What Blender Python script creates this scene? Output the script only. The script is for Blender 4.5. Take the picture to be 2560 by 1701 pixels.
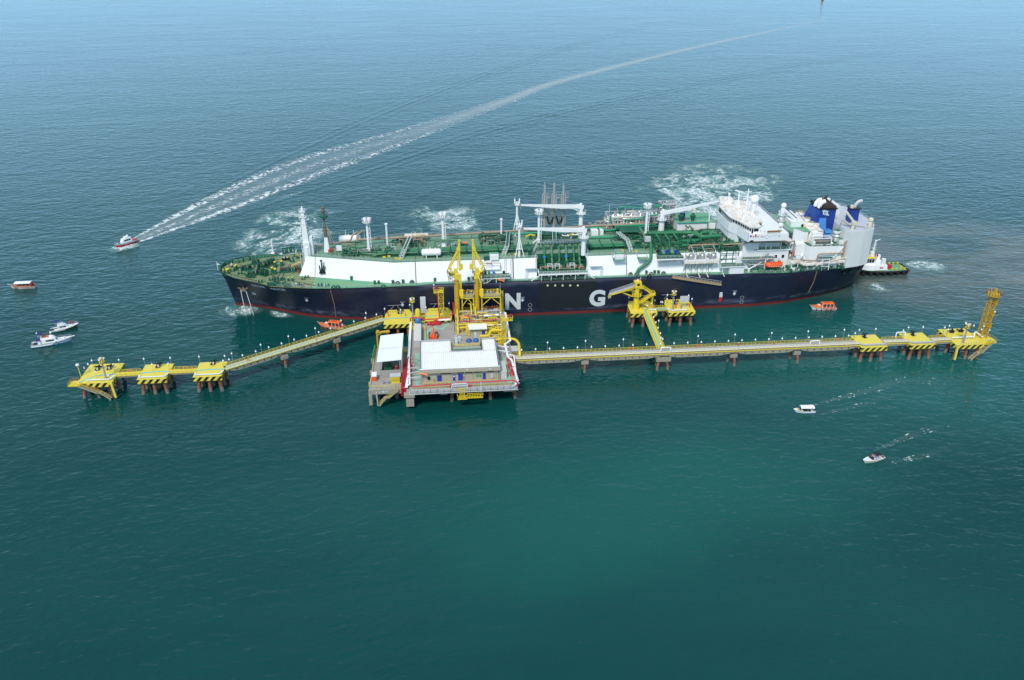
import bpy, math, random
from mathutils import Vector, Matrix
R = math.radians
SC = bpy.context.scene
COL = SC.collection
for o in list(bpy.data.objects): bpy.data.objects.remove(o)

# ---------------------------------------------------------------- camera, sky, sun, exposure
# world frame: x runs along the quay line (ship's stern at +x), y away from the viewer, z = 0 at the water
YAW, PITCH, FPX = R(5.3), R(27.3), 2120.0
CAM = Vector((-30.63, -317.56, 153.3))
cd = bpy.data.cameras.new('camera'); cam = bpy.data.objects.new('camera', cd); COL.objects.link(cam)
cam.location = CAM; cam.rotation_euler = (R(90) - PITCH, 0, -YAW)
cd.sensor_fit = 'HORIZONTAL'; cd.sensor_width = 36; cd.lens = 36 * FPX / 2560
cd.clip_start = 1; cd.clip_end = 60000
SC.camera = cam

W = bpy.data.worlds.new('World'); SC.world = W; W.use_nodes = True
nt = W.node_tree; nt.nodes.clear()
sky = nt.nodes.new('ShaderNodeTexSky'); sky.sky_type = 'NISHITA'; sky.sun_disc = False
SUN_EL, SUN_AZ = R(50), R(205)
sky.sun_elevation = SUN_EL; sky.sun_rotation = SUN_AZ
sky.air_density = 1.0; sky.dust_density = .7; sky.ozone_density = 1.0
tc = nt.nodes.new('ShaderNodeTexCoord')
cn = nt.nodes.new('ShaderNodeTexNoise'); cn.inputs['Scale'].default_value = 2.3; cn.inputs['Detail'].default_value = 5
cr = nt.nodes.new('ShaderNodeMapRange'); cr.inputs[1].default_value = .42; cr.inputs[2].default_value = .66
cr.inputs[3].default_value = .4; cr.inputs[4].default_value = .8
mx = nt.nodes.new('ShaderNodeMix'); mx.data_type = 'RGBA'; mx.inputs[7].default_value = (3.9, 5.7, 7.4, 1)
bg = nt.nodes.new('ShaderNodeBackground'); bg.inputs[1].default_value = .105
wo = nt.nodes.new('ShaderNodeOutputWorld')
L = nt.links.new
L(tc.outputs['Generated'], cn.inputs['Vector']); L(cn.outputs[0], cr.inputs[0]); L(cr.outputs[0], mx.inputs[0])
# pale blue haze band that thickens evenly towards the whole horizon
sz = nt.nodes.new('ShaderNodeSeparateXYZ'); L(tc.outputs['Generated'], sz.inputs[0])
hz = nt.nodes.new('ShaderNodeMapRange'); hz.interpolation_type = 'SMOOTHSTEP'; hz.inputs[1].default_value = .55; hz.inputs[2].default_value = .02; hz.inputs[4].default_value = .85; L(sz.outputs[2], hz.inputs[0])
mh = nt.nodes.new('ShaderNodeMix'); mh.data_type = 'RGBA'; mh.inputs[7].default_value = (4.9, 9.2, 13.4, 1); L(hz.outputs[0], mh.inputs[0]); L(mx.outputs[2], mh.inputs[6])
L(sky.outputs[0], mx.inputs[6]); L(mh.outputs[2], bg.inputs[0]); L(bg.outputs[0], wo.inputs[0])

sd = bpy.data.lights.new('sun', 'SUN'); sun = bpy.data.objects.new('sun', sd); COL.objects.link(sun)
sd.energy = 2.7; sd.angle = R(12); sd.color = (1, .94, .84)
sdir = Vector((math.sin(SUN_AZ) * math.cos(SUN_EL), math.cos(SUN_AZ) * math.cos(SUN_EL), math.sin(SUN_EL)))
sun.rotation_euler = sdir.to_track_quat('Z', 'Y').to_euler(); sun.location = (0, -60, 260)
SC.view_settings.view_transform = 'Standard'; SC.view_settings.look = 'None'
SC.view_settings.exposure = 0.18; SC.view_settings.gamma = 1; SC.view_settings.use_curve_mapping = False

# ---------------------------------------------------------------- survey helpers (a sight line met with a level or an upright plane)
_r = Vector((math.cos(YAW), -math.sin(YAW), 0))
_f = Vector((math.sin(YAW) * math.cos(PITCH), math.cos(YAW) * math.cos(PITCH), -math.sin(PITCH)))
_u = _r.cross(_f)
def _ray(px, py): return _f + _r * ((px - 1280) / FPX) + _u * ((850.5 - py) / FPX)
def at(px, py, z=0.0):
    d = _ray(px, py); t = (z - CAM.z) / d.z; return (CAM.x + d.x * t, CAM.y + d.y * t, z)
def aty(px, py, y):
    d = _ray(px, py); t = (y - CAM.y) / d.y; return (CAM.x + d.x * t, y, CAM.z + d.z * t)
TILE = {1: (530, 560), 2: (825, 530), 3: (1120, 530), 4: (1250, 440), 5: (1415, 530), 6: (1700, 480), 7: (1985, 480)}
def tp(k, X, Y, z): return at(TILE[k][0] + X / 8, TILE[k][1] + Y / 8, z)
def typ(k, X, Y, y): return aty(TILE[k][0] + X / 8, TILE[k][1] + Y / 8, y)

# ---------------------------------------------------------------- mesh builder
def lerp(a, b, t): return a + (b - a) * t
def interp(tab, x):
    if x <= tab[0][0]: return tab[0][1]
    for (x0, y0), (x1, y1) in zip(tab, tab[1:]):
        if x <= x1: return lerp(y0, y1, (x - x0) / (x1 - x0))
    return tab[-1][1]
class MB:
    def __init__(s): s.v = []; s.f = []; s.m = []; s.c = 0
    def mat(s, i): s.c = i; return s
    def add(s, vs, fs):
        b = len(s.v); s.v += [tuple(p) for p in vs]
        for f in fs: s.f.append(tuple(b + i for i in f)); s.m.append(s.c)
        return s
    def box(s, x0, y0, z0, x1, y1, z1):
        if x1 < x0: x0, x1 = x1, x0
        if y1 < y0: y0, y1 = y1, y0
        if z1 < z0: z0, z1 = z1, z0
        return s.add([(x0, y0, z0), (x1, y0, z0), (x1, y1, z0), (x0, y1, z0), (x0, y0, z1), (x1, y0, z1), (x1, y1, z1), (x0, y1, z1)],
                     [(3, 2, 1, 0), (4, 5, 6, 7), (0, 1, 5, 4), (1, 2, 6, 5), (2, 3, 7, 6), (3, 0, 4, 7)])
    def cbox(s, x, y, z, a, b, c): return s.box(x - a / 2, y - b / 2, z, x + a / 2, y + b / 2, z + c)
    def obox(s, x, y, z, a, b, c, rz):
        k, q = math.cos(rz), math.sin(rz)
        P = [(x + u * k - w * q, y + u * q + w * k) for u, w in ((-a / 2, -b / 2), (a / 2, -b / 2), (a / 2, b / 2), (-a / 2, b / 2))]
        return s.prism(P, z, z + c)
    def prism(s, poly, z0, z1, top=None):
        top = top or poly; n = len(poly)
        return s.add([(x, y, z0) for x, y in poly] + [(x, y, z1) for x, y in top],
                     [tuple(range(n - 1, -1, -1)), tuple(range(n, 2 * n))] + [(i, (i + 1) % n, n + (i + 1) % n, n + i) for i in range(n)])
    def quad(s, *p): return s.add(p, [tuple(range(len(p)))])
    def loft(s, rings, closed=True, caps=True):
        n = len(rings[0]); vs = [p for r in rings for p in r]; fs = []
        for i in range(len(rings) - 1):
            for j in range(n if closed else n - 1):
                k = (j + 1) % n; fs.append((i * n + j, i * n + k, (i + 1) * n + k, (i + 1) * n + j))
        if caps and closed: fs += [tuple(range(n - 1, -1, -1)), tuple((len(rings) - 1) * n + j for j in range(n))]
        return s.add(vs, fs)
    def _frame(s, d):
        d = Vector(d).normalized(); a = Vector((0, 0, 1)) if abs(d.z) < .95 else Vector((1, 0, 0))
        u = d.cross(a).normalized(); return u, u.cross(d).normalized() * -1
    def bar(s, p, q, w, h=None):
        h = h or w; p = Vector(p); q = Vector(q); u, v = s._frame(q - p)
        if (q - p).length < 1e-6: return s
        a, b = u * w / 2, v * h / 2
        return s.add([p - a - b, p + a - b, p + a + b, p - a + b, q - a - b, q + a - b, q + a + b, q - a + b],
                     [(3, 2, 1, 0), (4, 5, 6, 7), (0, 1, 5, 4), (1, 2, 6, 5), (2, 3, 7, 6), (3, 0, 4, 7)])
    def cyl(s, p, q, r0, r1=None, n=10):
        r1 = r0 if r1 is None else r1; p = Vector(p); q = Vector(q); u, v = s._frame(q - p); rg = []
        for c, r in ((p, r0), (q, r1)):
            rg.append([c + u * (r * math.cos(2 * math.pi * i / n)) + v * (r * math.sin(2 * math.pi * i / n)) for i in range(n)])
        return s.loft(rg)
    def pipe(s, pts, r, n=8, bend=2.2):
        P = [Vector(p) for p in pts]; Q = [P[0]]
        for i in range(1, len(P) - 1):
            a, b, c = P[i - 1], P[i], P[i + 1]; la, lc = (a - b).length, (c - b).length
            k = min(bend * r, la * .45, lc * .45)
            if k < .02: Q.append(b); continue
            p0 = b + (a - b) * (k / la); p2 = b + (c - b) * (k / lc)
            for t in (0, .33, .67, 1): Q.append(p0 * (1 - t) ** 2 + b * 2 * t * (1 - t) + p2 * t * t)
        Q.append(P[-1]); rg = []; u = None
        for i, p in enumerate(Q):
            d = (Q[min(i + 1, len(Q) - 1)] - Q[max(i - 1, 0)])
            if d.length < 1e-6: d = Vector((0, 0, 1))
            d.normalize()
            if u is None: u, v = s._frame(d)
            else:
                u = u - d * u.dot(d)
                if u.length < 1e-4: u, _ = s._frame(d)
                u.normalize()
            v = d.cross(u)
            rg.append([p + u * (r * math.cos(2 * math.pi * j / n)) + v * (r * math.sin(2 * math.pi * j / n)) for j in range(n)])
        return s.loft(rg)
    def lathe(s, cx, cy, prof, n=14):
        return s.loft([[(cx + r * math.cos(2 * math.pi * j / n), cy + r * math.sin(2 * math.pi * j / n), z) for j in range(n)] for r, z in prof])
    def sph(s, c, r, n=12, m=8, sz=1):
        return s.lathe(c[0], c[1], [(max(.02, r * math.sin(math.pi * i / m)), c[2] - sz * r * math.cos(math.pi * i / m)) for i in range(m + 1)], n)
    def rail(s, pts, h=1.05, step=2.0, w=.07, closed=False, mids=1):
        P = [Vector(p) for p in pts]
        if closed: P.append(P[0])
        for a, b in zip(P, P[1:]):
            l = (b - a).length; k = max(1, round(l / step)); up = Vector((0, 0, h))
            s.bar(a + up, b + up, w)
            for j in range(mids): s.bar(a + up * ((j + 1) / (mids + 1)), b + up * ((j + 1) / (mids + 1)), w * .8)
            for i in range(k + 1): p = a + (b - a) * (i / k); s.bar(p, p + up, w)
        return s
    def lattice(s, x0, y0, x1, y1, z0, z1, w=.14, bay=None, taper=0):
        bay = bay or max(x1 - x0, y1 - y0); k = max(1, round((z1 - z0) / bay))
        def cor(z):
            t = taper * (z - z0) / (z1 - z0); return [(x0 + t, y0 + t, z), (x1 - t, y0 + t, z), (x1 - t, y1 - t, z), (x0 + t, y1 - t, z)]
        for a, b in zip(cor(z0), cor(z1)): s.bar(a, b, w)
        for i in range(k):
            c0, c1 = cor(lerp(z0, z1, i / k)), cor(lerp(z0, z1, (i + 1) / k))
            for j in range(4):
                q = (j + 1) % 4; s.bar(c1[j], c1[q], w * .55)
                s.bar(c0[j], c1[q], w * .5); s.bar(c0[q], c1[j], w * .5)
        return s
    def ladder(s, p, q, wv, w=.06, step=.45):
        p, q, wv = Vector(p), Vector(q), Vector(wv) / 2; s.bar(p - wv, q - wv, w); s.bar(p + wv, q + wv, w)
        k = max(2, int((q - p).length / step))
        for i in range(k + 1): c = p + (q - p) * (i / k); s.bar(c - wv, c + wv, w * .8)
        return s
    def build(s, name, mats, parent=None, smooth=None, kind=None, label=None, world=True):
        me = bpy.data.meshes.new(name)
        off = Vector((0, 0, 0))
        if parent is not None and world:
            p = parent
            while p is not None: off += p.location; p = p.parent
        me.from_pydata([(x - off.x, y - off.y, z - off.z) for x, y, z in s.v], [], s.f)
        if not isinstance(mats, (list, tuple)): mats = [mats]
        for m in mats: me.materials.append(m)
        me.polygons.foreach_set('material_index', s.m)
        if smooth: me.shade_smooth(); me.set_sharp_from_angle(angle=R(smooth))
        me.update()
        o = bpy.data.objects.new(name, me); COL.objects.link(o)
        if parent is not None: o.parent = parent
        if kind: o['kind'] = kind
        if label: o['label'] = label
        return o
def thing(name, label, cat, loc=(0, 0, 0), rz=0.0, group=None):
    o = bpy.data.objects.new(name, None); COL.objects.link(o); o.empty_display_size = .5
    o.location = loc; o.rotation_euler = (0, 0, rz); o['label'] = label; o['category'] = cat
    if group: o['group'] = group
    return o
def tag(o, label=None, cat=None, group=None, kind=None):
    for k, v in (('label', label), ('category', cat), ('group', group), ('kind', kind)):
        if v: o[k] = v
    return o
def dup(o, loc=None, rz=None, label=None, parent=None):
    c = o.copy(); COL.objects.link(c)
    if parent is not None: c.parent = parent
    if loc is not None: c.location = loc
    if rz is not None: c.rotation_euler = (0, 0, rz)
    if label: c['label'] = label
    for ch in list(o.children): dup(ch, parent=c)
    return c

# ---------------------------------------------------------------- materials
_MC = {}
def M(name, col, rough=.5, metal=0.0, var=.12, vs=.35, rust=0.0, rcol=(.16, .07, .03), streak=0.0, scol=(.25, .17, .1), spec=.5, bump=0.0):
    if name in _MC: return _MC[name]
    m = bpy.data.materials.new(name); m.use_nodes = True; _MC[name] = m
    t = m.node_tree; b = t.nodes['Principled BSDF']; l = t.links.new
    b.inputs['Roughness'].default_value = rough; b.inputs['Metallic'].default_value = metal
    b.inputs['Specular IOR Level'].default_value = spec
    tc = t.nodes.new('ShaderNodeTexCoord')
    n = t.nodes.new('ShaderNodeTexNoise'); n.inputs['Scale'].default_value = vs; n.inputs['Detail'].default_value = 6; n.inputs['Roughness'].default_value = .65
    l(tc.outputs['Object'], n.inputs['Vector'])
    x = t.nodes.new('ShaderNodeMix'); x.data_type = 'RGBA'
    x.inputs[6].default_value = tuple(c * (1 - var * 1.6) for c in col) + (1,); x.inputs[7].default_value = tuple(min(1, c * (1 + var)) for c in col) + (1,)
    l(n.outputs[0], x.inputs[0]); out = x.outputs[2]
    def layer(vec_scale, sc, lo, hi, amt, colr, out):
        mp = t.nodes.new('ShaderNodeMapping'); mp.inputs['Scale'].default_value = vec_scale; l(tc.outputs['Object'], mp.inputs[0])
        n2 = t.nodes.new('ShaderNodeTexNoise'); n2.inputs['Scale'].default_value = sc; n2.inputs['Detail'].default_value = 7; n2.inputs['Roughness'].default_value = .7
        l(mp.outputs[0], n2.inputs['Vector'])
        r = t.nodes.new('ShaderNodeMapRange'); r.inputs[1].default_value = lo; r.inputs[2].default_value = hi; r.inputs[4].default_value = amt
        l(n2.outputs[0], r.inputs[0])
        y = t.nodes.new('ShaderNodeMix'); y.data_type = 'RGBA'; l(r.outputs[0], y.inputs[0]); l(out, y.inputs[6]); y.inputs[7].default_value = colr + (1,)
        return y.outputs[2]
    if rust: out = layer((1, 1, 1), .45, .62 - .22 * rust, .8 - .2 * rust, min(1, .55 + rust * .4), rcol, out)
    if streak: out = layer((1, 1, .08), 1.1, .58, .8, streak, scol, out)
    l(out, b.inputs['Base Color'])
    if bump:
        bp = t.nodes.new('ShaderNodeBump'); bp.inputs['Distance'].default_value = bump; l(n.outputs[0], bp.inputs['Height']); l(bp.outputs[0], b.inputs['Normal'])
    return m
navy = M('navy hull paint', (.0115, .016, .040), .38, var=.3, vs=.07, rust=.5, rcol=(.024, .022, .024), streak=.22, scol=(.05, .06, .09))
def scuffs(m, z0, z1, colr, amt):
    """fender scuffs and salt marks in a band above the waterline"""
    t = m.node_tree; b = t.nodes['Principled BSDF']; l = t.links.new; N = t.nodes.new; tc = N('ShaderNodeTexCoord'); sx = N('ShaderNodeSeparateXYZ'); l(tc.outputs['Object'], sx.inputs[0])
    def rg(v, a, c, lo, hi):
        r = N('ShaderNodeMapRange'); r.interpolation_type = 'SMOOTHSTEP'
        for i, q in enumerate((a, c, lo, hi)): r.inputs[i + 1].default_value = q
        l(v, r.inputs[0]); return r.outputs[0]
    mp = N('ShaderNodeMapping'); mp.inputs['Scale'].default_value = (.12, 1, .7); l(tc.outputs['Object'], mp.inputs[0]); n = N('ShaderNodeTexNoise'); n.inputs['Scale'].default_value = .8; n.inputs['Detail'].default_value = 8; n.inputs['Roughness'].default_value = .7; l(mp.outputs[0], n.inputs['Vector'])
    f = N('ShaderNodeMath'); f.operation = 'MULTIPLY'; l(rg(sx.outputs[2], z0, (z0 + z1) / 2, 0, 1), f.inputs[0]); l(rg(n.outputs[0], .42, .68, 0, amt), f.inputs[1])
    f2 = N('ShaderNodeMath'); f2.operation = 'MULTIPLY'; l(f.outputs[0], f2.inputs[0]); l(rg(sx.outputs[2], z1, (z0 + z1) / 2, 0, 1), f2.inputs[1])
    x = N('ShaderNodeMix'); x.data_type = 'RGBA'; l(f2.outputs[0], x.inputs[0]); l(b.inputs['Base Color'].links[0].from_socket, x.inputs[6]); x.inputs[7].default_value = colr + (1,); l(x.outputs[2], b.inputs['Base Color'])
scuffs(navy, 1.0, 4.6, (.12, .14, .2), .75); scuffs(navy, 12.6, 15.6, (.07, .09, .15), .5)
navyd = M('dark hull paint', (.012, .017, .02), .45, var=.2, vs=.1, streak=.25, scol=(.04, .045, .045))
bootred = M('red boot topping', (.17, .018, .016), .55, var=.3, vs=.2, streak=.4, scol=(.06, .02, .02))
deckg = M('green deck paint', (.13, .36, .21), .65, var=.16, vs=.12, rust=.12, rcol=(.2, .22, .1))
deckb = M('worn green deck paint', (.15, .29, .16), .7, var=.22, vs=.15, rust=.95, rcol=(.24, .19, .09))
trunkg = M('olive green deck paint', (.16, .30, .19), .7, var=.22, vs=.14, rust=.35, rcol=(.19, .17, .09))
mach = M('dark green machinery paint', (.012, .115, .062), .5, var=.3, vs=.6, rust=.15, rcol=(.09, .07, .04))
pipeg = M('green pipe paint', (.025, .19, .085), .45, var=.25, vs=.5)
pipel = M('pale green pipe paint', (.09, .215, .125), .5, var=.25, vs=.5, rust=.2, rcol=(.2, .14, .08))
teal = M('bright green pipe paint', (.02, .3, .17), .45, var=.15, vs=.5)
brownp = M('tan pipe paint', (.36, .27, .19), .6, var=.2, vs=.4, rust=.2)
white = M('white paint', (.78, .79, .79), .45, var=.05, vs=.2, streak=.14, scol=(.55, .5, .4))
whitec = M('clean white paint', (.82, .83, .83), .45, var=.03, vs=.2, streak=.05, scol=(.6, .58, .52))
whiter = M('rust stained white paint', (.8, .78, .74), .5, var=.06, vs=.2, rust=.75, rcol=(.6, .38, .17))
cream = M('cream paint', (.68, .63, .5), .5, var=.12, vs=.4)
grey = M('grey steel', (.33, .34, .35), .5, var=.2, vs=.5)
lgrey = M('pale grey steel', (.52, .53, .54), .45, var=.15, vs=.5)
silver = M('silver pipe cladding', (.62, .61, .58), .32, .85, var=.2, vs=.9)
dark = M('dark rubber', (.015, .015, .017), .6, var=.3)
black = M('black paint', (.012, .012, .013), .45, var=.2)
glass = M('dark window glass', (.012, .016, .02), .08, var=.1, spec=.8)
blue = M('funnel blue paint', (.012, .045, .25), .4, var=.15, vs=.3)
lblue = M('pale blue panel', (.06, .22, .55), .45, var=.12, vs=.4)
dblue = M('door blue paint', (.02, .05, .38), .45, var=.15, vs=.6)
skyblue = M('bright blue plastic', (.02, .2, .6), .4, var=.1)
yellow = M('yellow dolphin paint', (.76, .62, .075), .55, var=.16, vs=.3, rust=.35, rcol=(.62, .55, .3))
yel2 = M('yellow steel paint', (.74, .56, .03), .5, var=.12, vs=.5)
yeld = M('deep yellow paint', (.55, .33, .015), .5, var=.15, vs=.5)
orange = M('orange paint', (.78, .1, .015), .45, var=.1, vs=.6)
orange2 = M('pale orange paint', (.8, .24, .09), .55, var=.12, vs=.6)
red = M('red pipe paint', (.55, .02, .03), .45, var=.12, vs=.5)
concrete = M('beige concrete', (.34, .31, .24), .85, var=.18, vs=.3, streak=.3, scol=(.2, .17, .12))
deckc = M('platform concrete', (.36, .34, .31), .85, var=.25, vs=.25, rust=.3, rcol=(.22, .2, .17))
beige = M('beige wall paint', (.42, .38, .28), .7, var=.08, vs=.4, streak=.15, scol=(.3, .26, .18))
rustp = M('rusty pile steel', (.3, .1, .045), .8, var=.4, vs=.7, rust=.5, rcol=(.07, .035, .025), bump=.05)
tidal = M('barnacled pile foot', (.2, .18, .14), .9, var=.35, vs=1.2, bump=.1)
roofw = M('white sheet metal roof', (.84, .84, .83), .4, var=.05, vs=.3, streak=.08, scol=(.5, .5, .48))
tealp = M('teal walkway paint', (.2, .52, .45), .65, var=.14, vs=.4)
greend = M('louvre green', (.02, .3, .1), .5)
skin = M('skin', (.35, .2, .13), .6)
wood = M('weathered wood', (.3, .2, .12), .7, var=.25, vs=.8)
# ---------------------------------------------------------------- the sea
def water_material():
    m = bpy.data.materials.new('sea water'); m.use_nodes = True
    t = m.node_tree; l = t.links.new; b = t.nodes['Principled BSDF']
    N = t.nodes.new
    g = N('ShaderNodeNewGeometry')
    def mapping(rot, sc):
        p = N('ShaderNodeMapping'); p.inputs['Rotation'].default_value = (0, 0, R(rot)); p.inputs['Scale'].default_value = sc
        l(g.outputs['Position'], p.inputs[0]); return p.outputs[0]
    def noise(vec, sc, det, rough=.55, dist=0.0, kind='FBM'):
        n = N('ShaderNodeTexNoise'); n.noise_type = kind; n.inputs['Scale'].default_value = sc; n.inputs['Detail'].default_value = det
        n.inputs['Roughness'].default_value = rough; n.inputs['Distortion'].default_value = dist; l(vec, n.inputs['Vector']); return n.outputs[0]
    def rng(v, a, b_, c, d, st='LINEAR'):
        r = N('ShaderNodeMapRange'); r.interpolation_type = st
        for i, q in enumerate((a, b_, c, d)): r.inputs[i + 1].default_value = q
        l(v, r.inputs[0]); return r.outputs[0]
    def mth(op, a, b_):
        n = N('ShaderNodeMath'); n.operation = op
        for i, q in enumerate((a, b_)):
            if isinstance(q, (int, float)): n.inputs[i].default_value = q
            else: l(q, n.inputs[i])
        return n.outputs[0]
    def mixc(f, a, col):
        x = N('ShaderNodeMix'); x.data_type = 'RGBA'; l(f, x.inputs[0]); l(a, x.inputs[6]); x.inputs[7].default_value = col + (1,); return x.outputs[2]
    def spot(cx, cy, rx, ry, rot=0):
        p = N('ShaderNodeMapping'); p.vector_type = 'TEXTURE'; p.inputs['Location'].default_value = (cx, cy, 0)
        p.inputs['Rotation'].default_value = (0, 0, R(rot)); p.inputs['Scale'].default_value = (rx, ry, 1)
        ad = N('ShaderNodeVectorMath'); ad.operation = 'MULTIPLY_ADD'; ad.inputs[1].default_value = (55, 55, 0)
        l(wob.outputs['Color'], ad.inputs[0]); l(g.outputs['Position'], ad.inputs[2]); l(ad.outputs[0], p.inputs[0])
        ln = N('ShaderNodeVectorMath'); ln.operation = 'LENGTH'; l(p.outputs[0], ln.inputs[0])
        return rng(ln.outputs['Value'], 1.0, .15, 0, 1, 'SMOOTHSTEP')
    wob = N('ShaderNodeTexNoise'); wob.inputs['Scale'].default_value = .02; wob.inputs['Detail'].default_value = 4; l(g.outputs['Position'], wob.inputs['Vector'])
    # wind sea: long low crests, chop and ripples; gusts roughen it in patches
    swell = noise(mapping(-20, (.7, 1.15, 1)), .09, 3, .5, .5)
    sxp = N('ShaderNodeSeparateXYZ'); l(g.outputs['Position'], sxp.inputs[0])
    lr = rng(mth('ADD', sxp.outputs[0], mth('MULTIPLY', sxp.outputs[1], .12)), -90, 60, 0, 1, 'SMOOTHSTEP')
    def blend(a, b_): x = N('ShaderNodeMix'); l(lr, x.inputs[0]); l(a, x.inputs[2]); l(b_, x.inputs[3]); return x.outputs[0]
    chop = blend(noise(mapping(-38, (.6, 1.3, 1)), .23, 2.5, .45, .5), noise(mapping(24, (.6, 1.3, 1)), .23, 2.5, .45, .5))
    chop2 = blend(noise(mapping(-46, (.65, 1.25, 1)), .5, 1.5, .45, .4), noise(mapping(36, (.65, 1.25, 1)), .5, 1.5, .45, .4))
    rip = noise(mapping(4, (.7, 1.3, 1)), .95, 3, .6)
    gust = rng(noise(mapping(8, (.6, 1.5, 1)), .012, 4, .6, .6), .32, .68, .7, 1.2)
    h = mth('ADD', mth('MULTIPLY', swell, .5), mth('MULTIPLY', chop, .55))
    h = mth('ADD', h, mth('MULTIPLY', chop2, .33)); h = mth('ADD', h, mth('MULTIPLY', rip, .06))
    h = mth('MULTIPLY', mth('MULTIPLY', h, gust), .74)
    bp = N('ShaderNodeBump'); bp.inputs['Strength'].default_value = 1; bp.inputs['Distance'].default_value = 1.0; l(h, bp.inputs['Height'])
    l(bp.outputs[0], b.inputs['Normal'])
    # body colour: green coastal water with turbid clouds and a silt plume off the stern
    base = N('ShaderNodeRGB'); base.outputs[0].default_value = (.0022, .050, .0485, 1); c = base.outputs[0]
    turb = noise(mapping(20, (.7, 1.2, 1)), .006, 4, .6, .8)
    c = mixc(rng(turb, .42, .72, 0, .75), c, (.006, .072, .064))
    c = mixc(spot(60, -95, 120, 50, 10), c, (.008, .088, .074))
    c = mixc(spot(165, -20, 120, 70, -10), c, (.010, .098, .090))
    pl = mth('MULTIPLY', spot(255, 70, 190, 95, -25), rng(noise(mapping(-25, (.5, 2, 1)), .02, 4, .6, 1), .35, .65, .2, 1))
    c = mixc(mth('MULTIPLY', pl, 1.0), c, (.14, .15, .13))
    l(c, b.inputs['Base Color'])
    b.inputs['Roughness'].default_value = .06; b.inputs['IOR'].default_value = 1.33
    return m
sea = water_material()
wb = MB(); S_ = 30000
wb.quad((-S_, -S_, 0), (S_, -S_, 0), (S_, S_, 0), (-S_, S_, 0))
tag(wb.build('water', sea), kind='structure', label='open green blue sea with small wind waves')

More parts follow.
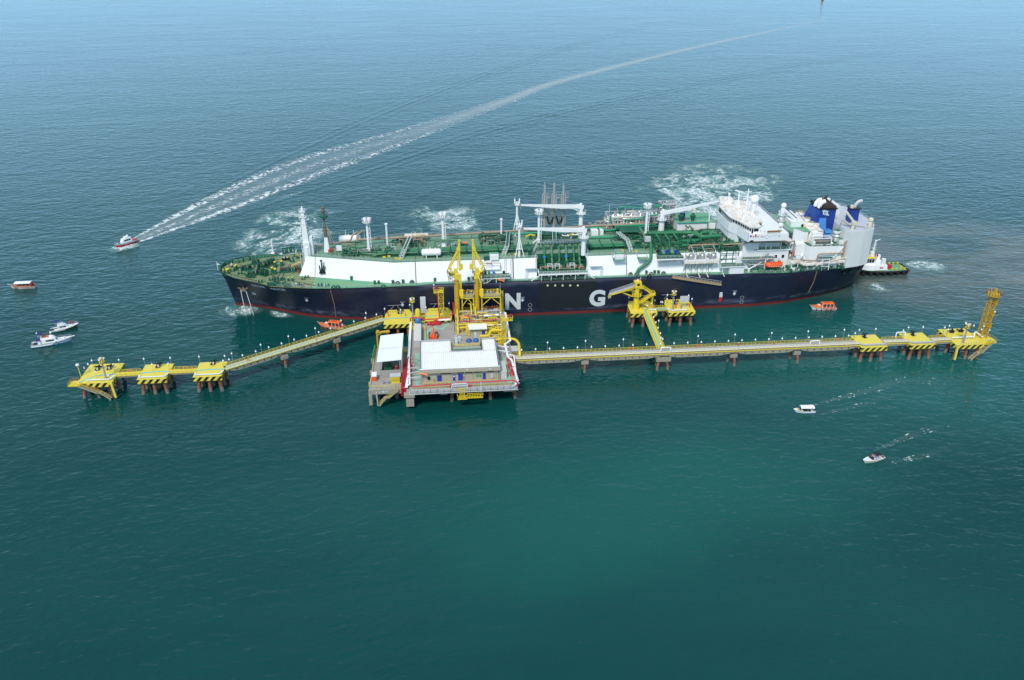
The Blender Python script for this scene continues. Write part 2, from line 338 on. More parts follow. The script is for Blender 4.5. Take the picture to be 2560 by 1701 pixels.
# ---------------------------------------------------------------- foam, wakes
def foam_material(name, mode):
    m = bpy.data.materials.new(name); m.use_nodes = True; t = m.node_tree; l = t.links.new; N = t.nodes.new
    b = t.nodes['Principled BSDF']; out = t.nodes['Material Output']
    b.inputs['Base Color'].default_value = (.78, .83, .84, 1); b.inputs['Roughness'].default_value = .8
    g = N('ShaderNodeNewGeometry')
    at_ = N('ShaderNodeAttribute'); at_.attribute_name = 'foam'          # x: fade along, y: across, z: strength
    sx = N('ShaderNodeSeparateXYZ'); l(at_.outputs['Vector'], sx.inputs[0])
    def mth(op, a, b_=0.0, cl=False):
        n = N('ShaderNodeMath'); n.operation = op; n.use_clamp = cl
        for i, q in enumerate((a, b_)):
            if isinstance(q, (int, float)): n.inputs[i].default_value = q
            else: l(q, n.inputs[i])
        return n.outputs[0]
    def rng(v, a, b_, c, d):
        r = N('ShaderNodeMapRange'); r.interpolation_type = 'SMOOTHSTEP'
        for i, q in enumerate((a, b_, c, d)):
            if isinstance(q, (int, float)): r.inputs[i + 1].default_value = q
            else: l(q, r.inputs[i + 1])
        l(v, r.inputs[0]); return r.outputs[0]
    def noise(sc, det, dist=0.0, rough=.65, stretch=None):
        n = N('ShaderNodeTexNoise'); n.inputs['Scale'].default_value = sc; n.inputs['Detail'].default_value = det
        n.inputs['Distortion'].default_value = dist; n.inputs['Roughness'].default_value = rough
        if stretch:
            mp = N('ShaderNodeMapping'); mp.inputs['Rotation'].default_value = (0, 0, R(-stretch[0])); mp.inputs['Scale'].default_value = stretch[1]
            l(g.outputs['Position'], mp.inputs[0])
            m2 = N('ShaderNodeMapping'); m2.inputs['Scale'].default_value = (1, 1, 1); l(mp.outputs[0], m2.inputs[0]); l(m2.outputs[0], n.inputs['Vector'])
        else: l(g.outputs['Position'], n.inputs['Vector'])
        return n
    if mode == 'wake':
        av = mth('ABSOLUTE', sx.outputs[1])
        edge = rng(mth('ABSOLUTE', mth('SUBTRACT', av, .68)), .40, .04, 0, 1)
        mid = mth('MULTIPLY', rng(av, .42, .04, 0, 1), .8)
        band = mth('MAXIMUM', edge, mid)
        nz = noise(.34, 6, .9, .72).outputs[0]
        lo = mth('SUBTRACT', .75, mth('MULTIPLY', sx.outputs[2], .21))
        lo = mth('SUBTRACT', lo, mth('MULTIPLY', band, .12))
        a = mth('MULTIPLY', rng(nz, lo, mth('ADD', lo, .16), 0, 1), band)
        haze = mth('MULTIPLY', mth('MULTIPLY', rng(av, 1, .1, 0, 1), sx.outputs[0]), .34)
        a = mth('MAXIMUM', a, haze, True)
        l(a, t.nodes.new('ShaderNodeMixShader').inputs[0]); ms = t.nodes[-1]
    else:
        ed = mth('MULTIPLY', sx.outputs[2], rng(noise(.045, 4, .6).outputs[0], .36, .64, .05, 1.7))
        wob = noise(.10, 4, 0, .6)
        ad = N('ShaderNodeVectorMath'); ad.operation = 'MULTIPLY_ADD'; ad.inputs[1].default_value = (16, 16, 0)
        l(wob.outputs['Color'], ad.inputs[0]); l(g.outputs['Position'], ad.inputs[2])
        def veins(sc, w):
            vo = N('ShaderNodeTexVoronoi'); vo.feature = 'DISTANCE_TO_EDGE'; vo.inputs['Scale'].default_value = sc; l(ad.outputs[0], vo.inputs['Vector'])
            return rng(vo.outputs['Distance'], w, 0.0, 0, 1)
        br = rng(noise(.09, 5, .8).outputs[0], .34, .52, .2, 1)
        fine = rng(noise(.55, 7, .8, .75).outputs[0], .40, .66, 0, 1)
        v = mth('MAXIMUM', veins(.07, .15), mth('MULTIPLY', veins(.18, .2), .9))
        v = mth('MULTIPLY', mth('MULTIPLY', v, br), rng(fine, 0, 1, .45, 1))
        core = mth('MULTIPLY', rng(mth('ADD', mth('MULTIPLY', noise(.16, 7, 1.0, .7).outputs[0], .75), mth('MULTIPLY', ed, .30)), .58, .76, 0, 1), rng(fine, 0, 1, .3, 1))
        v = mth('MAXIMUM', v, core)
        fo = mth('MULTIPLY', mth('MULTIPLY', v, 1.25), rng(ed, .03, .75, 0, 1), True)
        tint = mth('MULTIPLY', rng(ed, 0, .9, 0, .7), rng(noise(.06, 4, .5).outputs[0], .3, .6, .4, 1))
        cx = N('ShaderNodeMix'); cx.data_type = 'RGBA'; l(fo, cx.inputs[0]); cx.inputs[6].default_value = (.11, .31, .29, 1); cx.inputs[7].default_value = (.78, .84, .84, 1)
        l(cx.outputs[2], b.inputs['Base Color'])
        ms = N('ShaderNodeMixShader'); l(mth('MAXIMUM', fo, tint, True), ms.inputs[0])
    tr = N('ShaderNodeBsdfTransparent')
    l(tr.outputs[0], ms.inputs[1]); l(b.outputs[0], ms.inputs[2]); l(ms.outputs[0], out.inputs['Surface'])
    return m
wakem = foam_material('wake foam', 'wake'); churnm = foam_material('churned foam', 'churn')
def spline(pts, per):
    out = []
    for i in range(len(pts) - 1):
        p0, p1, p2, p3 = pts[max(i - 1, 0)], pts[i], pts[i + 1], pts[min(i + 2, len(pts) - 1)]
        for k in range(per):
            t = k / per
            out.append(tuple(.5 * (2 * b + (c - a) * t + (2 * a - 5 * b + 4 * c - d) * t * t + (3 * b - a - 3 * c + d) * t ** 3) for a, b, c, d in zip(p0, p1, p2, p3)))
    out.append(tuple(pts[-1])); return out
def ribbon(name, pts, mat, z=.05, prof=None, nv=9, label=None, per=8):
    """pts: (x, y, half width, haze, strength); prof(v, i) -> height"""
    P = spline(pts, per); vs = []; at_ = []; fs = []
    for i, p in enumerate(P):
        a, b = P[max(i - 1, 0)], P[min(i + 1, len(P) - 1)]; d = Vector((b[0] - a[0], b[1] - a[1])).normalized(); n = Vector((-d.y, d.x))
        for j in range(nv):
            v = -1 + 2 * j / (nv - 1)
            vs.append((p[0] + n.x * v * p[2], p[1] + n.y * v * p[2], z + (prof(v, p) if prof else 0))); at_ += [p[3], v, max(0, p[4])]
    for i in range(len(P) - 1):
        for j in range(nv - 1): fs.append((i * nv + j, i * nv + j + 1, (i + 1) * nv + j + 1, (i + 1) * nv + j))
    me = bpy.data.meshes.new(name); me.from_pydata(vs, [], fs); me.materials.append(mat)
    A = me.attributes.new('foam', 'FLOAT_VECTOR', 'POINT'); A.data.foreach_set('vector', at_)
    me.shade_smooth(); o = bpy.data.objects.new(name, me); COL.objects.link(o)
    return tag(o, label, None, None, 'stuff')
def churn(name, pts, label, z=.04, seed=1, power=1.0):
    rr = random.Random(seed); cx = sum(p[0] for p in pts) / len(pts); cy = sum(p[1] for p in pts) / len(pts)
    ring = spline(list(pts) + [pts[0]], 6)[:-1]; K = 7; vs = [(cx, cy, z)]; at_ = [0, 0, power]; n = len(ring); fs = []
    for k in range(1, K + 1):
        for (x, y) in ring: vs.append((lerp(cx, x, k / K), lerp(cy, y, k / K), z)); at_ += [0, 0, power * (1 - k / K)]
    for j in range(n): fs.append((0, 1 + j, 1 + (j + 1) % n))
    for k in range(K - 1):
        for j in range(n): q = (j + 1) % n; fs.append((1 + k * n + j, 1 + (k + 1) * n + j, 1 + (k + 1) * n + q, 1 + k * n + q))
    me = bpy.data.meshes.new(name); me.from_pydata(vs, [], fs); me.materials.append(churnm)
    A = me.attributes.new('foam', 'FLOAT_VECTOR', 'POINT'); A.data.foreach_set('vector', at_)
    o = bpy.data.objects.new(name, me); COL.objects.link(o); return tag(o, label, None, None, 'stuff')
ribbon('wake_foam', [(-186, 102, 3.0, .6, 1), (-178, 117, 7, .5, 1.0), (-155, 160, 16, .3, .98), (-115, 231, 24, .3, .86), (-70, 291, 21, .35, .78), (-30, 343, 16, .5, .66),
                     (40, 440, 11, .8, .5), (98, 521, 10, .85, .4), (282, 712, 9, .75, .25), (480, 892, 9, .5, .1), (560, 968, 9, .2, 0)], wakem, label='long white wake trailing behind the red hulled boat')
def wave_train(lam, amp):
    def f(v, p):
        e = max(0, 1 - v * v); return amp * math.cos(math.pi * v * p[2] * 2 / lam) * e * p[4] - .06 * (abs(v) > .95)
    return f
def arm(pts, label): ribbon('wake_waves', pts, sea, .02, wave_train(8.0, .085), 41, label, 10)
arm([(-176, 150, 4, 0, 0), (-160, 195, 7, 0, .8), (-135, 253, 9, 0, 1.2), (-65, 400, 11, 0, 1.4), (14, 540, 13, 0, 1.4), (140, 742, 14, 0, 1.2), (266, 914, 14, 0, .7), (330, 1010, 14, 0, 0)], 'far line of low wake waves spreading from the wake')
arm([(-162, 128, 4, 0, 0), (-138, 146, 7, 0, .8), (-85, 208, 9, 0, 1.2), (2, 312, 12, 0, 1.4), (84, 385, 13, 0, 1.4), (167, 451, 14, 0, 1.3), (397, 608, 14, 0, .9), (558, 690, 14, 0, 0)], 'near line of low wake waves spreading from the wake')
churn('churned_foam', [(-138, 92), (-138, 132), (-114, 160), (-84, 150), (-76, 112), (-80, 74), (-104, 52), (-128, 66)], 'white swirling foam on the water beyond the bow', seed=1, power=1.25)
churn('churned_foam', [(-64, 130), (-44, 160), (-16, 162), (12, 146), (10, 114), (-4, 80), (-30, 54), (-56, 76)], 'thin ring of foam on the water beyond the deck', seed=2, power=.85)
churn('churned_foam', [(80, 150), (88, 190), (112, 222), (150, 234), (192, 212), (192, 172), (168, 128), (144, 70), (100, 60), (82, 105)], 'broad patch of swirling foam beyond the wheelhouse', seed=3, power=1.3)
churn('churned_foam', [(186, 40), (194, 47), (207, 44), (213, 33), (203, 27), (192, 31)], 'small foam patch behind the tug', seed=4, power=.9)
churn('churned_foam', [(158, 14), (164, 21), (173, 20), (176, 13), (168, 8), (160, 9)], 'small foam patch under the stern', seed=5, power=.8)
churn('churned_foam', [(-126, 22), (-122, 26), (-115, 22), (-108, 19.5), (-104, 15), (-110, 8), (-119, 9), (-126, 14)], 'splashing foam under the anchor', seed=6, power=1.35)
churn('churned_foam', [(-104, 16), (-99, 14), (-93, 10.5), (-90, 6.5), (-96, 6), (-102, 9)], 'small splash beside the bow waterline', seed=7, power=.9)
churn('churned_foam', [(-196, 94), (-192, 100), (-186, 102), (-180, 105), (-178, 98), (-184, 91), (-191, 89)], 'bow wave of the red hulled boat', z=.12, seed=8, power=1.3)
for lab, pts in (('far edge of the canopy boat wake', [(94, -80, .5, .1, .5), (104, -77, 1.2, .1, .62), (120, -72, 2, .08, .5), (135, -67, 3, .05, .45), (150, -69, 3, 0, .3)]),
                 ('near edge of the canopy boat wake', [(95, -86, .5, .1, .5), (105, -83, 1, .08, .5), (116, -80, 1.4, .05, .4), (126, -77, 1.6, 0, .2)]),
                 ('far edge of the black canopy boat wake', [(103, -108, .5, .1, .5), (112, -104, 1.2, .1, .58), (124, -99, 1.8, .05, .45), (136, -95, 2, 0, .2)]),
                 ('near edge of the black canopy boat wake', [(105, -115, .5, .1, .45), (113, -113, 1.3, .06, .5), (123, -110, 1.8, .04, .4), (133, -106, 2, 0, .2)]),
                 ('short streak of foam beside the long wake', [(-124, 168, .6, .1, .3), (-117, 176, 1.6, .3, .9), (-109, 180, 1.8, .2, .8), (-100, 188, .8, 0, .2)])):
    ribbon('wake_foam', pts, wakem, .06, label=lab, nv=5)
# ---------------------------------------------------------------- the gas carrier
ship = thing('gas_carrier', 'long navy blue gas carrier with white tank deck moored beyond the yellow dolphins', 'ship', (16.5, 21.7, 0))
CL = 21.7
DECKH = [(-122, .3), (-120.8, 5), (-118, 8.6), (-114, 11.8), (-109, 14.2), (-104, 16), (-99.6, 17.3), (-90, 19.4), (-82, 20.8), (-74, 21.55), (-60, 21.7), (100, 21.7), (112, 21.6), (121, 21.1), (130, 20.0), (140, 17.8), (148, 15.6), (153.5, 13.4), (155.3, 10.5), (156.4, 5)]
TOPZ = [(-122, 18.1), (-114, 17.4), (-106, 16.9), (-103, 16.5), (-99, 15.5), (-97, 15.3), (100, 15.3), (112, 14.9), (135, 14.8), (156.4, 15.2)]
WLH = [(-117.7, .12), (-113, 1.0), (-109, 2.4), (-102, 5.6), (-92, 11), (-83.7, 14.7), (-73, 17.9), (-60, 20.2), (-45, 21.5), (-35, 21.7), (97, 21.7), (107, 21), (116, 19.4), (126, 16.6), (137, 12.8), (145, 9), (150, 6), (154, 2.6), (156.4, .6)]
def swl(s): return s if s > -98 else -98 + (s + 98) * (19.7 / 24)
def hull_h(s, z):
    top = interp(TOPZ, s); hd = interp(DECKH, s); hw = interp(WLH, swl(s)); t = max(0, min(1, z / top))
    p = 1.55 if s < -70 else lerp(1.55, 1.0, (s + 70) / 30) if s < -40 else 1.0 if s < 100 else lerp(1, .72, min(1, (s - 100) / 30))
    h = lerp(hw, hd, t ** p)
    if -40 < s < 86:
        e = min(1, (s + 40) / 6, (86 - s) / 8); d = max(0, z - (top - 1.3)) / 1.3; h -= e * (1 - math.sqrt(max(0, 1 - d * d))) * 1.1
    return h
def hull_x(s, z):
    t = max(0, min(1, z / interp(TOPZ, s))); return lerp(swl(s), s, t)
def hull_pt(s, z, off=0.0, far=False):
    h = hull_h(s, z) + off; return (hull_x(s, z), CL + h if far else CL - h, z)
ST = [-122, -121.5, -120.8, -119.5, -118, -116, -114, -111.5, -109, -106.5, -104, -101.5, -99, -96, -93, -90, -86, -82, -78, -74, -68, -60, -50, -40, -37, -33, -20, -5, 10, 34, 50, 70, 78, 82, 86, 93, 100, 106, 112, 117, 121, 126, 130, 135, 140, 144, 148, 151, 153.5, 155.3, 156.4]
def levels(s):
    top = interp(TOPZ, s); return [-3, 0, 1.15, 2.4, 4.2, 6.5, 9, 11.5, top - 1.5, top - 1.2, top - .85, top - .5, top - .2, top]
hm = MB()
for far in (False, True):
    g = [[hull_pt(s, z, 0, far) for z in levels(s)] for s in ST]; nL = len(g[0])
    for i in range(len(g) - 1):
        for j in range(nL - 1):
            q = [g[i][j], g[i + 1][j], g[i + 1][j + 1], g[i][j + 1]]
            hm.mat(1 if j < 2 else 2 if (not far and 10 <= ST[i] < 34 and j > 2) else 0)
            hm.quad(*(q if not far else q[::-1]))
hm.mat(0); a = [hull_pt(156.4, z) for z in levels(156.4)]; b = [hull_pt(156.4, z, 0, True) for z in levels(156.4)]
hm.quad(*(a + b[::-1]))
_seen = {}
def weld(mb):
    key = {}; idx = []; nv = []
    for p in mb.v:
        k = tuple(round(c, 3) for c in p)
        if k not in key: key[k] = len(nv); nv.append(p)
        idx.append(key[k])
    f2 = []; m2 = []
    for f, m in zip(mb.f, mb.m):
        q = []
        for i in f:
            if idx[i] not in q: q.append(idx[i])
        if len(q) > 2: f2.append(tuple(q)); m2.append(m)
    mb.v, mb.f, mb.m = nv, f2, m2; return mb
weld(hm).build('hull', [navy, bootred, navyd], ship, smooth=32)
# decks
def deckz(s): return interp([(-122, 16.7), (-110, 16.0), (-99, 15.27), (100, 15.24), (112, 14.85), (135, 14.75), (156, 15.1)], s)
def deck_strip(a, b):
    d = MB(); S = [s for s in ST if a <= s <= b]; ins = .22
    for s0, s1 in zip(S, S[1:]):
        h0, h1 = hull_h(s0, deckz(s0)) - ins, hull_h(s1, deckz(s1)) - ins; h0 = max(h0, .05)
        d.quad((s0, CL - h0, deckz(s0)), (s1, CL - h1, deckz(s1)), (s1, CL + h1, deckz(s1)), (s0, CL + h0, deckz(s0)))
    return d
deck_strip(-122, -82).build('forecastle_deck', deckb, ship)
deck_strip(-82, 121).build('upper_deck', deckg, ship); deck_strip(121, 156.4).build('aft_deck', mach, ship)
bw = MB()
for far in (False, True):
    S = [s for s in ST if s <= -97]; sg = 1 if far else -1
    for s0, s1 in zip(S, S[1:]):
        P = []
        for s in (s0, s1):
            h = max(.02, hull_h(s, interp(TOPZ, s))); hi = max(.0, h - .3); t = interp(TOPZ, s); hb_ = max(0, hull_h(s, deckz(s)) - .3)
            P += [(s, CL + sg * h, t), (s + (.3 if s < -121 else 0), CL + sg * hi, t + .01), (s + (.3 if s < -121 else 0), CL + sg * hb_, deckz(s))]
        bw.quad(P[0], P[3], P[4], P[1]) if far else bw.quad(P[0], P[1], P[4], P[3]); bw.quad(P[1], P[4], P[5], P[2]) if far else bw.quad(P[1], P[2], P[5], P[4])
bw.build('bulwark', mach, ship)
st = MB()
for s in [-120 + 1.5 * i for i in range(12)]:
    for sg in (-1, 1):
        h = hull_h(s, deckz(s)) - .35; z0, z1 = deckz(s), interp(TOPZ, s)
        st.add([(s, CL + sg * h, z0), (s, CL + sg * (h - .8), z0), (s, CL + sg * h, z1), (s + .1, CL + sg * h, z0), (s + .1, CL + sg * (h - .8), z0), (s + .1, CL + sg * h, z1)],
               [(0, 1, 2), (3, 5, 4), (1, 4, 5, 2), (0, 2, 5, 3), (0, 3, 4, 1)])
st.build('bulwark_stays', pipeg, ship, kind='stuff')
# hull marks -------------------------------------------------------------
def text_mesh(body, size, bold=0.0, space=1.0):
    cu = bpy.data.curves.new('t', 'FONT'); cu.body = body; cu.size = size; cu.offset = bold; cu.space_character = space; cu.resolution_u = 4
    o = bpy.data.objects.new('t', cu); COL.objects.link(o); dg = bpy.context.evaluated_depsgraph_get()
    me = bpy.data.meshes.new_from_object(o.evaluated_get(dg)); bpy.data.objects.remove(o); bpy.data.curves.remove(cu)
    vs = [tuple(v.co) for v in me.vertices]; fs = [tuple(p.vertices) for p in me.polygons]; bpy.data.meshes.remove(me); return vs, fs
def text_on(fn, body, size, mat, name, parent, width=None, height=None, bold=0.0, depth=.03, label=None, space=1.0):
    """fn(u, v, d) -> world point; u, v in text metres from the lower left corner"""
    vs, fs = text_mesh(body, size, bold, space); xs = [v[0] for v in vs]; ys = [v[1] for v in vs]
    kx = width / (max(xs) - min(xs)) if width else 1; ky = height / (max(ys) - min(ys)) if height else kx
    m = MB(); U = [((v[0] - min(xs)) * kx, (v[1] - min(ys)) * ky) for v in vs]
    m.add([fn(u, v, depth) for u, v in U], fs)
    return m.build(name, mat, parent, label=label)
markw = M('white lettering paint', (.62, .66, .68), .5, var=.1, vs=.3, streak=.3, scol=(.35, .38, .42))
side = lambda x0, z0: (lambda u, v, d: (x0 + u, -d, z0 + v))
for ch, x0, x1 in (('L', -38.9, -33.2), ('N', -4.0, 2.4), ('G', 31.2, 37.9)):
    text_on(side(x0, 2.9), ch, 9, markw, 'hull_letter', ship, x1 - x0, 7.5, .42, label='big white letter %s on the hull side' % ch)
def on_hull(s0, z0, slope=0.0):
    return lambda u, v, d: hull_pt(s0 + u, z0 + v + slope * u, d + .2)
text_on(on_hull(-107.4, 13.6, -.035), 'GOLAR', 1.6, M('bright name paint', (.8, .82, .84)), 'ship_name', ship, 6.0, 1.5, .05, label='white ship name GOLAR on the bow')
text_on(on_hull(-99.6, 13.25, -.02), 'WINTER', 1.6, M('bright name paint', (.8, .82, .84)), 'ship_name', ship, 6.8, 1.5, .05, label='white ship name WINTER on the bow')
def tug_mark(s, z):
    f = on_hull(s, z) if s < -60 or s > 95 else side(s, z)
    text_on(f, 'TUG', .8, markw, 'tug_mark', ship, 1.6, .55)
    m = MB(); P = [(.45, -.2), (1.15, -.2), (1.15, -.75), (1.6, -.75), (.8, -1.75), (0, -.75), (.45, -.75)]
    m.add([f(u, v, .03) for u, v in P], [tuple(range(6, -1, -1))]); m.build('tug_arrow', markw, ship)
for px, py in ((765, 756), (1006, 762), (1306, 750), (1836, 734)):
    s, _, z = aty(px, py, 0 if px > 900 else 3.0); tug_mark(s - .8, z + .8)
def ring_mark(s, z, r):
    m = MB(); k = 20; P = []
    for i in range(k): a = 2 * math.pi * i / k; P += [(s + r * math.cos(a), -.04, z + r * math.sin(a)), (s + .8 * r * math.cos(a), -.04, z + .8 * r * math.sin(a))]
    m.add(P, [(2 * i, 2 * i + 1, (2 * i + 3) % (2 * k), (2 * i + 2) % (2 * k)) for i in range(k)]); m.build('draught_ring', grey, ship)
for px, py in ((1325, 763), (1325, 774.5), (1855, 744.5), (1853.5, 755.5)):
    p = aty(px, py, 0); ring_mark(p[0], p[2], .85)
p0 = aty(1800.5, 755, 0); p1 = aty(1804, 731, 0); zm = (p0[2] + p1[2]) / 2
m = MB(); m.quad((p0[0] - .7, -.04, zm), (p0[0] + .7, -.04, zm), (p1[0] + .4, -.04, p1[2]), (p1[0] - .8, -.04, p1[2])); m.build('pilot_mark', markw, ship, label='white half of the pilot mark')
m = MB(); m.quad((p0[0] - .9, -.04, p0[2]), (p0[0] + .5, -.04, p0[2]), (p0[0] + .7, -.04, zm), (p0[0] - .7, -.04, zm)); m.build('pilot_mark', M('pilot mark red', (.5, .03, .02)), ship, label='red half of the pilot mark')
m = MB(); f = on_hull(-110.2, 7.3)
m.add([f(u, v, .04) for u, v in ((0, 0), (1.9, 0), (1.9, .9), (1.3, 1.5), (.4, 1.5), (.3, 1.1), (1.1, 1.1), (1.2, .75), (0, .7))], [tuple(range(9))]); m.build('bulb_mark', markw, ship)
for px in (1369, 1388, 1406.5, 1425.5, 1444.5):
    p = aty(px, 714, 0); MB().cyl((p[0], -.14, p[2]), (p[0], .1, p[2]), .42, n=10).build('hull_lamp', M('cream lamp lens', (.75, .68, .45)), ship)
for s, z0, z1 in ((-74.5, .6, 14.4), (128.6, 3.5, 14.5)):
    m = MB(); q = [hull_pt(s + (.0 if z > 8 else .6 * (1 if s < 0 else -1.4)), z, .12) for z in (z1, (z0 + z1) / 2, z0)]
    for a, b in zip(q, q[1:]): m.bar(a, b, .28)
    m.build('pilot_rope', wood, ship)
# anchor, hawse and wash water
am = MB(); a0 = Vector(hull_pt(-112.2, 12.6, .3)); am.lathe(a0.x + .4, a0.y + .2, [(1.2, a0.z - .2), (1.35, a0.z + .8), (.9, a0.z + 2)], 10)
am.build('hawse_pipe', navyd, ship, smooth=40)
am = MB(); am.bar(a0 + Vector((0, -.4, .4)), a0 + Vector((.2, -.9, -2.0)), .55)
am.bar(a0 + Vector((-2.0, -.8, -.4)), a0 + Vector((0, -1.1, -1.5)), .6, .5); am.bar(a0 + Vector((2.2, -1.4, -.3)), a0 + Vector((.2, -1.1, -1.5)), .6, .5)
am.bar(a0 + Vector((-1.1, -.9, -1.6)), a0 + Vector((1.3, -1.1, -1.7)), .8); am.build('anchor', M('muddy anchor', (.2, .15, .09), .8, var=.3), ship)
wsh = M('falling wash water', (.7, .75, .78), .6, var=.3, vs=1.5)
for ds in (-.9, 1.1):
    m = MB(); m.pipe([a0 + Vector((ds, -1.3, -1.4)), a0 + Vector((ds * 1.2 + .4, -1.6, -5)), a0 + Vector((ds * 1.5 + 1.2, -1.9, -12.5))], .15, 6); tag(m.build('wash_water', wsh, ship), kind='stuff')
# mooring deck openings near the stern: flat black panels stand for their shaded depth
for a, b, z0, z1 in ((142.4, 144.6, 10.8, 13.6), (145.6, 150.0, 10.9, 14.0), (150.8, 152.6, 11.2, 14.2)):
    m = MB(); n = 4; S = [lerp(a, b, i / n) for i in range(n + 1)]
    for s, e in zip(S, S[1:]): m.quad(hull_pt(s, z0, .3), hull_pt(e, z0, .3), hull_pt(e, z1, .3), hull_pt(s, z1, .3))
    o = m.build('painted_opening', black, ship)
    m = MB()
    for s in (a, b):
        m.bar(hull_pt(s, z0 - .2, .34), hull_pt(s, z1 + .2, .34), .3, .12)
    for z in (z0, z1): m.bar(hull_pt(a, z, .34), hull_pt(b, z, .34), .2, .12)
    m.build('opening_frame', navy, o)
    k = int((b - a) / 1.3)
    for i in range(k): q = hull_pt(a + .7 + i * 1.3, z0 + .1, .38); MB().cbox(q[0], q[1] - .02, q[2], .7, .25, .9).build('roller_fairlead', mach, o)
# trunk ------------------------------------------------------------------
ZT, ZD = 23.2, 15.27
def trunk_seg(secs, name):
    """secs: (x bottom, x top, near y bottom, near y top)"""
    w = MB(); g = MB()
    for (b0, t0, yb0, yt0), (b1, t1, yb1, yt1) in zip(secs, secs[1:]):
        f = lambda y: 2 * CL - y
        w.quad((b0, yb0, ZD - .1), (b1, yb1, ZD - .1), (t1, yt1, ZT), (t0, yt0, ZT)); w.quad((b1, f(yb1), ZD - .1), (b0, f(yb0), ZD - .1), (t0, f(yt0), ZT), (t1, f(yt1), ZT))
        g.quad((t0, yt0, ZT + .01), (t1, yt1, ZT + .01), (t1, f(yt1), ZT + .01), (t0, f(yt0), ZT + .01))
    for (b, t, yb, yt), fl in ((secs[0], 0), (secs[-1], 1)):
        q = [(b, yb, ZD - .1), (t, yt, ZT), (t, 2 * CL - yt, ZT), (b, 2 * CL - yb, ZD - .1)]; w.quad(*(q[::-1] if fl else q))
    w.build('trunk_wall', whitec, ship, label='white %s of the tank trunk' % name); g.build('trunk_deck', trunkg, ship)
trunk_seg([(-88.5, -85, 14.9, 16.5), (-48.8, -48.8, 3.2, 6.0), (9.5, 9.5, 3.1, 6.0)], 'forward length')
trunk_seg([(9.52, 9.52, 10.5, 10.8), (30, 30, 10.5, 10.8)], 'recessed length')
trunk_seg([(30.02, 30.02, 3.1, 6.0), (96.3, 96.3, 3.0, 5.6)], 'aft length')
for s, yb, yt in ((-81.4, 13.0, 15.4), (-40.2, 3.2, 6.0), (-.2, 3.2, 6.0), (47.1, 3.1, 6.0)):
    m = MB(); m.bar((s + (0 if s > -60 else -.6), yb - .06, ZD), (s, yt - .06, ZT), .32, .08); m.build('expansion_joint', M('joint brown', (.12, .085, .06)), ship)
    m = MB(); m.box(s - .16, yt, ZT + .02, s + .16, 2 * CL - yt, ZT + .06); m.build('expansion_joint', M('joint brown', (.12, .085, .06)), ship)
# spare anchor on the trunk side
a = tp(1, 2210, 980, 17.2); m = MB(); x, y = a[0], a[1] - .5
m.box(x - 1.3, y - .5, 17.2, x + 1.3, y + .9, 17.6); m.prism([(x - 1, y - .1), (x + 1, y - .1), (x + 1, y + .6), (x - 1, y + .6)], 17.6, 18.6)
for dx in (-.8, .8): m.bar((x + dx, y + .2, 18.2), (x + dx * 1.2, y + .2, 20.6), .55, .4)
m.bar((x, y + .25, 18.2), (x, y + .35, 22.8), .5, .45); m.cbox(x, y + .3, 22.4, .9, .6, .5); m.build('spare_anchor', navyd, ship)
# rails round trunk and deck edge
m = MB()
for sg in (0, 1):
    f = (lambda y: y) if not sg else (lambda y: 2 * CL - y)
    m.rail([(-84.8, f(16.8), ZT), (-48.8, f(6.25), ZT), (9.2, f(6.25), ZT)], step=2.2, w=.08); m.rail([(30.4, f(6.25), ZT), (58, f(6.2), ZT)], step=2.2, w=.08)
m.build('trunk_railing', lgrey, ship, kind='stuff')
m = MB()
for far in (False, True):
    S = [s for s in ST if -97 <= s <= 150]; m.rail([(s, CL + (1 if far else -1) * (hull_h(s, deckz(s)) - .4), deckz(s)) for s in S], step=2.4, w=.075)
m.build('deck_railing', lgrey, ship, kind='stuff')
# green boxes, vents and fairleads along the near side deck
def deck_box(px, py, a, b, c, mat=mach, name='deck_locker', z=15.27):
    x, y, _ = at(px, py, z); m = MB(); m.cbox(x, y + b / 2, z, a, b, c); m.cbox(x, y + b / 2, z + c, a * 1.15, b * 1.15, .12); return m.build(name, mat, ship)
def fairlead(px, py, z=15.27, r=.75, mat=mach):
    x, y, _ = at(px, py, z); m = MB(); P = []
    for i in range(13): t = math.pi * i / 12; P.append((x + r * math.cos(t), y, z + .2 + r * 1.25 * math.sin(t)))
    m.pipe(P, .28, 6); m.cbox(x, y, z, r * 2.6, .7, .3); return m.build('mooring_chock', mat, ship)
for k, X, Y in ((2, 430, 1370), (2, 898, 1460), (2, 978, 1460), (2, 1257, 1450), (2, 1460, 1440), (2, 2100, 1405), (3, 415, 1390), (3, 497, 1380), (5, 1607, 1255), (5, 1773, 1255), (5, 1850, 1255), (3, 1162, 1350), (3, 1948, 1325)):
    deck_box(TILE[k][0] + X / 8, TILE[k][1] + Y / 8, .9, .8, 1.5, name='vent_box')
for k, X, Y in ((2, 75, 1530), (2, 160, 1530), (2, 1068, 1512), (2, 1357, 1445), (2, 1640, 1425), (5, 1290, 1270), (5, 1700, 1265), (5, 1950, 1250), (3, 2120, 1310)):
    fairlead(TILE[k][0] + X / 8, TILE[k][1] + Y / 8)
fairlead(1623, 694.5, r=.85, mat=dark)
for X, Y in ((1140, 1240), (1210, 1245), (1290, 1252), (1345, 1250), (1470, 1268), (1540, 1270)): deck_box(530 + X / 8, 560 + Y / 8, 1.3, 1, 1.1, name='roller_fairlead')
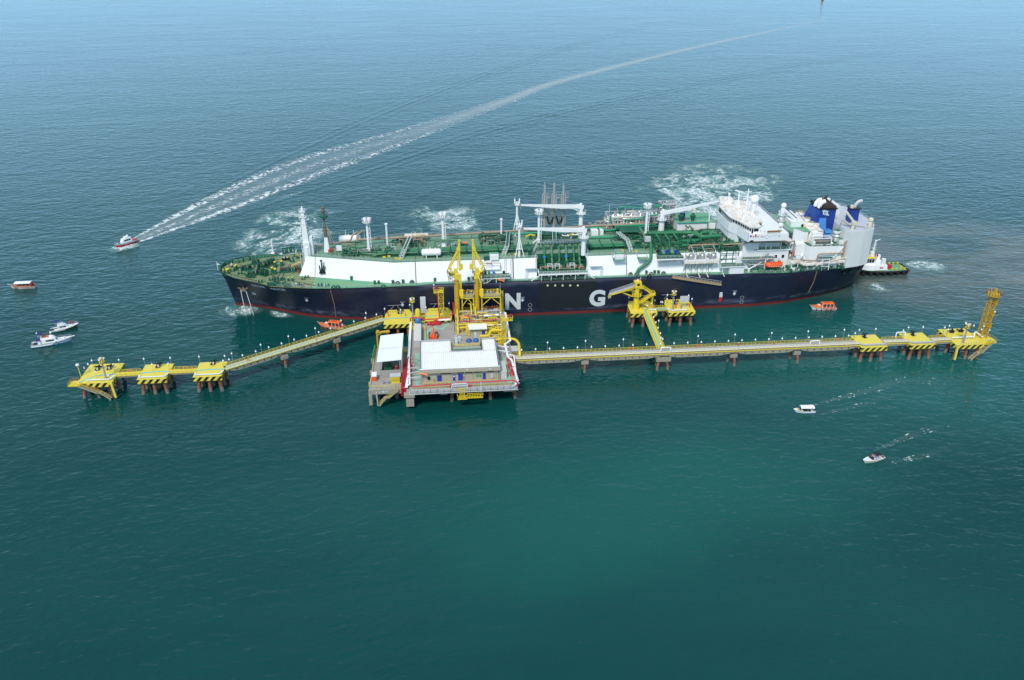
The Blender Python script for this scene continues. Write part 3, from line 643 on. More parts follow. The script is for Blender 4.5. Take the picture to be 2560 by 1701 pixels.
# ---------------------------------------------------------------- forecastle gear
def winch(px, py, L=5.0, rz=0.0, rope=None, z=None, wheel=1.15):
    x, y, _ = at(px, py, 15.9); z = deckz(x) if z is None else z
    c, q = math.cos(rz), math.sin(rz); P = lambda u, v, w: (x + u * c - v * q, y + u * q + v * c, z + w)
    m = MB(); m.obox(x, y, z, L, 2.2, .45, rz); m.obox(x - L * .1 * c, y - L * .1 * q, z + .4, 1.3, 1.9, 1.5, rz)
    o = m.build('mooring_winch', mach, ship, smooth=40)
    for u in (-L * .42, L * .02, L * .2, L * .46):
        m = MB(); m.cyl(P(u - .13, 0, 1.5), P(u + .13, 0, 1.5), wheel, n=16); m.build('winch_flange', mach, o, smooth=40)
    m = MB(); m.cyl(P(-L * .42, 0, 1.5), P(L * .02, 0, 1.5), wheel * .62, n=12); m.cyl(P(L * .2, 0, 1.5), P(L * .46, 0, 1.5), wheel * .66, n=12); m.build('winch_drum', rope or dark, o, smooth=40)
    return o
ropem = M('brown mooring rope', (.07, .045, .04), .9, var=.5, vs=2)
T1 = lambda X, Y: (530 + X / 8, 560 + Y / 8)
winch(*T1(690, 930), L=4.6, rz=.35); winch(*T1(1010, 860), L=4.4, rz=.3, wheel=1.35); winch(*T1(1010, 1010), L=4.8, rz=-.5, wheel=1.4)
winch(*T1(880, 800), L=3.4, rz=.3, wheel=.8); winch(*T1(1180, 780), L=3.4, rz=.5, wheel=1.0); winch(*T1(790, 1030), L=3.2, rz=.2, wheel=.8)
winch(*T1(1570, 930), L=9.5, rz=.06, rope=ropem, wheel=1.0)
def bollard(X, Y, s=1.0, cap=True):
    x, y, _ = at(*T1(X, Y), 15.6); z = deckz(x); m = MB(); m.lathe(x, y, [(.75 * s, z), (.5 * s, z + 1.5 * s), (.48 * s, z + 1.9 * s)], 10)
    o = m.build('roller_pedestal', mach, ship, smooth=40)
    if cap: m = MB(); m.cyl((x, y, z + 1.9 * s), (x, y, z + 2.15 * s), .52 * s, n=10); m.build('roller_cap', yel2, o, smooth=40)
for X, Y, s in ((1265, 850, 1.15), (1398, 830, 1.15), (1212, 970, 1.15), (1268, 990, 1.15), (478, 960, 1), (495, 920, .8), (1530, 1128, .75), (1612, 1122, .75), (1713, 680, .8), (1785, 655, .7)): bollard(X, Y, s)
def bitts(X, Y, s=1.0, mat=mach, rz=.1):
    x, y, _ = at(*T1(X, Y), 15.6); z = deckz(x); m = MB(); m.obox(x, y, z, 2.2 * s, .9 * s, .2, rz)
    for u in (-.6, .6): m.cyl((x + u * s, y + u * s * rz, z + .2), (x + u * s, y + u * s * rz, z + 1.1 * s), .3 * s, n=8)
    m.build('mooring_bitts', mat, ship, smooth=40)
for X, Y, s in ((415, 985, 1), (570, 1030, 1), (700, 1045, 1), (800, 1090, 1.2), (730, 1080, 1), (1185, 1120, 1), (1290, 1100, 1.1), (1290, 1160, 1.1), (1413, 1112, 1), (970, 1170, 1), (1600, 745, 1), (1670, 640, .9), (225, 985, 1.1), (300, 1030, 1.3), (1825, 1100, .8), (1897, 1060, .9), (1720, 1220, 1), (2165, 1230, 1.1), (2300, 1235, 1)): bitts(X, Y, s)
m = MB(); x, y, _ = at(*T1(280, 930), 16.6); m.cbox(x, y, 16.6, 2.6, 1.2, .7); m.cbox(x - .6, y - .7, 16.6, 1, .9, .5); m.build('bow_stopper', yel2, ship)
x, y, _ = at(*T1(118, 905), 17.6); m = MB(); m.cyl((x, y, 17.2), (x - .1, y, 21.0), .13, .08, 6); o = m.build('jackstaff', white, ship)
m = MB(); m.quad((x, y, 19.4), (x + 1.2, y - .1, 19.6), (x, y, 20.3)); m.build('pennant', white, o)
for X, Y in ((492, 800), (580, 778), (706, 745)):
    x, y, _ = at(*T1(X, Y), 16.0); z = deckz(x); o = MB(); o.prism([(x - 1, y - .9), (x + 1, y - .5), (x + 1, y + .9), (x - 1, y + .5)], z, z + 1.5); o = o.build('panama_chock', pipel, ship)
    m = MB(); m.pipe([(x + 1.0 * math.cos(t), y + .6 + .3 * math.cos(t), z + .9 + 1.1 * math.sin(t)) for t in [math.pi * i / 8 for i in range(9)]], .22, 6); m.build('chock_ring', navyd, o, smooth=60)
for X, Y in ((1455, 600), (1540, 590), (1622, 578)):
    x, y, _ = at(*T1(X, Y), 15.3); m = MB()
    for u in (-.65, .65): m.bar((x + u, y, 15.3), (x + u * .8, y, 18.0), .5, .5)
    m.box(x - .9, y - .35, 17.6, x + .9, y + .35, 18.2); m.box(x - .9, y - .4, 15.3, x + .9, y + .4, 15.9); m.build('pedestal_fairlead', mach, ship)
x, y, _ = at(*T1(1755, 575), 15.3); m = MB(); m.cbox(x, y, 15.3, 2.3, 1, 1.4); m.build('deck_locker', mach, ship)
x, y, _ = at(*T1(1480, 730), 15.3); m = MB()
for i in range(5): m.cbox(x - 1.4 + i * .7, y + (i % 2) * .5, 15.3, .6, 1.0, 1.0 + .3 * (i % 3))
m.build('hose_reel', black, ship); MB().cbox(x - .6, y, 16.4, .8, .8, .4).build('reel_cover', lgrey, ship); MB().cbox(x + .7, y, 16.5, .7, .8, .3).build('reel_cover', lgrey, ship)
a, b = at(*T1(1590, 850), 16.3), at(*T1(1770, 765), 16.5); m = MB(); m.bar(a, b, .75, .6); m.build('spare_beam', M('tan spar paint', (.62, .38, .16)), ship)
m = MB(); x, y, _ = at(*T1(1735, 985), 15.3); m.cyl((x, y, 15.3), (x, y, 16.7), .3, n=8); m.build('hydrant', red, ship)
x, y, _ = at(*T1(400, 870), 16); m = MB(); m.lathe(x, y, [(.45, 16), (.45, 17.6), (.2, 17.9)], 8); m.build('mushroom_vent', lgrey, ship, smooth=40)
# stray gear that gives the bow its cluttered look
rr = random.Random(5); m = MB()
for i in range(60):
    s = rr.uniform(-118, -92); h = hull_h(s, 15.5) - 2.5; y = CL + rr.uniform(-h, h * .9); z = deckz(s); k = rr.random()
    if k < .5: m.cbox(s, y, z, rr.uniform(.3, .9), rr.uniform(.3, .9), rr.uniform(.3, .9))
    else: m.bar((s, y, z + .12), (s + rr.uniform(-3, 3), y + rr.uniform(-2, 2), z + .12), .16)
m.build('loose_deck_gear', mach, ship, kind='stuff')
m = MB()
for (X0, Y0), (X1, Y1) in (((1300, 830), (1190, 1110)), ((1400, 940), (1270, 1090)), ((1440, 960), (1390, 1130)), ((560, 1090), (900, 1150)), ((340, 1035), (560, 1090)), ((340, 905), (640, 905)), ((1580, 1130), (2080, 1230))):
    a, b = at(*T1(X0, Y0), 15.6), at(*T1(X1, Y1), 15.6); m.bar((a[0], a[1], deckz(a[0]) + .1), (b[0], b[1], deckz(b[0]) + .1), .2)
m.build('mooring_lines', ropem, ship, kind='stuff')
m = MB()
for (X0, Y0), (X1, Y1) in (((1700, 1130), (2360, 1145)), ((1860, 1085), (1860, 1130)), ((2020, 1180), (2360, 1195)), ((2050, 1180), (2050, 1230))):
    a, b = at(*T1(X0, Y0), 15.35), at(*T1(X1, Y1), 15.35); m.bar((a[0], a[1], 15.3), (b[0], b[1], 15.3), .14, .06)
for (X0, Y0), (X1, Y1) in (((0, 1395), (540, 1430)), ((0, 1425), (600, 1470)), ((815, 1470), (830, 1430)), ((830, 1430), (1060, 1430))):
    a, b = tp(2, X0, Y0, 15.3), tp(2, X1, Y1, 15.3); m.bar((a[0], a[1], 15.3), (b[0], b[1], 15.3), .14, .06)
m.build('walkway_line', M('yellow deck line', (.5, .45, .12)), ship)
# foremast and its house at the trunk nose
m = MB(); x, y = -84.4, 19.0
m.box(-86.1, 16.8, 15.3, -83.4, 21.4, 29.0); m.box(-83.4, 18.2, 23.2, -82.2, 21.2, 31.0); m.cyl((-84.6, 17.4, 23), (-84.6, 17.4, 27), 1.0, n=12)
fo = m.build('foremast', white, ship)
m = MB(); m.prism([(-86, 17.6), (-83.6, 17.6), (-83.6, 20.4), (-86, 20.4)], 29, 43.0, [(-85.5, 18.5), (-84.6, 18.5), (-84.6, 19.5), (-85.5, 19.5)]); m.build('mast_post', white, fo)
m = MB()
for z, w in ((35.6, 1.3), (39.2, 1.6), (41.6, 1.3)): m.box(-85.1 - w, 18, z, -85.1 + w, 20, z + .15); m.rail([(-85.1 - w, 18, z + .1), (-85.1 + w, 18, z + .1), (-85.1 + w, 20, z + .1), (-85.1 - w, 20, z + .1)], h=.9, step=1.2, w=.09, closed=True)
m.bar((-86.5, 19, 38), (-83.4, 19, 38), .2); m.cbox(-86.3, 19, 38, .5, .5, .8); m.cbox(-83.6, 19, 38, .4, .4, .6); m.cbox(-85, 19, 43, .5, .5, .8); m.build('mast_platform', white, fo)
m = MB(); m.ladder((-86.4, 16.2, 15.3), (-86.4, 16.2, 29), (0, .9, 0), .1, .8); m.ladder((-87.4, 16.0, 15.3), (-87.4, 16.0, 25), (0, .9, 0), .1, .8); m.build('mast_ladder', lgrey, fo)
m = MB(); m.prism([(-88.9, 14.6), (-85.2, 14.6), (-85.2, 16.6), (-88.2, 16.6)], 15.3, 16.0, [(-86.0, 15.4), (-85.2, 15.4), (-85.2, 16.6), (-86.0, 16.6)]); m.build('mast_foot', white, fo)
# vent mast
m = MB(); m.prism([(-78.2, 20.2), (-75.8, 20.2), (-75.8, 22.6), (-78.2, 22.6)], 23.2, 29.6, [(-77.6, 20.8), (-76.4, 20.8), (-76.4, 22), (-77.6, 22)])
vm = m.build('vent_mast', white, ship)
sootp = M('weathered brown mast', (.17, .13, .095), .7, var=.35, vs=.6)
m = MB(); m.cyl((-77, 21.4, 29.6), (-77, 21.4, 33.5), .75, .62, 10); m.cyl((-77, 21.4, 33.5), (-77, 21.4, 41.5), .5, .42, 10); m.lathe(-77, 21.4, [(.4, 40), (.9, 40.6), (.9, 41.2), (.5, 41.8), (.75, 42.3), (.3, 42.7)], 10); m.build('mast_pipe', sootp, vm, smooth=40)
m = MB(); m.lathe(-77, 21.4, [(1.5, 38.2), (1.75, 38.4), (1.75, 38.9), (1.5, 39.0)], 12); m.build('mast_platform', mach, vm, smooth=40)
m = MB(); m.pipe([(-76.4, 21.4, 33), (-75.5, 21.4, 32.6), (-75.2, 21.6, 27), (-74, 23, 25.8), (-71, 25.2, 25.8)], .38, 8); m.build('vent_pipe', brownp, vm, smooth=50)
m = MB()
for ex, ey in ((-83, 26), (-72, 18), (-81, 15.8)): m.bar((-77, 21.4, 37), (ex, ey, 23.3), .06)
m.build('mast_stay', lgrey, vm)
m = MB(); x, y, _ = tp(2, 15, 800, 23.2); m.cbox(x, y, 23.2, 1.8, 1.4, 1.3); m.build('fire_box', red, ship)
# light masts ---------------------------------------------------------
def light_mast(s, y, top=38.6, first=[None]):
    if first[0] is not None:
        c = dup(first[0]); c.location = Vector((s - first[1], y - first[2], 0)); return c
    m = MB(); m.cyl((s, y, 23.2), (s, y, top - 2.0), .62, .52, 10); m.prism([(s - 1, y - 1), (s + 1, y - 1), (s + 1, y + 1), (s - 1, y + 1)], 23.2, 25.6, [(s - .5, y - .5), (s + .5, y - .5), (s + .5, y + .5), (s - .5, y + .5)])
    m.bar((s - .2, y, 25.5), (s - 2.4, y + .4, 23.3), .35, .5)
    o = m.build('light_mast', whitec, ship, smooth=45)
    m = MB(); m.bar((s + 1.05, y, 23.2), (s + 1.05, y, top - 2), .24)
    for i in range(7): m.bar((s + .3, y, 24.2 + i * 1.9), (s + 1.05, y, 24.2 + i * 1.9), .18)
    m.build('mast_ladder', whitec, o)
    m = MB(); m.lathe(s, y, [(1.9, top - 2), (2.0, top - 1.9), (2.0, top - 1.75), (.1, top - 1.7)], 16); m.rail([(s + 1.95 * math.cos(t), y + 1.95 * math.sin(t), top - 1.8) for t in [math.pi * i / 7 for i in range(14)]], h=1.3, step=3, w=.12, closed=True); m.build('lamp_platform', whitec, o, smooth=30)
    for u in (-.85, .85): m = MB(); m.cyl((s + u, y - .7, top - .9), (s + u, y + .7, top - .9), .75, n=10); m.build('floodlight', whitec, o, smooth=40)
    first[0] = o; first.append(s); first.append(y); return o
for s, y in ((-59.4, 18.2), (-28.3, 22.0), (12.4, 22.5), (59.9, 26.1)): light_mast(s, y)
# small white vent posts
for k, X, Y, zt in ((2, 1150, 660, 31), (3, 1068, 560, 31)):
    x, y, _ = tp(k, X, Y, 23.2); m = MB(); m.cyl((x, y, 23.2), (x, y, zt + 1), .42, n=8); m.lathe(x, y, [(.3, zt + 1), (.65, zt + 1.2), (.65, zt + 1.7), (.2, zt + 2)], 8); m.build('vent_post', white, ship, smooth=40)
# ---------------------------------------------------------------- cargo piping on the tank trunk
def pipe_part(pts, r, mat=pipeg, name='cargo_pipe', n=8, label=None, parent=None, bend=2.2):
    return MB().pipe(pts, r, n, bend).build(name, mat, parent or ship, smooth=50, label=label)
for y, z, r in ((13.1, 24.5, .32), (14.5, 24.6, .38), (16.0, 24.6, .42), (17.5, 24.6, .36)):
    pipe_part([(-58 + (y - 13) * 3, y - 1, 23.9), (-55 + (y - 13) * 3, y, z), (10.5, y, z)], r, pipel if y in (13.1, 17.5) else pipeg)
    pipe_part([(30.5, y, z), (52 if y < 17 else 56, y, z)], r * 1.35, pipeg if y < 15 else pipel)
for s in [-52 + 6.6 * i for i in range(10)] + [33 + 5 * i for i in range(4)]:
    m = MB(); m.box(s - .18, 12.2, 23.2, s + .18, 12.6, 25.6); m.box(s - .18, 18.2, 23.2, s + .18, 18.6, 25.6); m.box(s - .22, 12.0, 24.85, s + .22, 18.8, 25.15)
    for y in (13.8, 15.3, 16.8): m.box(s - .1, y - .1, 23.2, s + .1, y + .1, 25)
    m.build('pipe_support', mach, ship)
for a, b in ((-56, 9.8), (31, 56)): MB().box(a, 12.4, 23.22, b, 18.4, 23.34).build('pipe_shade_plate', mach, ship)  # dark plate added under the pipes, its colour standing in for their shade
pipe_part([(-27 - 5, 17.4, 24.5), (-27 - 5, 20.6, 26.6), (-21.5, 21.0, 26.6), (-21.5, 17.4, 24.5)], .42, pipel, 'expansion_loop')
pipe_part([(-66, 22.5, 24.4), (-62.6, 19.8, 24.4), (-62.6, 16.0, 24.4), (-52, 15.2, 24.4)], .36, pipeg)
pipe_part([(-70, 21, 24.2), (-66, 17, 24.2), (-60, 14.4, 24.2), (-54, 13.0, 24.2)], .34, pipel)
# long tan line on the far side
pipe_part([(-70, 25.2, 25.8), (-67.5, 26.0, 25.8), (-66.5, 26.4, 28.3), (-64.6, 29.5, 28.3)], .42, brownp, 'vent_line')
pipe_part([(-62.5, 30.5, 28.4), (-64.2, 27.6, 28.2), (-65, 26.6, 26), (-60, 26.7, 26), (-26, 28.9, 26), (4, 31, 26.1), (34, 34, 26.1), (66.5, 34.4, 26.4)], .48, brownp, 'vent_line')
pipe_part([(-82, 22.6, 25.2), (-76, 24.2, 25.2), (-69, 24.8, 25.2), (-66, 24.9, 23.9)], .22, brownp, 'vent_line')
pipe_part([(-13, 28.6, 25.1), (6, 29.8, 25.2), (14, 29.8, 25.3), (14.5, 27.5, 24.6), (22, 27.5, 24.6), (23, 30.5, 25.3), (30, 31, 25.3)], .45, teal, 'spray_line')
for s in [-78 + 6.2 * i for i in range(23)]:
    y = interp([(-80, 24), (-65, 26.5), (-26, 28.9), (4, 31), (34, 34), (66, 34.4)], s); m = MB()
    m.bar((s, y, 23.2), (s, y, 25.7), .2); m.bar((s - .0, y - .9, 25.6), (s, y + .7, 25.6), .22); m.build('pipe_stanchion', mach, ship)
# tangled equipment -------------------------------------------------------
def clutter(name, x0, x1, y0, y1, z0, z1, n, mat, seed, r=(.1, .3), boxes=.3):
    q = random.Random(seed); m = MB()
    for i in range(n):
        x, y, z = q.uniform(x0, x1), q.uniform(y0, y1), q.uniform(z0 + .2, z1); k = q.random(); rr_ = q.uniform(*r)
        if k < boxes: a, b, c = q.uniform(.4, 1.3), q.uniform(.4, 1.2), q.uniform(.4, 1.3); z = min(z, z1 - c); m.cbox(x, y, z if q.random() < .5 else z0, a, b, c)
        elif k < boxes + .2: m.cyl((x, y, z0), (x, y, z), rr_, n=6)
        else:
            L_ = q.uniform(1, (x1 - x0) * .5); x2 = max(x0, min(x1, x + q.choice((-1, 1)) * L_)); y2 = y + q.choice((-1, 0, 0, 1)) * q.uniform(.5, 2)
            m.pipe([(x, y, z0), (x, y, z), (x2, y, z), (x2, max(y0, min(y1, y2)), z), (x2, max(y0, min(y1, y2)), max(z0, z - q.uniform(.5, 2)))], rr_, 6)
    return m.build(name, mat, ship, smooth=45, kind='stuff')
clutter('valve_piping', -70, -50, 13, 20, 23.2, 25.4, 46, mach, 1); clutter('valve_piping', -70, -50, 14, 21, 23.2, 25.2, 18, pipel, 2); clutter('valve_frames', -64, -48, 15, 22, 23.6, 25.8, 18, lgrey, 3, (.06, .12), .1)
clutter('valve_piping', -47, -36, 24, 31, 23.2, 26.5, 34, brownp, 4, (.08, .2)); clutter('valve_piping', -50, -36, 22, 30, 23.2, 25.5, 26, mach, 5)
clutter('valve_piping', -13, 1, 22, 32, 23.2, 26.5, 60, mach, 6); clutter('valve_piping', -12, -4, 24, 31, 23.2, 26, 20, brownp, 7, (.1, .2)); clutter('valve_frames', -10, 4, 20, 30, 23.2, 26, 16, lgrey, 8, (.06, .12), .15)
clutter('valve_piping', -26, -14, 18.5, 21.5, 23.2, 25.2, 16, mach, 9); clutter('valve_frames', -27, -21, 19, 22, 23.2, 25.4, 8, lgrey, 10, (.07, .2), .5)
clutter('valve_piping', 11, 30, 19, 34, 23.2, 26, 60, mach, 11); clutter('valve_frames', 20, 30, 20, 26, 23.2, 26, 22, white, 12, (.1, .25), .4)
clutter('valve_piping', -36, -20, 10.5, 12, 23.2, 24.6, 12, mach, 13, (.1, .2)); clutter('valve_piping', -76, -68, 14, 22, 23.2, 24.6, 12, mach, 14, (.08, .16))
for (px, py), lab in (((1108, 555), 0), ((1120 + 345 / 8, 530 + 640 / 8), 1)):
    pass
x, y, _ = tp(3, 345, 685, 23.2); m = MB(); m.cbox(x, y, 23.2, 2.2, 1.2, 1.3); m.build('deck_locker', mach, ship); m = MB(); m.cbox(x, y, 24.52, 2.1, 1.2, .5); m.build('locker_lid', orange2, ship)
# white and cream pressure tanks
def tank(x0, x1, y, z, r, mat, legs=True, nozzles=True, parent=None):
    m = MB(); rg = []
    for u, k in ((0, .05), (.12, .55), (.35, .85), (.8, 1), (1, 1)): rg.append((x0 + u * r * .6, k * r))
    rg += [(x1 - (a - x0), b) for a, b in reversed(rg)]
    m.loft([[(xx, y + q * math.cos(2 * math.pi * j / 16), z + q * math.sin(2 * math.pi * j / 16)) for j in range(16)] for xx, q in rg])
    o = m.build('pressure_tank', mat, parent or ship, smooth=40)
    if legs:
        for xx in (lerp(x0, x1, .24), lerp(x0, x1, .78)):
            for dy in (-.9, .9): m = MB(); m.cyl((xx, y + dy * .7 * r, z - r * .6), (xx, y + dy * .7 * r, z - r - .9), .22, n=6); m.build('tank_leg', mat, o)
    if nozzles:
        for t in (.3, .45, .7): m = MB(); xx = lerp(x0, x1, t); m.cyl((xx, y, z + r * .9), (xx, y, z + r + .5), .28 if t == .45 else .16, n=8); m.build('tank_nozzle', mat, o)
    return o
tank(-37.6, -29.4, 10.2, 25.6, 1.45, whitec); tank(-73, -63.6, 31.2, 24.9, 1.5, whitec, False); tank(-45, -34.4, 31.5, 24.9, 1.2, cream, False, True)
for s, y in ((-69.8, 31), (-66.5, 31.5), (-62, 31), (-61, 32)): m = MB(); m.cyl((s, y, 24), (s, y, 28.6), .16, .1, 6); m.build('whip_post', white, ship)
m = MB(); x, y, _ = tp(2, 190, 790, 23.4); m.cbox(x, y, 23.9, 2.2, 1.8, 2.6); o = m.build('deck_cabinet', white, ship); m = MB(); m.cbox(x, y, 26.5, 2.2, 1.8, .06); m.build('cabinet_top', mach, o); m = MB(); m.bar((x, y, 23.2), (x, y, 23.9), .5); m.build('cabinet_foot', mach, o)
# catwalks over the pipes
def catwalk(p, q, w=1.0, stairs=None, z=26.3, mat=mach):
    m = MB(); a = Vector((p[0], p[1], z)); b = Vector((q[0], q[1], z)); d = (b - a).normalized(); n = Vector((-d.y, d.x, 0)) * w / 2
    m.bar(a, b, w, .14); o = m.build('catwalk', mat, ship); m = MB()
    for sg in (-1, 1): m.rail([a + n * sg, b + n * sg], h=1.1, step=1.8, w=.13)
    ends = [(a, stairs)] if stairs else []
    for e, s_ in ends:
        f = Vector((e.x + s_[0], e.y + s_[1], 23.3))
        for sg in (-1, 1): m.bar(e + n * sg, f + n * sg, .16); m.bar(e + n * sg + Vector((0, 0, 1.1)), f + n * sg + Vector((0, 0, 1.1)), .12)
        for i in range(6): c = e + (f - e) * (i / 6); m.bar(c + n, c - n, .25, .06)
    m.build('catwalk_railing', white, o)
    for t in (.05, .5, .95): c = a + (b - a) * t; MB().bar((c.x, c.y, 23.2), c, .2).build('catwalk_post', mach, o)
catwalk((-44.2, 12.4), (-42.2, 26.5), 1.3, (-1.9, -2.6)); catwalk((-2.0, 12.0), (-.2, 27), 1.3, (-1.9, -2.6)); catwalk((18.2, 15.5), (20.2, 31), 1.5)
catwalk((48.6, 11.6), (46.4, 21.5), 1.2, (1.2, -2.8), z=26.8)
m = MB()
for k, X, Y in ((2, 1085, 915), (2, 1180, 897), (2, 1330, 940), (2, 1400, 950), (3, 1145, 830), (3, 965, 850), (3, 1350, 850), (5, 1130, 780), (5, 1400, 795)):
    x, y, _ = tp(k, X, Y, 23.3); m.box(x - .6, y - .3, 23.25, x + .6, y - .15, 24.0); m.box(x - .6, y + .3, 23.25, x - .45, y - .2, 24.0)
m.build('yellow_deck_guards', yel2, ship, kind='stuff')
# ---------------------------------------------------------------- deck cranes
def crane(base, zt, tip, tilt_z, name='deck_crane', rpost=1.0, platform=True):
    x, y = base; m = MB(); m.cyl((x, y, 23.2), (x, y, zt - 3.2), rpost, rpost * .9, 16); o = m.build(name, whitec, ship, smooth=40)
    m = MB(); d = Vector((tip[0] - x, tip[1] - y, 0)).normalized()
    m.cyl((x, y, zt - 3.2), (x, y, zt - .9), rpost * .8, rpost * .72, 12); c = Vector((x, y, zt - .9)) ; m.bar(c - d * .9, c + d * 2.2 + Vector((0, 0, .7)), 1.5, 1.6)
    m.sph((x + d.x * .3, y + d.y * .3, zt + .5), .7, 8, 6); m.build('crane_house', whitec, o, smooth=40)
    a = c + d * 1.4 + Vector((0, 0, .9)); b = Vector((tip[0], tip[1], tilt_z)); n = Vector((-d.y, d.x, 0)); u = Vector((0, 0, 1)); rings = []
    for t, h, w in ((0, 1.5, 1.0), (.3, 1.7, 1.0), (.62, 1.15, .8), (1, .55, .55)):
        p = a + (b - a) * t; rings.append([p + n * w / 2 + u * .35, p - n * w / 2 + u * .35, p - n * w / 2 + u * (.35 - h), p + n * w / 2 + u * (.35 - h)])
    m = MB(); m.loft(rings); m.build('crane_boom', whitec, o)
    m = MB(); m.bar(c + d * .6 - u * 1.2, a + (b - a) * .2 - u * .9, .4); m.build('boom_cylinder', whitec, o)
    m = MB(); m.bar(c - n * .3 + u * 1.6, a + (b - a) * .98 + u * .45, .07); m.cyl(b - u * .2, b - u * 1.4, .28, n=8); m.build('hoist_tackle', grey, o)
    if platform:
        m = MB(); m.lathe(x, y, [(rpost, zt - 3.7), (2.3, zt - 3.6), (2.3, zt - 3.45), (rpost, zt - 3.4)], 16); m.rail([(x + 2.25 * math.cos(t), y + 2.25 * math.sin(t), zt - 3.45) for t in [math.pi * i / 7 for i in range(14)]], h=1.2, w=.1, closed=True); m.build('crane_platform', whitec, o, smooth=30)
    return o
crane((29.2, 7.4), 34.6, (4.2, 8.4), 35.2)
crane((33.0, 37.2), 34.6, (6.2, 38.4), 35.2)
crane((68.2, 31.6), 32.6, (92.4, 30.0), 37.2, rpost=1.35)
def boom_rest(x, y, zt, zb=23.2):
    m = MB(); m.cyl((x, y, zb), (x, y, zt - 2.2), .55, .45, 10); o = m.build('boom_rest', whitec, ship, smooth=40); m = MB()
    for dx, dy in ((-1.9, -1.5), (1.9, -1.5), (0, 2.2)): m.bar((x + dx, y + dy, zb), (x, y, zb + 8.5), .3)
    m.bar((x - 1.2, y - .9, zb + 3.6), (x + 1.2, y - .9, zb + 3.6), .3); m.build('rest_brace', whitec, o); m = MB()
    m.cbox(x, y, zt - 2.2, 2.2, 2.0, .3); m.rail([(x - 1.1, y - 1, zt - 1.9), (x + 1.1, y - 1, zt - 1.9), (x + 1.1, y + 1, zt - 1.9), (x - 1.1, y + 1, zt - 1.9)], h=.9, w=.14, closed=True, step=1)
    for u in (-.95, .95): m.bar((x + u, y, zt - 1.9), (x + u * 1.1, y, zt + .6), .5)
    m.build('rest_platform', whitec, o)
boom_rest(2.6, 8.2, 38.2); boom_rest(4.6, 38.4, 37.6)
m = MB(); x = 89.5; y = 31.5; m.bar((x, y, 27.5), (x, y, 35.6), .45); m.bar((x, y, 33), (x + 2, y - 2.5, 31.5), .35); m.build('boom_rest', whitec, ship)
# ---------------------------------------------------------------- near side loading manifold
m = MB(); m.box(9.8, -.5, 17.9, 30.0, 10.4, 18.5); mf = m.build('manifold_platform', whitec, ship)
m = MB(); m.box(10.1, .0, 18.51, 29.8, 10.4, 18.56); m.build('manifold_floor', mach, mf)
m = MB(); m.box(9.9, 10.3, 18.5, 29.9, 10.48, 23.2); m.box(9.54, 3.6, 18.5, 9.7, 10.4, 23.1); m.box(29.85, 3.6, 18.5, 29.98, 10.4, 23.1); m.build('recess_lining', mach, mf)
m = MB(); m.rail([(9.9, 3, 18.5), (9.9, -.4, 18.5), (29.9, -.4, 18.5), (29.9, 3, 18.5)], step=1.6, w=.1); m.build('manifold_railing', white, mf)
m = MB()
for s in [11 + 3.0 * i for i in range(7)]: m.box(s - .12, -.45, 17.3, s + .12, 8, 17.9)
for s in (11, 15, 20, 25, 29): m.bar((s, 0, 17.4), (s, .5, 15.3), .3)
m.bar((10, -.3, 17.8), (6.8, .6, 15.3), .35); m.bar((30, -.3, 17.8), (33, .6, 15.3), .35); m.build('platform_strut', white, mf)
for i, s in enumerate((13.2, 16.3, 19.4, 22.4, 25.6, 27.9)):
    o = pipe_part([(s, 17.5, 25.4), (s, 12, 25.6), (s, 10, 24.6), (s, 9.2, 22.5), (s, 8.0, 20.2), (s, 4.6, 19.7)], .48, pipel if i % 2 else pipeg, 'manifold_pipe', parent=mf)
    m = MB(); m.cyl((s, 4.6, 19.7), (s, 3.2, 19.6), .34, .3, 10); m.cyl((s, 4.5, 19.7), (s, 4.2, 19.7), .7, n=12); m.build('manifold_flange', brownp, o, smooth=40)
    m = MB(); m.cyl((s, 9.1, 21.9), (s, 9.3, 22.5), .8, n=10); m.build('manifold_valve', skyblue if i % 3 == 0 else mach, o, smooth=40)
for s in (15, 18, 24.2):
    m = MB()
    for dx in (-.9, .9):
        for dy in (0, 1.4): m.bar((s + dx, 4 + dy, 18.5), (s + dx, 4 + dy, 20.6), .18)
    m.rail([(s - .9, 4, 19.5), (s + .9, 4, 19.5), (s + .9, 5.4, 19.5), (s - .9, 5.4, 19.5)], h=1.1, w=.16, closed=True); m.build('drain_frame', white, mf)
clutter('manifold_piping', 10.5, 29.5, 5, 10, 18.6, 21.2, 34, mach, 21, (.1, .25)); clutter('manifold_piping', 11, 29, 3, 6, 18.6, 19.6, 10, brownp, 22, (.1, .2))
m = MB(); m.box(10.6, 12.6, 26.3, 30, 14.6, 26.5); o = m.build('manifold_catwalk', mach, mf); m = MB(); m.rail([(10.6, 12.6, 26.5), (30, 12.6, 26.5)], step=1.4, w=.14); m.rail([(10.6, 14.6, 26.5), (30, 14.6, 26.5)], step=1.4, w=.12)
for sx, ex in ((10.6, 8.2), (30, 31.6)):
    for dy in (0, 1.0): m.bar((sx, 12.6 + dy * .5, 26.5), (ex, 8.6 + dy, 23.3), .16); m.bar((sx, 12.6 + dy * .5, 27.5), (ex, 8.6 + dy, 24.4), .12)
m.build('catwalk_railing', lgrey, o)
for s in [11.5 + 3 * i for i in range(7)]: MB().bar((s, 12.8, 23.2), (s, 12.8, 26.3), .2).build('catwalk_post', mach, o)
m = MB(); m.rail([(9.9, 10.6, 23.2), (29.9, 10.6, 23.2)], step=1.8, w=.1); m.build('recess_railing', lgrey, mf)
for s in (9.3, 30.4): m = MB(); m.ladder((s, 3.8, 18.5), (s, 6.0, 24.4), (.8, 0, 0), .12, .8); m.build('recess_ladder', white, mf)
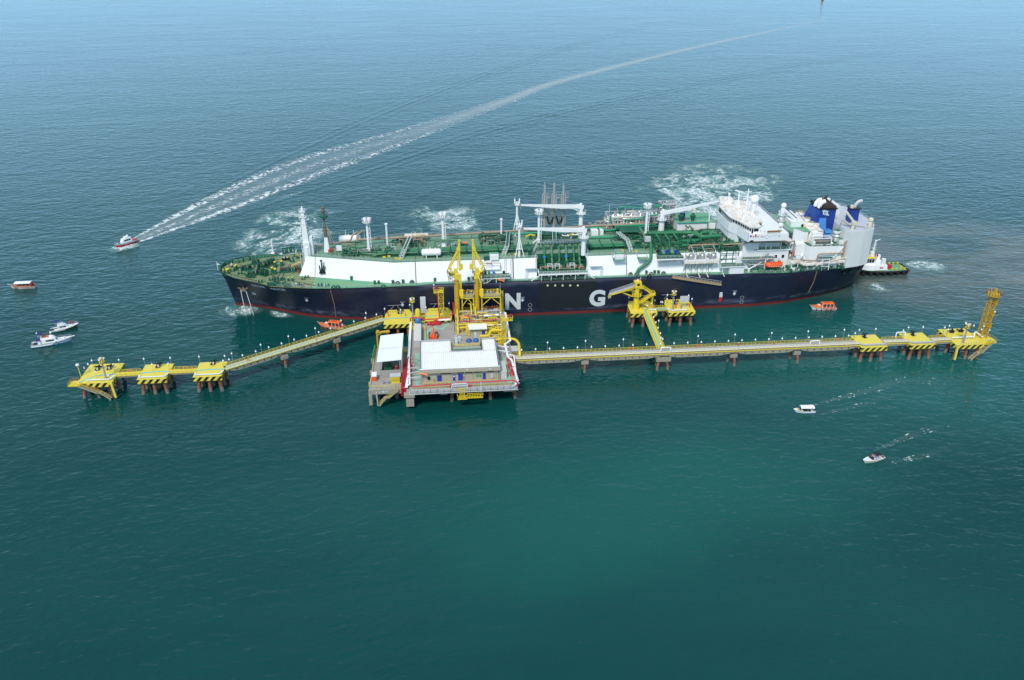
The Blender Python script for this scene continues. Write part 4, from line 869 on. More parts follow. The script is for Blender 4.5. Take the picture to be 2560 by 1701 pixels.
for x0, x1 in ((4.4, 8.8), (31.4, 36.5)):
    m = MB(); m.box(x0, 2.2, 20.0, x1, 4.2, 20.15); m.ladder((x0 + .5 if x0 < 9 else x1 - .4, 2.6, 15.3), (x0 + .5 if x0 < 9 else x1 - .4, 2.6, 20.2), (.9, 0, 0), .12, .6); m.build('side_landing', white, mf)
# hose handling platform forward of it
m = MB(); m.box(-13.4, 0, 17.45, -2.0, 4.6, 17.7); hp = m.build('hose_platform', mach, ship)
m = MB(); m.rail([(-13.4, .1, 17.7), (-2.0, .1, 17.7), (-2.0, 3, 17.7)], step=1.9, w=.1); m.build('platform_railing', white, hp)
m = MB(); m.box(-13.4, -.06, 17.1, -2.0, .14, 17.45)
for a, b in ((-13, -11.2), (-9.3, -11.2), (-9.3, -7.6), (-5.2, -7.6), (-5.2, -2.6)): m.bar((a, .05, 15.3 if abs(a + 9.3) > .1 and abs(a + 5.2) > .1 else 17.2), (b, .05, 17.2 if abs(b + 11.2) > .1 else 15.4), .26)
for s in (-11.2, -7.6, -4.4): m.bar((s, .1, 15.3), (s, .1, 17.3), .25)
m.build('platform_truss', white, hp)
m = MB(); m.bar((-7.0, -.3, 17.0), (-4.4, -.4, 16.2), .6); m.build('rescue_litter', orange2, hp)
for X, Y, mt in ((915, 1240, skyblue), (820, 1230, greend), (1115, 1225, black), (745, 1235, black)): x, y, _ = tp(3, X, Y, 17.8); m = MB(); m.cbox(x, y, 17.7, .9, .7, 1.0); m.build('stores_box', mt, hp)
x, y, _ = tp(3, 1110, 1195, 17.8); m = MB(); m.cbox(x, y + .3, 17.7, 1.4, 1.0, 1.5); m.cyl((x, y + .3, 19.2), (x, y + .3, 21), .4, n=8); m.build('hose_pump', yel2, hp, smooth=40)
pipe_part([(-5.6, 3.6, 19.5), (-5.6, 3.6, 22.4), (-13.2, 4.2, 22.4)], .14, brownp, 'small_line', parent=hp)
m = MB(); m.box(-13.0, 3.5, 19.6, -5.8, 4.3, 19.75); m.box(-11.4, 4.2, 17.7, -9.2, 5.4, 23.0); m.build('side_hatch', whitec, hp)
m = MB(); m.box(-9.7, 5.0, 23.2, -6.2, 8.6, 25.3); o = m.build('deck_house', whitec, ship); m = MB(); m.box(-9.6, 6.4, 25.31, -6.3, 8.5, 25.36); m.build('house_top', deckg, o); m = MB(); m.box(-12.2, 5.2, 23.2, -10.0, 6.2, 24.8); m.build('house_locker', mach, o)
m = MB()
for s in (-3.4, -.9): m.ladder((s, 3.1, 15.4), (s, 6.0, 24.2), (.8, 0, 0), .11, .8)
m.build('side_ladder', lgrey, ship)
# deck house and bay aft of the manifold
m = MB(); m.box(41.2, 2.4, 22.0, 46.0, 7.4, 22.25); bay = m.build('trunk_bay', deckg, ship); m = MB(); m.box(41.9, 3.2, 22.25, 45.4, 6.2, 24.6); m.build('bay_house', whitec, bay); m = MB(); m.box(41.9, 3.2, 24.6, 45.4, 6.2, 24.66); m.build('bay_roof', deckg, bay)
m = MB(); m.rail([(40.8, 6.2, 22.9), (41.2, 2.5, 22.25), (46, 2.5, 22.25), (46.4, 6.2, 22.9)], w=.1); m.rail([(41.9, 3.2, 24.6), (45.4, 3.2, 24.6), (45.4, 6.2, 24.6), (41.9, 6.2, 24.6)], w=.1, closed=True); m.build('bay_railing', lgrey, bay)
m = MB(); m.box(51.6, 2.6, 22.0, 55.4, 7.4, 22.25); b2 = m.build('trunk_bay', deckg, ship); m = MB(); m.rail([(51.2, 6.2, 22.9), (51.6, 2.7, 22.25), (55.4, 2.7, 22.25), (55.4, 6.2, 22.9)], w=.1); m.build('bay_railing', lgrey, b2); m = MB(); m.box(51.8, 6.0, 22.3, 55.2, 6.6, 22.7); m.build('bay_step', yel2, b2)
# dark ventilator heads on the trunk
for k, X, Y in ((3, 1630, 890),):
    x, y, _ = tp(k, X, Y, 23.2); m = MB(); m.lathe(x, y, [(.6, 23.2), (.6, 25.2), (1.4, 26.0), (1.4, 26.7), (.9, 27.2)], 12); m.build('vent_head', mach, ship, smooth=40)
# yellow topped winches
for k, X, Y in ((3, 1650, 510), (5, 150, 490)):
    x, y, _ = tp(k, X, Y + 40, 23.2); m = MB(); m.cbox(x, y, 23.2, 1.2, 1.2, 1.6); o = m.build('hose_davit', mach, ship); m = MB(); m.bar((x - 2.2, y, 24.6), (x, y, 25.4), .5); m.bar((x, y, 25.4), (x + 2, y, 24.9), .5); m.build('davit_arm', yel2, o)
# ---------------------------------------------------------------- far side: three folded loading arms, regas plant
armm = M('weathered silver arm', (.42, .42, .38), .5, .2, var=.3, vs=.6)
for i, px in enumerate((1362, 1385.5, 1409)):
    s, _, zt = aty(px, 456, 40.5); m = MB(); m.cyl((s + .2, 40.5, 23.2), (s + .2, 40.5, 31), .75, .6, 10); ar = m.build('unloading_arm', armm, ship, smooth=40)
    m = MB(); m.bar((s, 40.3, 29), (s, 40.3, zt - 1.2), .75, .8); m.cyl((s, 40.3, zt - 1.4), (s, 40.3, zt), .34, .2, 8); m.build('outer_arm', armm, ar, smooth=40)
    m = MB(); m.bar((s + 1.0, 40.9, 25), (s + 1.0, 40.9, zt - 5.6), .8, .7); m.bar((s - .8, 40.9, 27), (s - .8, 40.9, zt - 6.2), .55, .6); m.pipe([(s + 1, 40.9, zt - 6.0), (s + .9, 40.9, zt - 5), (s, 40.9, zt - 4.4), (s - .8, 40.9, zt - 6.2)], .3, 6); m.build('inner_arm', armm, ar, smooth=40)
    m = MB(); m.cbox(s - .9, 39.8, 30.2, 1.4, 1.4, 2.6); m.cbox(s - .4, 39.8, 29.2, 1.5, 1.2, 1.2); m.build('arm_swivel', silver, ar)
    m = MB(); m.rail([(s + 1.2, 40.2, zt - 7.2), (s + 2.4, 40.2, zt - 7.2)], h=2.8, w=.12, step=.6); m.bar((s + 1.2, 40.2, zt - 7), (s + 2.4, 40.2, zt - 7), .5, .3); m.build('arm_cage', M('pale violet steel', (.3, .32, .5)), ar)
    if i: q = random.Random(i); m = MB(); m.pipe([(s - 2.9, 39.6, 29.0), (s - 2.4, 39.6, 26.6), (s - 1.7, 39.6, 25.6), (s - 1.0, 39.6, 26.4), (s - .4, 39.6, 28.4)], .42, 6); m.bar((s - 2.9, 39.6, 29.4), (s - 2.4, 39.6, 27), .6); m.build('arm_coupler', dark, ar, smooth=40)
m = MB(); m.rail([(8, 37.6, 23.2), (31, 37.6, 23.2)], h=1.3, step=2, w=.1); m.build('far_railing', lgrey, ship)
rg = MB(); rg.box(42, 33.5, 23.2, 75, 43, 23.6); rp = rg.build('regas_platform', mach, ship)
m = MB()
for s in [45 + 4.1 * i for i in range(7)]:
    for y in (34.2, 38.4, 42.6): m.bar((s, y, 23.6), (s, y, 29.6), .3)
for z in (26.6, 29.6):
    for y in (34.2, 42.6): m.bar((45, y, z), (69.6, y, z), .28)
    for s in [45 + 4.1 * i for i in range(7)]: m.bar((s, 34.2, z), (s, 42.6, z), .24)
m.bar((45, 34.2, 31), (49, 34.2, 23.6), .4); m.bar((45, 34.2, 23.6), (49, 34.2, 29.6), .2)
m.build('regas_frame', lgrey, rp)
for i, s in enumerate([47.5 + 4.1 * i for i in range(5)]):
    m = MB(); m.lathe(s, 37, [(.2, 23.7), (.9, 24.2), (.9, 27.6), (1.35, 27.8), (1.35, 28.8), (.6, 29.8), (.3, 30.3)], 12); o = m.build('vaporiser', silver, rp, smooth=40)
    m = MB(); m.lathe(s + 1.6, 40, [(.6, 23.7), (.6, 27), (.9, 27.4), (.9, 28), (.2, 28.8)], 10); m.build('vaporiser_drum', cream, o, smooth=40)
q = random.Random(33)
for sd_, mt, n, r_ in ((41, silver, 110, (.1, .34)), (42, cream, 50, (.1, .3)), (43, white, 50, (.08, .22)), (44, brownp, 26, (.08, .2))):
    clutter('regas_piping', 44.6, 70, 34, 43, 23.6, 29.8, n, mt, sd_, r_, .18)
clutter('regas_piping', 36, 45, 36, 43, 23.6, 25.8, 40, grey, 45, (.1, .3)); clutter('regas_piping', 44.6, 74, 33.5, 36, 23.6, 25.5, 30, mach, 46)
clutter('regas_piping', 69, 76, 37, 43, 25, 34.5, 60, silver, 47, (.12, .3), .25); clutter('regas_piping', 69, 76, 36, 43, 25, 33.5, 24, lgrey, 48, (.08, .2), .2)
m = MB()
for s in (69.3, 72.6, 76): 
    for y in (37, 42.6): m.bar((s, y, 23.6), (s, y, 34), .26)
for z in (27, 31, 34): m.bar((69.3, 37, z), (76, 37, z), .24); m.bar((69.3, 42.6, z), (76, 42.6, z), .24); m.bar((69.3, 37, z), (69.3, 42.6, z), .2); m.bar((76, 37, z), (76, 42.6, z), .2)
m.build('tower_frame', lgrey, rp)
for x0, x1, z in ((70.4, 74.6, 31), (70.0, 75, 33.2)): m = MB(); m.cyl((x0, 39.5, z), (x1, 39.5, z), .8, n=12); m.build('exchanger_drum', silver, rp, smooth=40)
tl = [((51.5, 42, 28.6), (51.5, 42, 31.8), (57, 42, 31.8), (58, 42, 31), (61.5, 42, 31), (61.5, 42, 32.3), (66, 42, 32.3), (67, 42, 31.2), (69, 42, 31.2), (69, 42, 32.6), (72, 42, 32.6)), ((50, 34.0, 25), (50, 33.6, 25.0), (68, 33.6, 25.2), (70, 34.5, 25.4)),
      ((52, 34, 28.4), (60, 34, 28.8), (60.4, 34, 30), (67, 34, 30.4)), ((66, 38, 33), (72, 38, 33), (68, 35, 27)), ((45.4, 34, 30.6), (46.5, 34, 26.4), (45.4, 36, 25))]
for t in tl: pipe_part(t, .3, teal, 'regas_line', parent=rp)
m = MB()
for s in [46.6 + 3.6 * i for i in range(8)]: m.bar((s, 42, 29), (s, 42, 32.6 if s < 50 else 31.4), .22); 
m.bar((45, 42, 33), (56, 42, 33), .08); m.build('vent_stack', lgrey, rp)
for i in range(9): s = 47 + 2.6 * i; m = MB(); m.sph((s, 35 + (i % 3) * 2.6, 28.9 + (i % 2) * .9), .5, 8, 6); m.build('valve_bonnet', white, rp, smooth=60)
# ---------------------------------------------------------------- aft piping maze
dk = MB(); dk.box(56, 8, 25.8, 60, 30, 25.9)
pipe_part([(57.6, 27.4, 26.6), (57.4, 19, 26.6), (56.9, 13, 25.2), (56.9, 12.2, 24.0)], .62, pipel, 'header_pipe')
pipe_part([(59.4, 16.4, 25.0), (59.0, 14.6, 26.0), (57.9, 7.8, 25.3), (57.2, 4.4, 22.0), (55.9, 3.4, 20.4), (52.0, 2.7, 17.9), (51.4, 2.5, 16.6), (51.3, 2.5, 15.3)], .68, pipeg, 'header_pipe', n=12, bend=2.6)
m = MB(); m.lathe(51.3, 2.5, [(1.1, 15.3), (1.1, 16), (.8, 16.3)], 12); m.build('pipe_collar', mach, ship, smooth=40)
x, y, _ = tp(5, 1630, 560, 27); m = MB(); m.cbox(x, y, 26.4, 2.4, 1.6, 2.0); m.build('valve_house', lgrey, ship)
P = lambda k, X, Y, z: tp(k, X, Y, z)
pipe_part([P(5, 1640, 430, 26.6), P(5, 2360, 415, 26.6), P(6, 240, 815, 26.8), P(6, 330, 860, 26.6), P(6, 420, 900, 26.6), P(6, 800, 880, 26.6)], .78, pipeg, 'header_pipe', n=10)
pipe_part([P(6, 0, 985, 25.6), P(6, 380, 970, 25.6), P(6, 450, 930, 25.8), P(6, 455, 890, 26.0)], .62, pipeg, 'header_pipe')
pipe_part([P(6, 410, 880, 26.4), P(6, 420, 820, 27.6), P(6, 560, 805, 27.6), P(6, 620, 800, 27.6), P(6, 710, 830, 27.2), P(6, 720, 870, 26.4)], .6, pipeg, 'header_pipe')
pipe_part([P(6, 600, 800, 27.6), P(6, 640, 880, 26.6)], .6, pipel, 'header_pipe')
pipe_part([P(6, 30, 1075, 25.0), P(6, 170, 1065, 25.0)], .66, pipeg, 'header_pipe'); pipe_part([P(6, 160, 1060, 25), P(6, 155, 990, 25.6)], .5, pipeg, 'header_pipe'); pipe_part([P(6, 290, 1050, 25), P(6, 290, 985, 25.6)], .5, pipeg, 'header_pipe')
pipe_part([P(6, 185, 1070, 25.6), P(6, 860, 1048, 25.6)], .3, brownp, 'small_line')
pipe_part([P(6, 860, 1058, 26.4), P(6, 1300, 1030, 26.9), P(6, 1330, 1012, 27.4), P(6, 2220, 1000, 27.6), (118.2, 4.8, 27.4), (118.2, 4.6, 20), (118.4, 4.4, 18.8), (126, 3.6, 18.6), (128.5, 3.2, 18.6), (128.8, 3.2, 21.6), (139.5, 3.4, 21.6)], .3, brownp, 'exhaust_line', bend=3)
pipe_part([P(6, 780, 1140, 25), P(6, 790, 1060, 26.2), P(6, 850, 1035, 26.4), P(6, 1290, 1010, 26.4)], .36, pipeg, 'header_pipe')
pipe_part([P(6, 110, 680, 27.0), P(6, 170, 720, 26.8)], .42, pipel, 'header_pipe'); pipe_part([P(6, 190, 680, 27.2), P(6, 300, 790, 26.6), P(6, 390, 850, 25.6)], .36, pipel, 'header_pipe')
for i in range(3):
    a = (1790 + 185 * i, 1970 + 0 * i)
    pipe_part([P(5, 1790 + 180 * i, 420, 26.5), P(5, 1815 + 180 * i, 480, 26.4), P(5, 1880 + 185 * i, 560, 25.6), P(5, 1890 + 180 * i, 620, 24.8), P(5, 1890 + 180 * i, 740, 23.6)], .5, pipeg, 'pump_riser')
for i in range(4): pipe_part([P(6, 920 + 25 * i, 880 + 32 * i, 26.2), P(6, 1080 + 25 * i, 870 + 33 * i, 26.2)], .36, pipeg if i else brownp, 'header_pipe')
pipe_part([P(6, 1010, 880, 26.6), P(6, 1030, 820, 27.4), P(6, 1060, 820, 27.4), P(6, 1190, 960, 27.0), P(6, 1200, 1000, 26)], .62, pipeg, 'header_pipe')
for sd_, x0, x1, y0, y1, z1, n, mt in ((51, 54, 74, 10, 31, 25.6, 90, mach), (52, 74, 95, 6, 28, 26.0, 110, mach), (53, 56, 94, 10, 28, 25.5, 34, pipeg), (54, 72, 95, 6, 26, 25.4, 30, brownp), (55, 74, 94, 18, 28, 26.5, 22, lgrey), (56, 84, 95, 5, 12, 24.8, 30, mach), (57, 45, 57, 20, 32, 25.2, 40, mach)):
    clutter('deck_piping', x0, x1, y0, y1, 23.2, z1, n, mt, sd_, (.08, .3) if mt is mach else (.08, .22), .3)
m = MB()
for s in [60 + 4 * i for i in range(9)]:
    for y in (9.6, 14, 19, 24): m.bar((s, y, 23.2), (s, y, 26.6), .24)
    m.bar((s, 9.6, 26.4), (s, 24, 26.4), .26)
for y in (9.6, 14, 19, 24): m.bar((60, y, 26.2), (92, y, 26.2), .22)
m.build('pipe_rack', mach, ship)
pipe_part([(36, 33.2, 25.4), (41.5, 33.2, 25.6), (43, 30.2, 25.2), (47.5, 30.6, 25.3), (48.2, 34, 25.8), (66, 33.6, 26)], .42, teal, 'spray_line'); pipe_part([(33.6, 29, 25), (33.9, 26, 24.2), (35, 25, 24.1), (48, 24.6, 24.2)], .42, teal, 'spray_line')
pipe_part([(34, 34.8, 25.4), (42, 34.6, 25.4), (44, 32, 25.2)], .24, brownp, 'small_line'); pipe_part([(46, 32, 25.2), (45.6, 34.6, 25.4), (66, 34, 25.8)], .24, brownp, 'small_line')
for x0, x1, y0, y1 in ((36.6, 39.6, 29.5, 33), (40.6, 42, 30, 33)): m = MB(); m.box(x0, y0, 23.2, x1, y1, 25.4); m.build('switch_room', white, ship)
m = MB(); m.box(48.5, 24, 26.2, 57, 32, 26.4); m.build('equipment_deck', mach, ship)
# pump platforms hung on the trunk side
m = MB(); m.prism([(58.8, .8), (70, .5), (70, 8), (60.2, 8.5)], 22.9, 23.2); gp = m.build('booster_platform', mach, ship)
m = MB(); m.rail([(60.2, 8.2, 23.2), (58.9, .9, 23.2), (69.9, .6, 23.2)], step=1.8, w=.1); m.build('platform_railing', lgrey, gp)
m = MB()
for s in (60.5, 64, 67.5): m.add([(s, .9, 22.9), (s, 5.4, 22.9), (s, 4.6, 19.4), (s + .15, .9, 22.9), (s + .15, 5.4, 22.9), (s + .15, 4.6, 19.4)], [(0, 1, 2), (3, 5, 4), (0, 2, 5, 3)])
m.box(58.8, .4, 22.4, 70, .9, 22.9); m.build('platform_bracket', whitec, gp)
for i in range(3):
    x, y, _ = tp(5, 1885 + 180 * i, 860, 23.2); m = MB(); m.lathe(x, y + .6, [(.9, 23.2), (.9, 24), (.5, 24.2), (.5, 25.6)], 10); o = m.build('booster_pump', mach, gp, smooth=40); m = MB(); m.cyl((x - .9, y + .2, 24.4), (x - .9, y + 1.2, 24.4), .8, n=10); m.build('pump_valve', dblue if i else dark, o, smooth=40)
m = MB(); m.box(70.6, .9, 20.6, 85.2, 7.4, 20.9); pp = m.build('pump_platform', white, ship)
m = MB(); m.box(70.6, .7, 20.2, 85.2, 1.0, 21.0); m.build('platform_edge', whiter, pp)
m = MB()
for s in (70.8, 75.4, 80.2, 85): m.rail([(s, 7.2, 20.9), (s, 1.0, 20.9)], step=2, w=.13)
m.rail([(70.8, 1, 20.9), (85, 1, 20.9)], step=1.6, w=.11); m.build('platform_railing', white, pp)
m = MB()
for s in (71, 73.5, 76, 78.4, 80.8, 83.2): m.add([(s, 1, 20.6), (s, 4.6, 20.6), (s, 3.2, 15.6), (s + .2, 1, 20.6), (s + .2, 4.6, 20.6), (s + .2, 3.2, 15.6)], [(0, 1, 2), (3, 5, 4), (0, 2, 5, 3)])
m.build('platform_bracket', whitec, pp)
for s in (71.1, 73.6, 76.1, 78.5, 80.9): m = MB(); m.bar((s + .6, 2.0, 15.3), (s + .6, 2.2, 19.6), .22, .1); m.build('scupper_pipe', M('joint brown', (.12, .085, .06)), pp)
for i in range(3):
    x = 72.6 + 4.75 * i; m = MB(); m.lathe(x + 1.6, 4.2, [(.3, 20.9), (1.15, 21.3), (1.25, 22.4), (1.0, 23.0), (.5, 23.4)], 14); o = m.build('send_out_pump', silver, pp, smooth=50)
    m = MB(); m.pipe([(x + 2.2, 4.0, 23.0), (x + 2.4, 4.2, 24.2), (x + 2.4, 6, 24.6), (x + 2.2, 7.6, 25.4)], .34, 8); m.pipe([(x + .6, 3.0, 21.6), (x, 4, 21.8), (x - .6, 6, 22.6)], .3, 8); m.build('pump_pipe', silver, o, smooth=50)
    q = random.Random(70 + i); m = MB()
    for j in range(16): a = Vector((x + q.uniform(-1.3, 2), 2 + q.uniform(0, 4.6), 20.9)); m.bar(a, a + Vector((q.uniform(-.5, .5), q.uniform(-.5, .5), q.uniform(.6, 3.0))), q.uniform(.1, .3))
    m.build('pump_skid', grey, o)
clutter('pump_piping', 71, 85, 5, 8, 20.9, 23.4, 26, brownp, 61, (.1, .2)); clutter('pump_piping', 70.5, 85, 7.5, 9, 22.5, 25, 26, mach, 62)
m = MB(); 
for s in (86.8, 89.4, 92.2, 94.6): m.bar((s, 4.2, 18.8), (s, 4.6, 26), .26); m.bar((s, 7.6, 18.8), (s, 7.6, 26), .26)
for z in (20.4, 22.8, 25.4): m.bar((86.8, 4.3, z), (94.6, 4.3, z), .24)
m.bar((86.8, 4.3, 18.8), (89.4, 4.3, 22.8), .16); m.build('stair_tower', mach, ship)
# raised aft deck on the far side
m = MB(); m.box(74.8, 29.5, 23.2, 92, 43, 27.5); ra = m.build('raised_house', white, ship); m = MB(); m.box(74.8, 29.5, 27.5, 92, 43, 27.56); m.build('house_deck', deckg, ra)
m = MB(); m.rail([(74.8, 29.6, 27.5), (92, 29.6, 27.5), (92, 43, 27.5)], w=.1); m.build('house_railing', lgrey, ra)
for X, Y in ((10, 590), (250, 590)): x, y, _ = tp(6, X, Y, 27.6); m = MB(); m.lathe(x, y, [(.7, 27.5), (.7, 29), (1.2, 29.6), (1.2, 30.4), (.5, 31), (.6, 31.4)], 12); m.build('vent_head', mach, ra, smooth=40)
x, y, _ = tp(6, 60, 560, 27.6); m = MB(); m.cbox(x, y, 27.5, 1.6, 1.6, .7); o = m.build('winch_base', red, ra); m = MB(); m.cbox(x, y, 28.2, 1.3, 1.2, 2.6); m.build('winch_cover', M('violet blue cover', (.06, .05, .35)), o)
x, y, _ = tp(6, 280, 400, 27.6); m = MB(); m.cyl((x, y - 1, 28.4), (x, y + 1, 28.4), .9, n=12); m.build('hose_drum', cream, ra, smooth=40)
pipe_part([(75, 29.2, 27.9), (88.4, 29.2, 27.9), (88.6, 29.0, 24)], .3, teal, 'small_line', parent=ra)
# ---------------------------------------------------------------- deckhouse and bridge
def mir(P): return P + [(x, 2 * CL - y) for x, y in reversed(P)]
def window(x0, x1, y, z0, z1, parent, mat=glass, axis='x', frame=whitec, fr=.12):
    m = MB(); d = .03
    if axis == 'x': m.box(x0, y - d, z0, x1, y + .02, z1)
    else: m.box(y - d, x0, z0, y + .02, x1, z1)
    o = m.build('window', mat, parent); m = MB()
    for a, b, c, e in ((x0 - fr, x1 + fr, z1, z1 + fr), (x0 - fr, x1 + fr, z0 - fr, z0), (x0 - fr, x0, z0, z1), (x1, x1 + fr, z0, z1)):
        if axis == 'x': m.box(a, y - .07, c, b, y + .02, e)
        else: m.box(y - .07, a, c, y + .02, b, e)
    m.build('window_frame', frame, o); return o
m = MB(); m.box(96.4, 5.4, 15.0, 116.6, 2 * CL - 5.4, 23.6); house = m.build('deckhouse', white, ship, label='lower white deckhouse behind the lifeboat')
m = MB(); m.box(96.5, 8.2, 23.6, 113.6, 2 * CL - 8.2, 29.3); m.prism([(94.5, 8.9), (92.5, 13.9), (92.2, 17), (92.2, 26.4), (92.5, 29.5), (94.5, 34.5), (96.5, 34.5), (96.5, 8.9)], 23.25, 29.2); m.box(96.4, 5.4, 23.62, 103.0, 8.2, 26.8); m.build('house_front', white, house)
m = MB(); m.box(96.3, 4.7, 26.8, 117.6, 2 * CL - 4.7, 27.15); m.build('gallery_roof', whiter, house)
m = MB(); m.box(103, 5.2, 23.61, 117.2, 2 * CL - 5.2, 23.72); m.build('gallery_floor', deckg, house)
for s in (103.1, 106.4, 108.6, 112.8, 116.8): m = MB(); m.box(s - .14, 5.3, 23.6, s + .14, 5.6, 26.8); m.build('gallery_post', whitec, house)
m = MB(); m.rail([(103, 5.35, 23.7), (117, 5.35, 23.7), (117, 9, 23.7)], w=.09, step=1.8); m.build('gallery_railing', lgrey, house)
m = MB(); m.box(102.6, 5.0, 23.1, 117.6, 5.5, 23.6); m.build('gallery_edge', whitec, house)
for X, Y, w, h in ((1885, 1295, 1.2, 1.5), (2030, 1290, 1.2, 1.5), (1740, 1305, 1.2, 1.2), (1650, 1305, 1.1, .8), (1365, 1320, 1.3, .6), (1475, 1162, .6, .5), (1520, 1162, .6, .5), (1900, 1160, .9, .4)):
    p = typ(6, X, Y, 5.4); window(p[0], p[0] + w, 5.4, p[2] - h / 2, p[2] + h / 2, house)
for X in (1420, 1440, 2100): p = typ(6, X, 1490, 5.4)
m = MB(); p = typ(6, 1425, 1500, 5.4); m.box(p[0], 5.3, 15.3, p[0] + 1.1, 5.42, 17.6); m.build('house_door', black, house)
m = MB(); p = typ(6, 1470, 1490, 5.4); m.pipe([(p[0], 5.2, 15.6), (p[0] + .4, 5.2, 17.2), (p[0] + 1.2, 5.2, 17.3), (p[0] + 1.4, 5.2, 15.6)], .18, 6); m.build('fire_hose', red, house)
for x0, x1, z in ((95.2, 110.0, 20.6), (99.0, 109.5, 18.2)):
    m = MB(); m.box(x0, 2.7, z - .25, x1, 5.4, z); o = m.build('side_gallery', whiter, house); m = MB(); m.box(x0 + .1, 2.8, z + .01, x1 - .1, 5.38, z + .03); m.build('gallery_floor', mach, o)
    m = MB(); m.rail([(x0, 2.75, z), (x1, 2.75, z)], w=.09, step=1.6); m.build('gallery_railing', lgrey, o)
m = MB(); m.bar((104, 4, 20.5), (107.5, 4, 23.4), .5, .2); m.bar((104, 4, 18.2), (107.5, 4, 20.5), .5, .2); m.build('outside_stair', lgrey, house)
# front screen carries the bridge deck wings
m = MB(); m.box(96.3, .3, 29.4, 113.2, 2 * CL - .3, 32.4); br = m.build('bridge_deck', white, ship)
m = MB()
for sg in (0, 1):
    f = (lambda y: y) if not sg else (lambda y: 2 * CL - y)
    m.add([(96.35, f(.4), 29.42), (96.35, f(8.2), 29.42), (96.35, f(8.2), 26.6), (96.9, f(.4), 29.42), (96.9, f(8.2), 29.42), (96.9, f(8.2), 26.6)], [(0, 1, 2), (3, 5, 4), (0, 2, 5, 3), (1, 4, 5, 2)])
m.build('wing_bracket', white, br)
WH = mir([(96.2, .4), (94.4, 8.8), (92.2, 13.8), (91.9, CL)]); WH = [(96.2, .4), (94.4, 8.8), (92.2, 13.8), (91.9, 17), (91.9, 26.4), (92.2, 29.6), (94.4, 34.6), (96.2, 43.0)]
m = MB()
for a, b in zip(WH, WH[1:]):
    m.quad((a[0], a[1], 29.4), (b[0], b[1], 29.4), (b[0], b[1], 33.1), (a[0], a[1], 33.1)); m.quad((a[0] + .25, a[1], 33.1), (b[0] + .25, b[1], 33.1), (b[0] + .25, b[1], 31.0), (a[0] + .25, a[1], 31.0)); m.quad((a[0], a[1], 33.1), (b[0], b[1], 33.1), (b[0] + .25, b[1], 33.1), (a[0] + .25, a[1], 33.1))
m.prism(WH + [(96.4, 43), (96.4, .4)], 29.2, 29.4); m.build('bridge_bulwark', whitec, br)
m = MB(); m.prism([(x + .25, y) for x, y in WH] + [(97, 43), (97, .4)], 31.0, 31.25); m.build('bridge_walkway', deckg, br)
WP = [(97.6, 1.6), (95.6, 9.4), (93.7, 14.2), (93.4, 17), (93.4, 26.4), (93.7, 29.2), (95.6, 34), (97.6, 41.8), (101.4, 41.6), (101.4, 36.2), (104.6, 35.4), (104.6, 8.0), (101.4, 7.2), (101.4, 1.8)]
m = MB(); m.prism(WP, 31.2, 35.0); wh = m.build('wheelhouse', whitec, br)
m = MB(); cxp, cyp = 98.5, CL; m.prism([(x + (-1.0 if x < 99 else .3), y + (-.35 if y < CL else .35)) for x, y in WP], 34.9, 35.35); m.build('wheelhouse_roof', whiter, wh)
def wall_windows(a, b, n, z0, z1, parent, gap=.3, off=.05):
    a, b = Vector((a[0], a[1], 0)), Vector((b[0], b[1], 0)); d = b - a; L_ = d.length; d.normalize(); nn = Vector((d.y, -d.x, 0)) * off
    for i in range(n):
        p = a + d * (L_ * i / n + gap / 2) + nn; q = a + d * (L_ * (i + 1) / n - gap / 2) + nn; m = MB()
        m.quad((p.x, p.y, z0), (q.x, q.y, z0), (q.x, q.y, z1), (p.x, p.y, z1)); m.build('window', glass, parent)
front = list(reversed(WP[:8]))
for (a, b), n in zip(zip(front, front[1:]), (5, 3, 2, 6, 2, 3, 5)): wall_windows(a, b, n, 33.2, 34.35, wh, .55)
window(98.6, 100.6, 1.62, 33.2, 34.5, wh); m = MB(); m.box(97.7, 1.5, 32.4, 98.4, 1.66, 34.4); m.build('wheelhouse_door', black, wh)
window(102.0, 104.0, 7.45, 33.3, 34.6, wh)
m = MB(); m.box(97.55, 1.55, 31.2, 101.45, 1.62, 33.1); m.build('wing_screen', whitec, wh)
p = typ(6, 1745, 797, .28); q = typ(6, 2010, 797, .28)
m = MB(); m.box(p[0], .2, p[2] - .45, q[0], .29, p[2] + .45); nb = m.build('name_board', M('varnished board', (.42, .24, .07), .5), br)
text_on(lambda u, v, d: (p[0] + .25 + u, .2 - d * .6, p[2] - .24 + v), 'GOLAR WINTER', .6, M('board lettering', (.06, .05, .04)), 'board_lettering', nb, q[0] - p[0] - .5, .48, .02)
for X, Y, w, h, c in ((1400, 890, .7, .7, dblue), (1455, 897, .5, .5, red), (1500, 880, .6, 1.3, red), (1550, 895, .45, .5, red), (1610, 893, 1.2, .7, lgrey), (1790, 893, .4, .6, lgrey), (1975, 888, .45, .6, grey), (1685, 800, .5, .5, orange2), (1400, 985, 1.5, .6, black), (1830, 875, 3.4, .12, lgrey)):
    p = typ(6, X, Y, .28); m = MB(); m.box(p[0], .22, p[2] - h / 2, p[0] + w, .29, p[2] + h / 2); m.build('side_fitting', c, br)
m = MB(); p = typ(6, 1715, 895, .28); m.pipe([(p[0] + 1.0, .22, p[2] + .8), (p[0], .22, p[2] + .5), (p[0] - .7, .22, p[2]), (p[0], .22, p[2] - .5), (p[0] + 1.0, .22, p[2] - .8)], .07, 5); m.build('hawser_guard', lgrey, br)
m = MB(); m.rail([(113.1, 2, 32.4), (113.1, 42, 32.4)], w=.1, step=1.8); m.rail([(104.8, 42.6, 32.4), (113.1, 42.6, 32.4)], w=.1); m.build('bridge_railing', lgrey, br)
for i in range(12): y = 10 + i * 2.1; p = typ(6, 780, 420, 20)
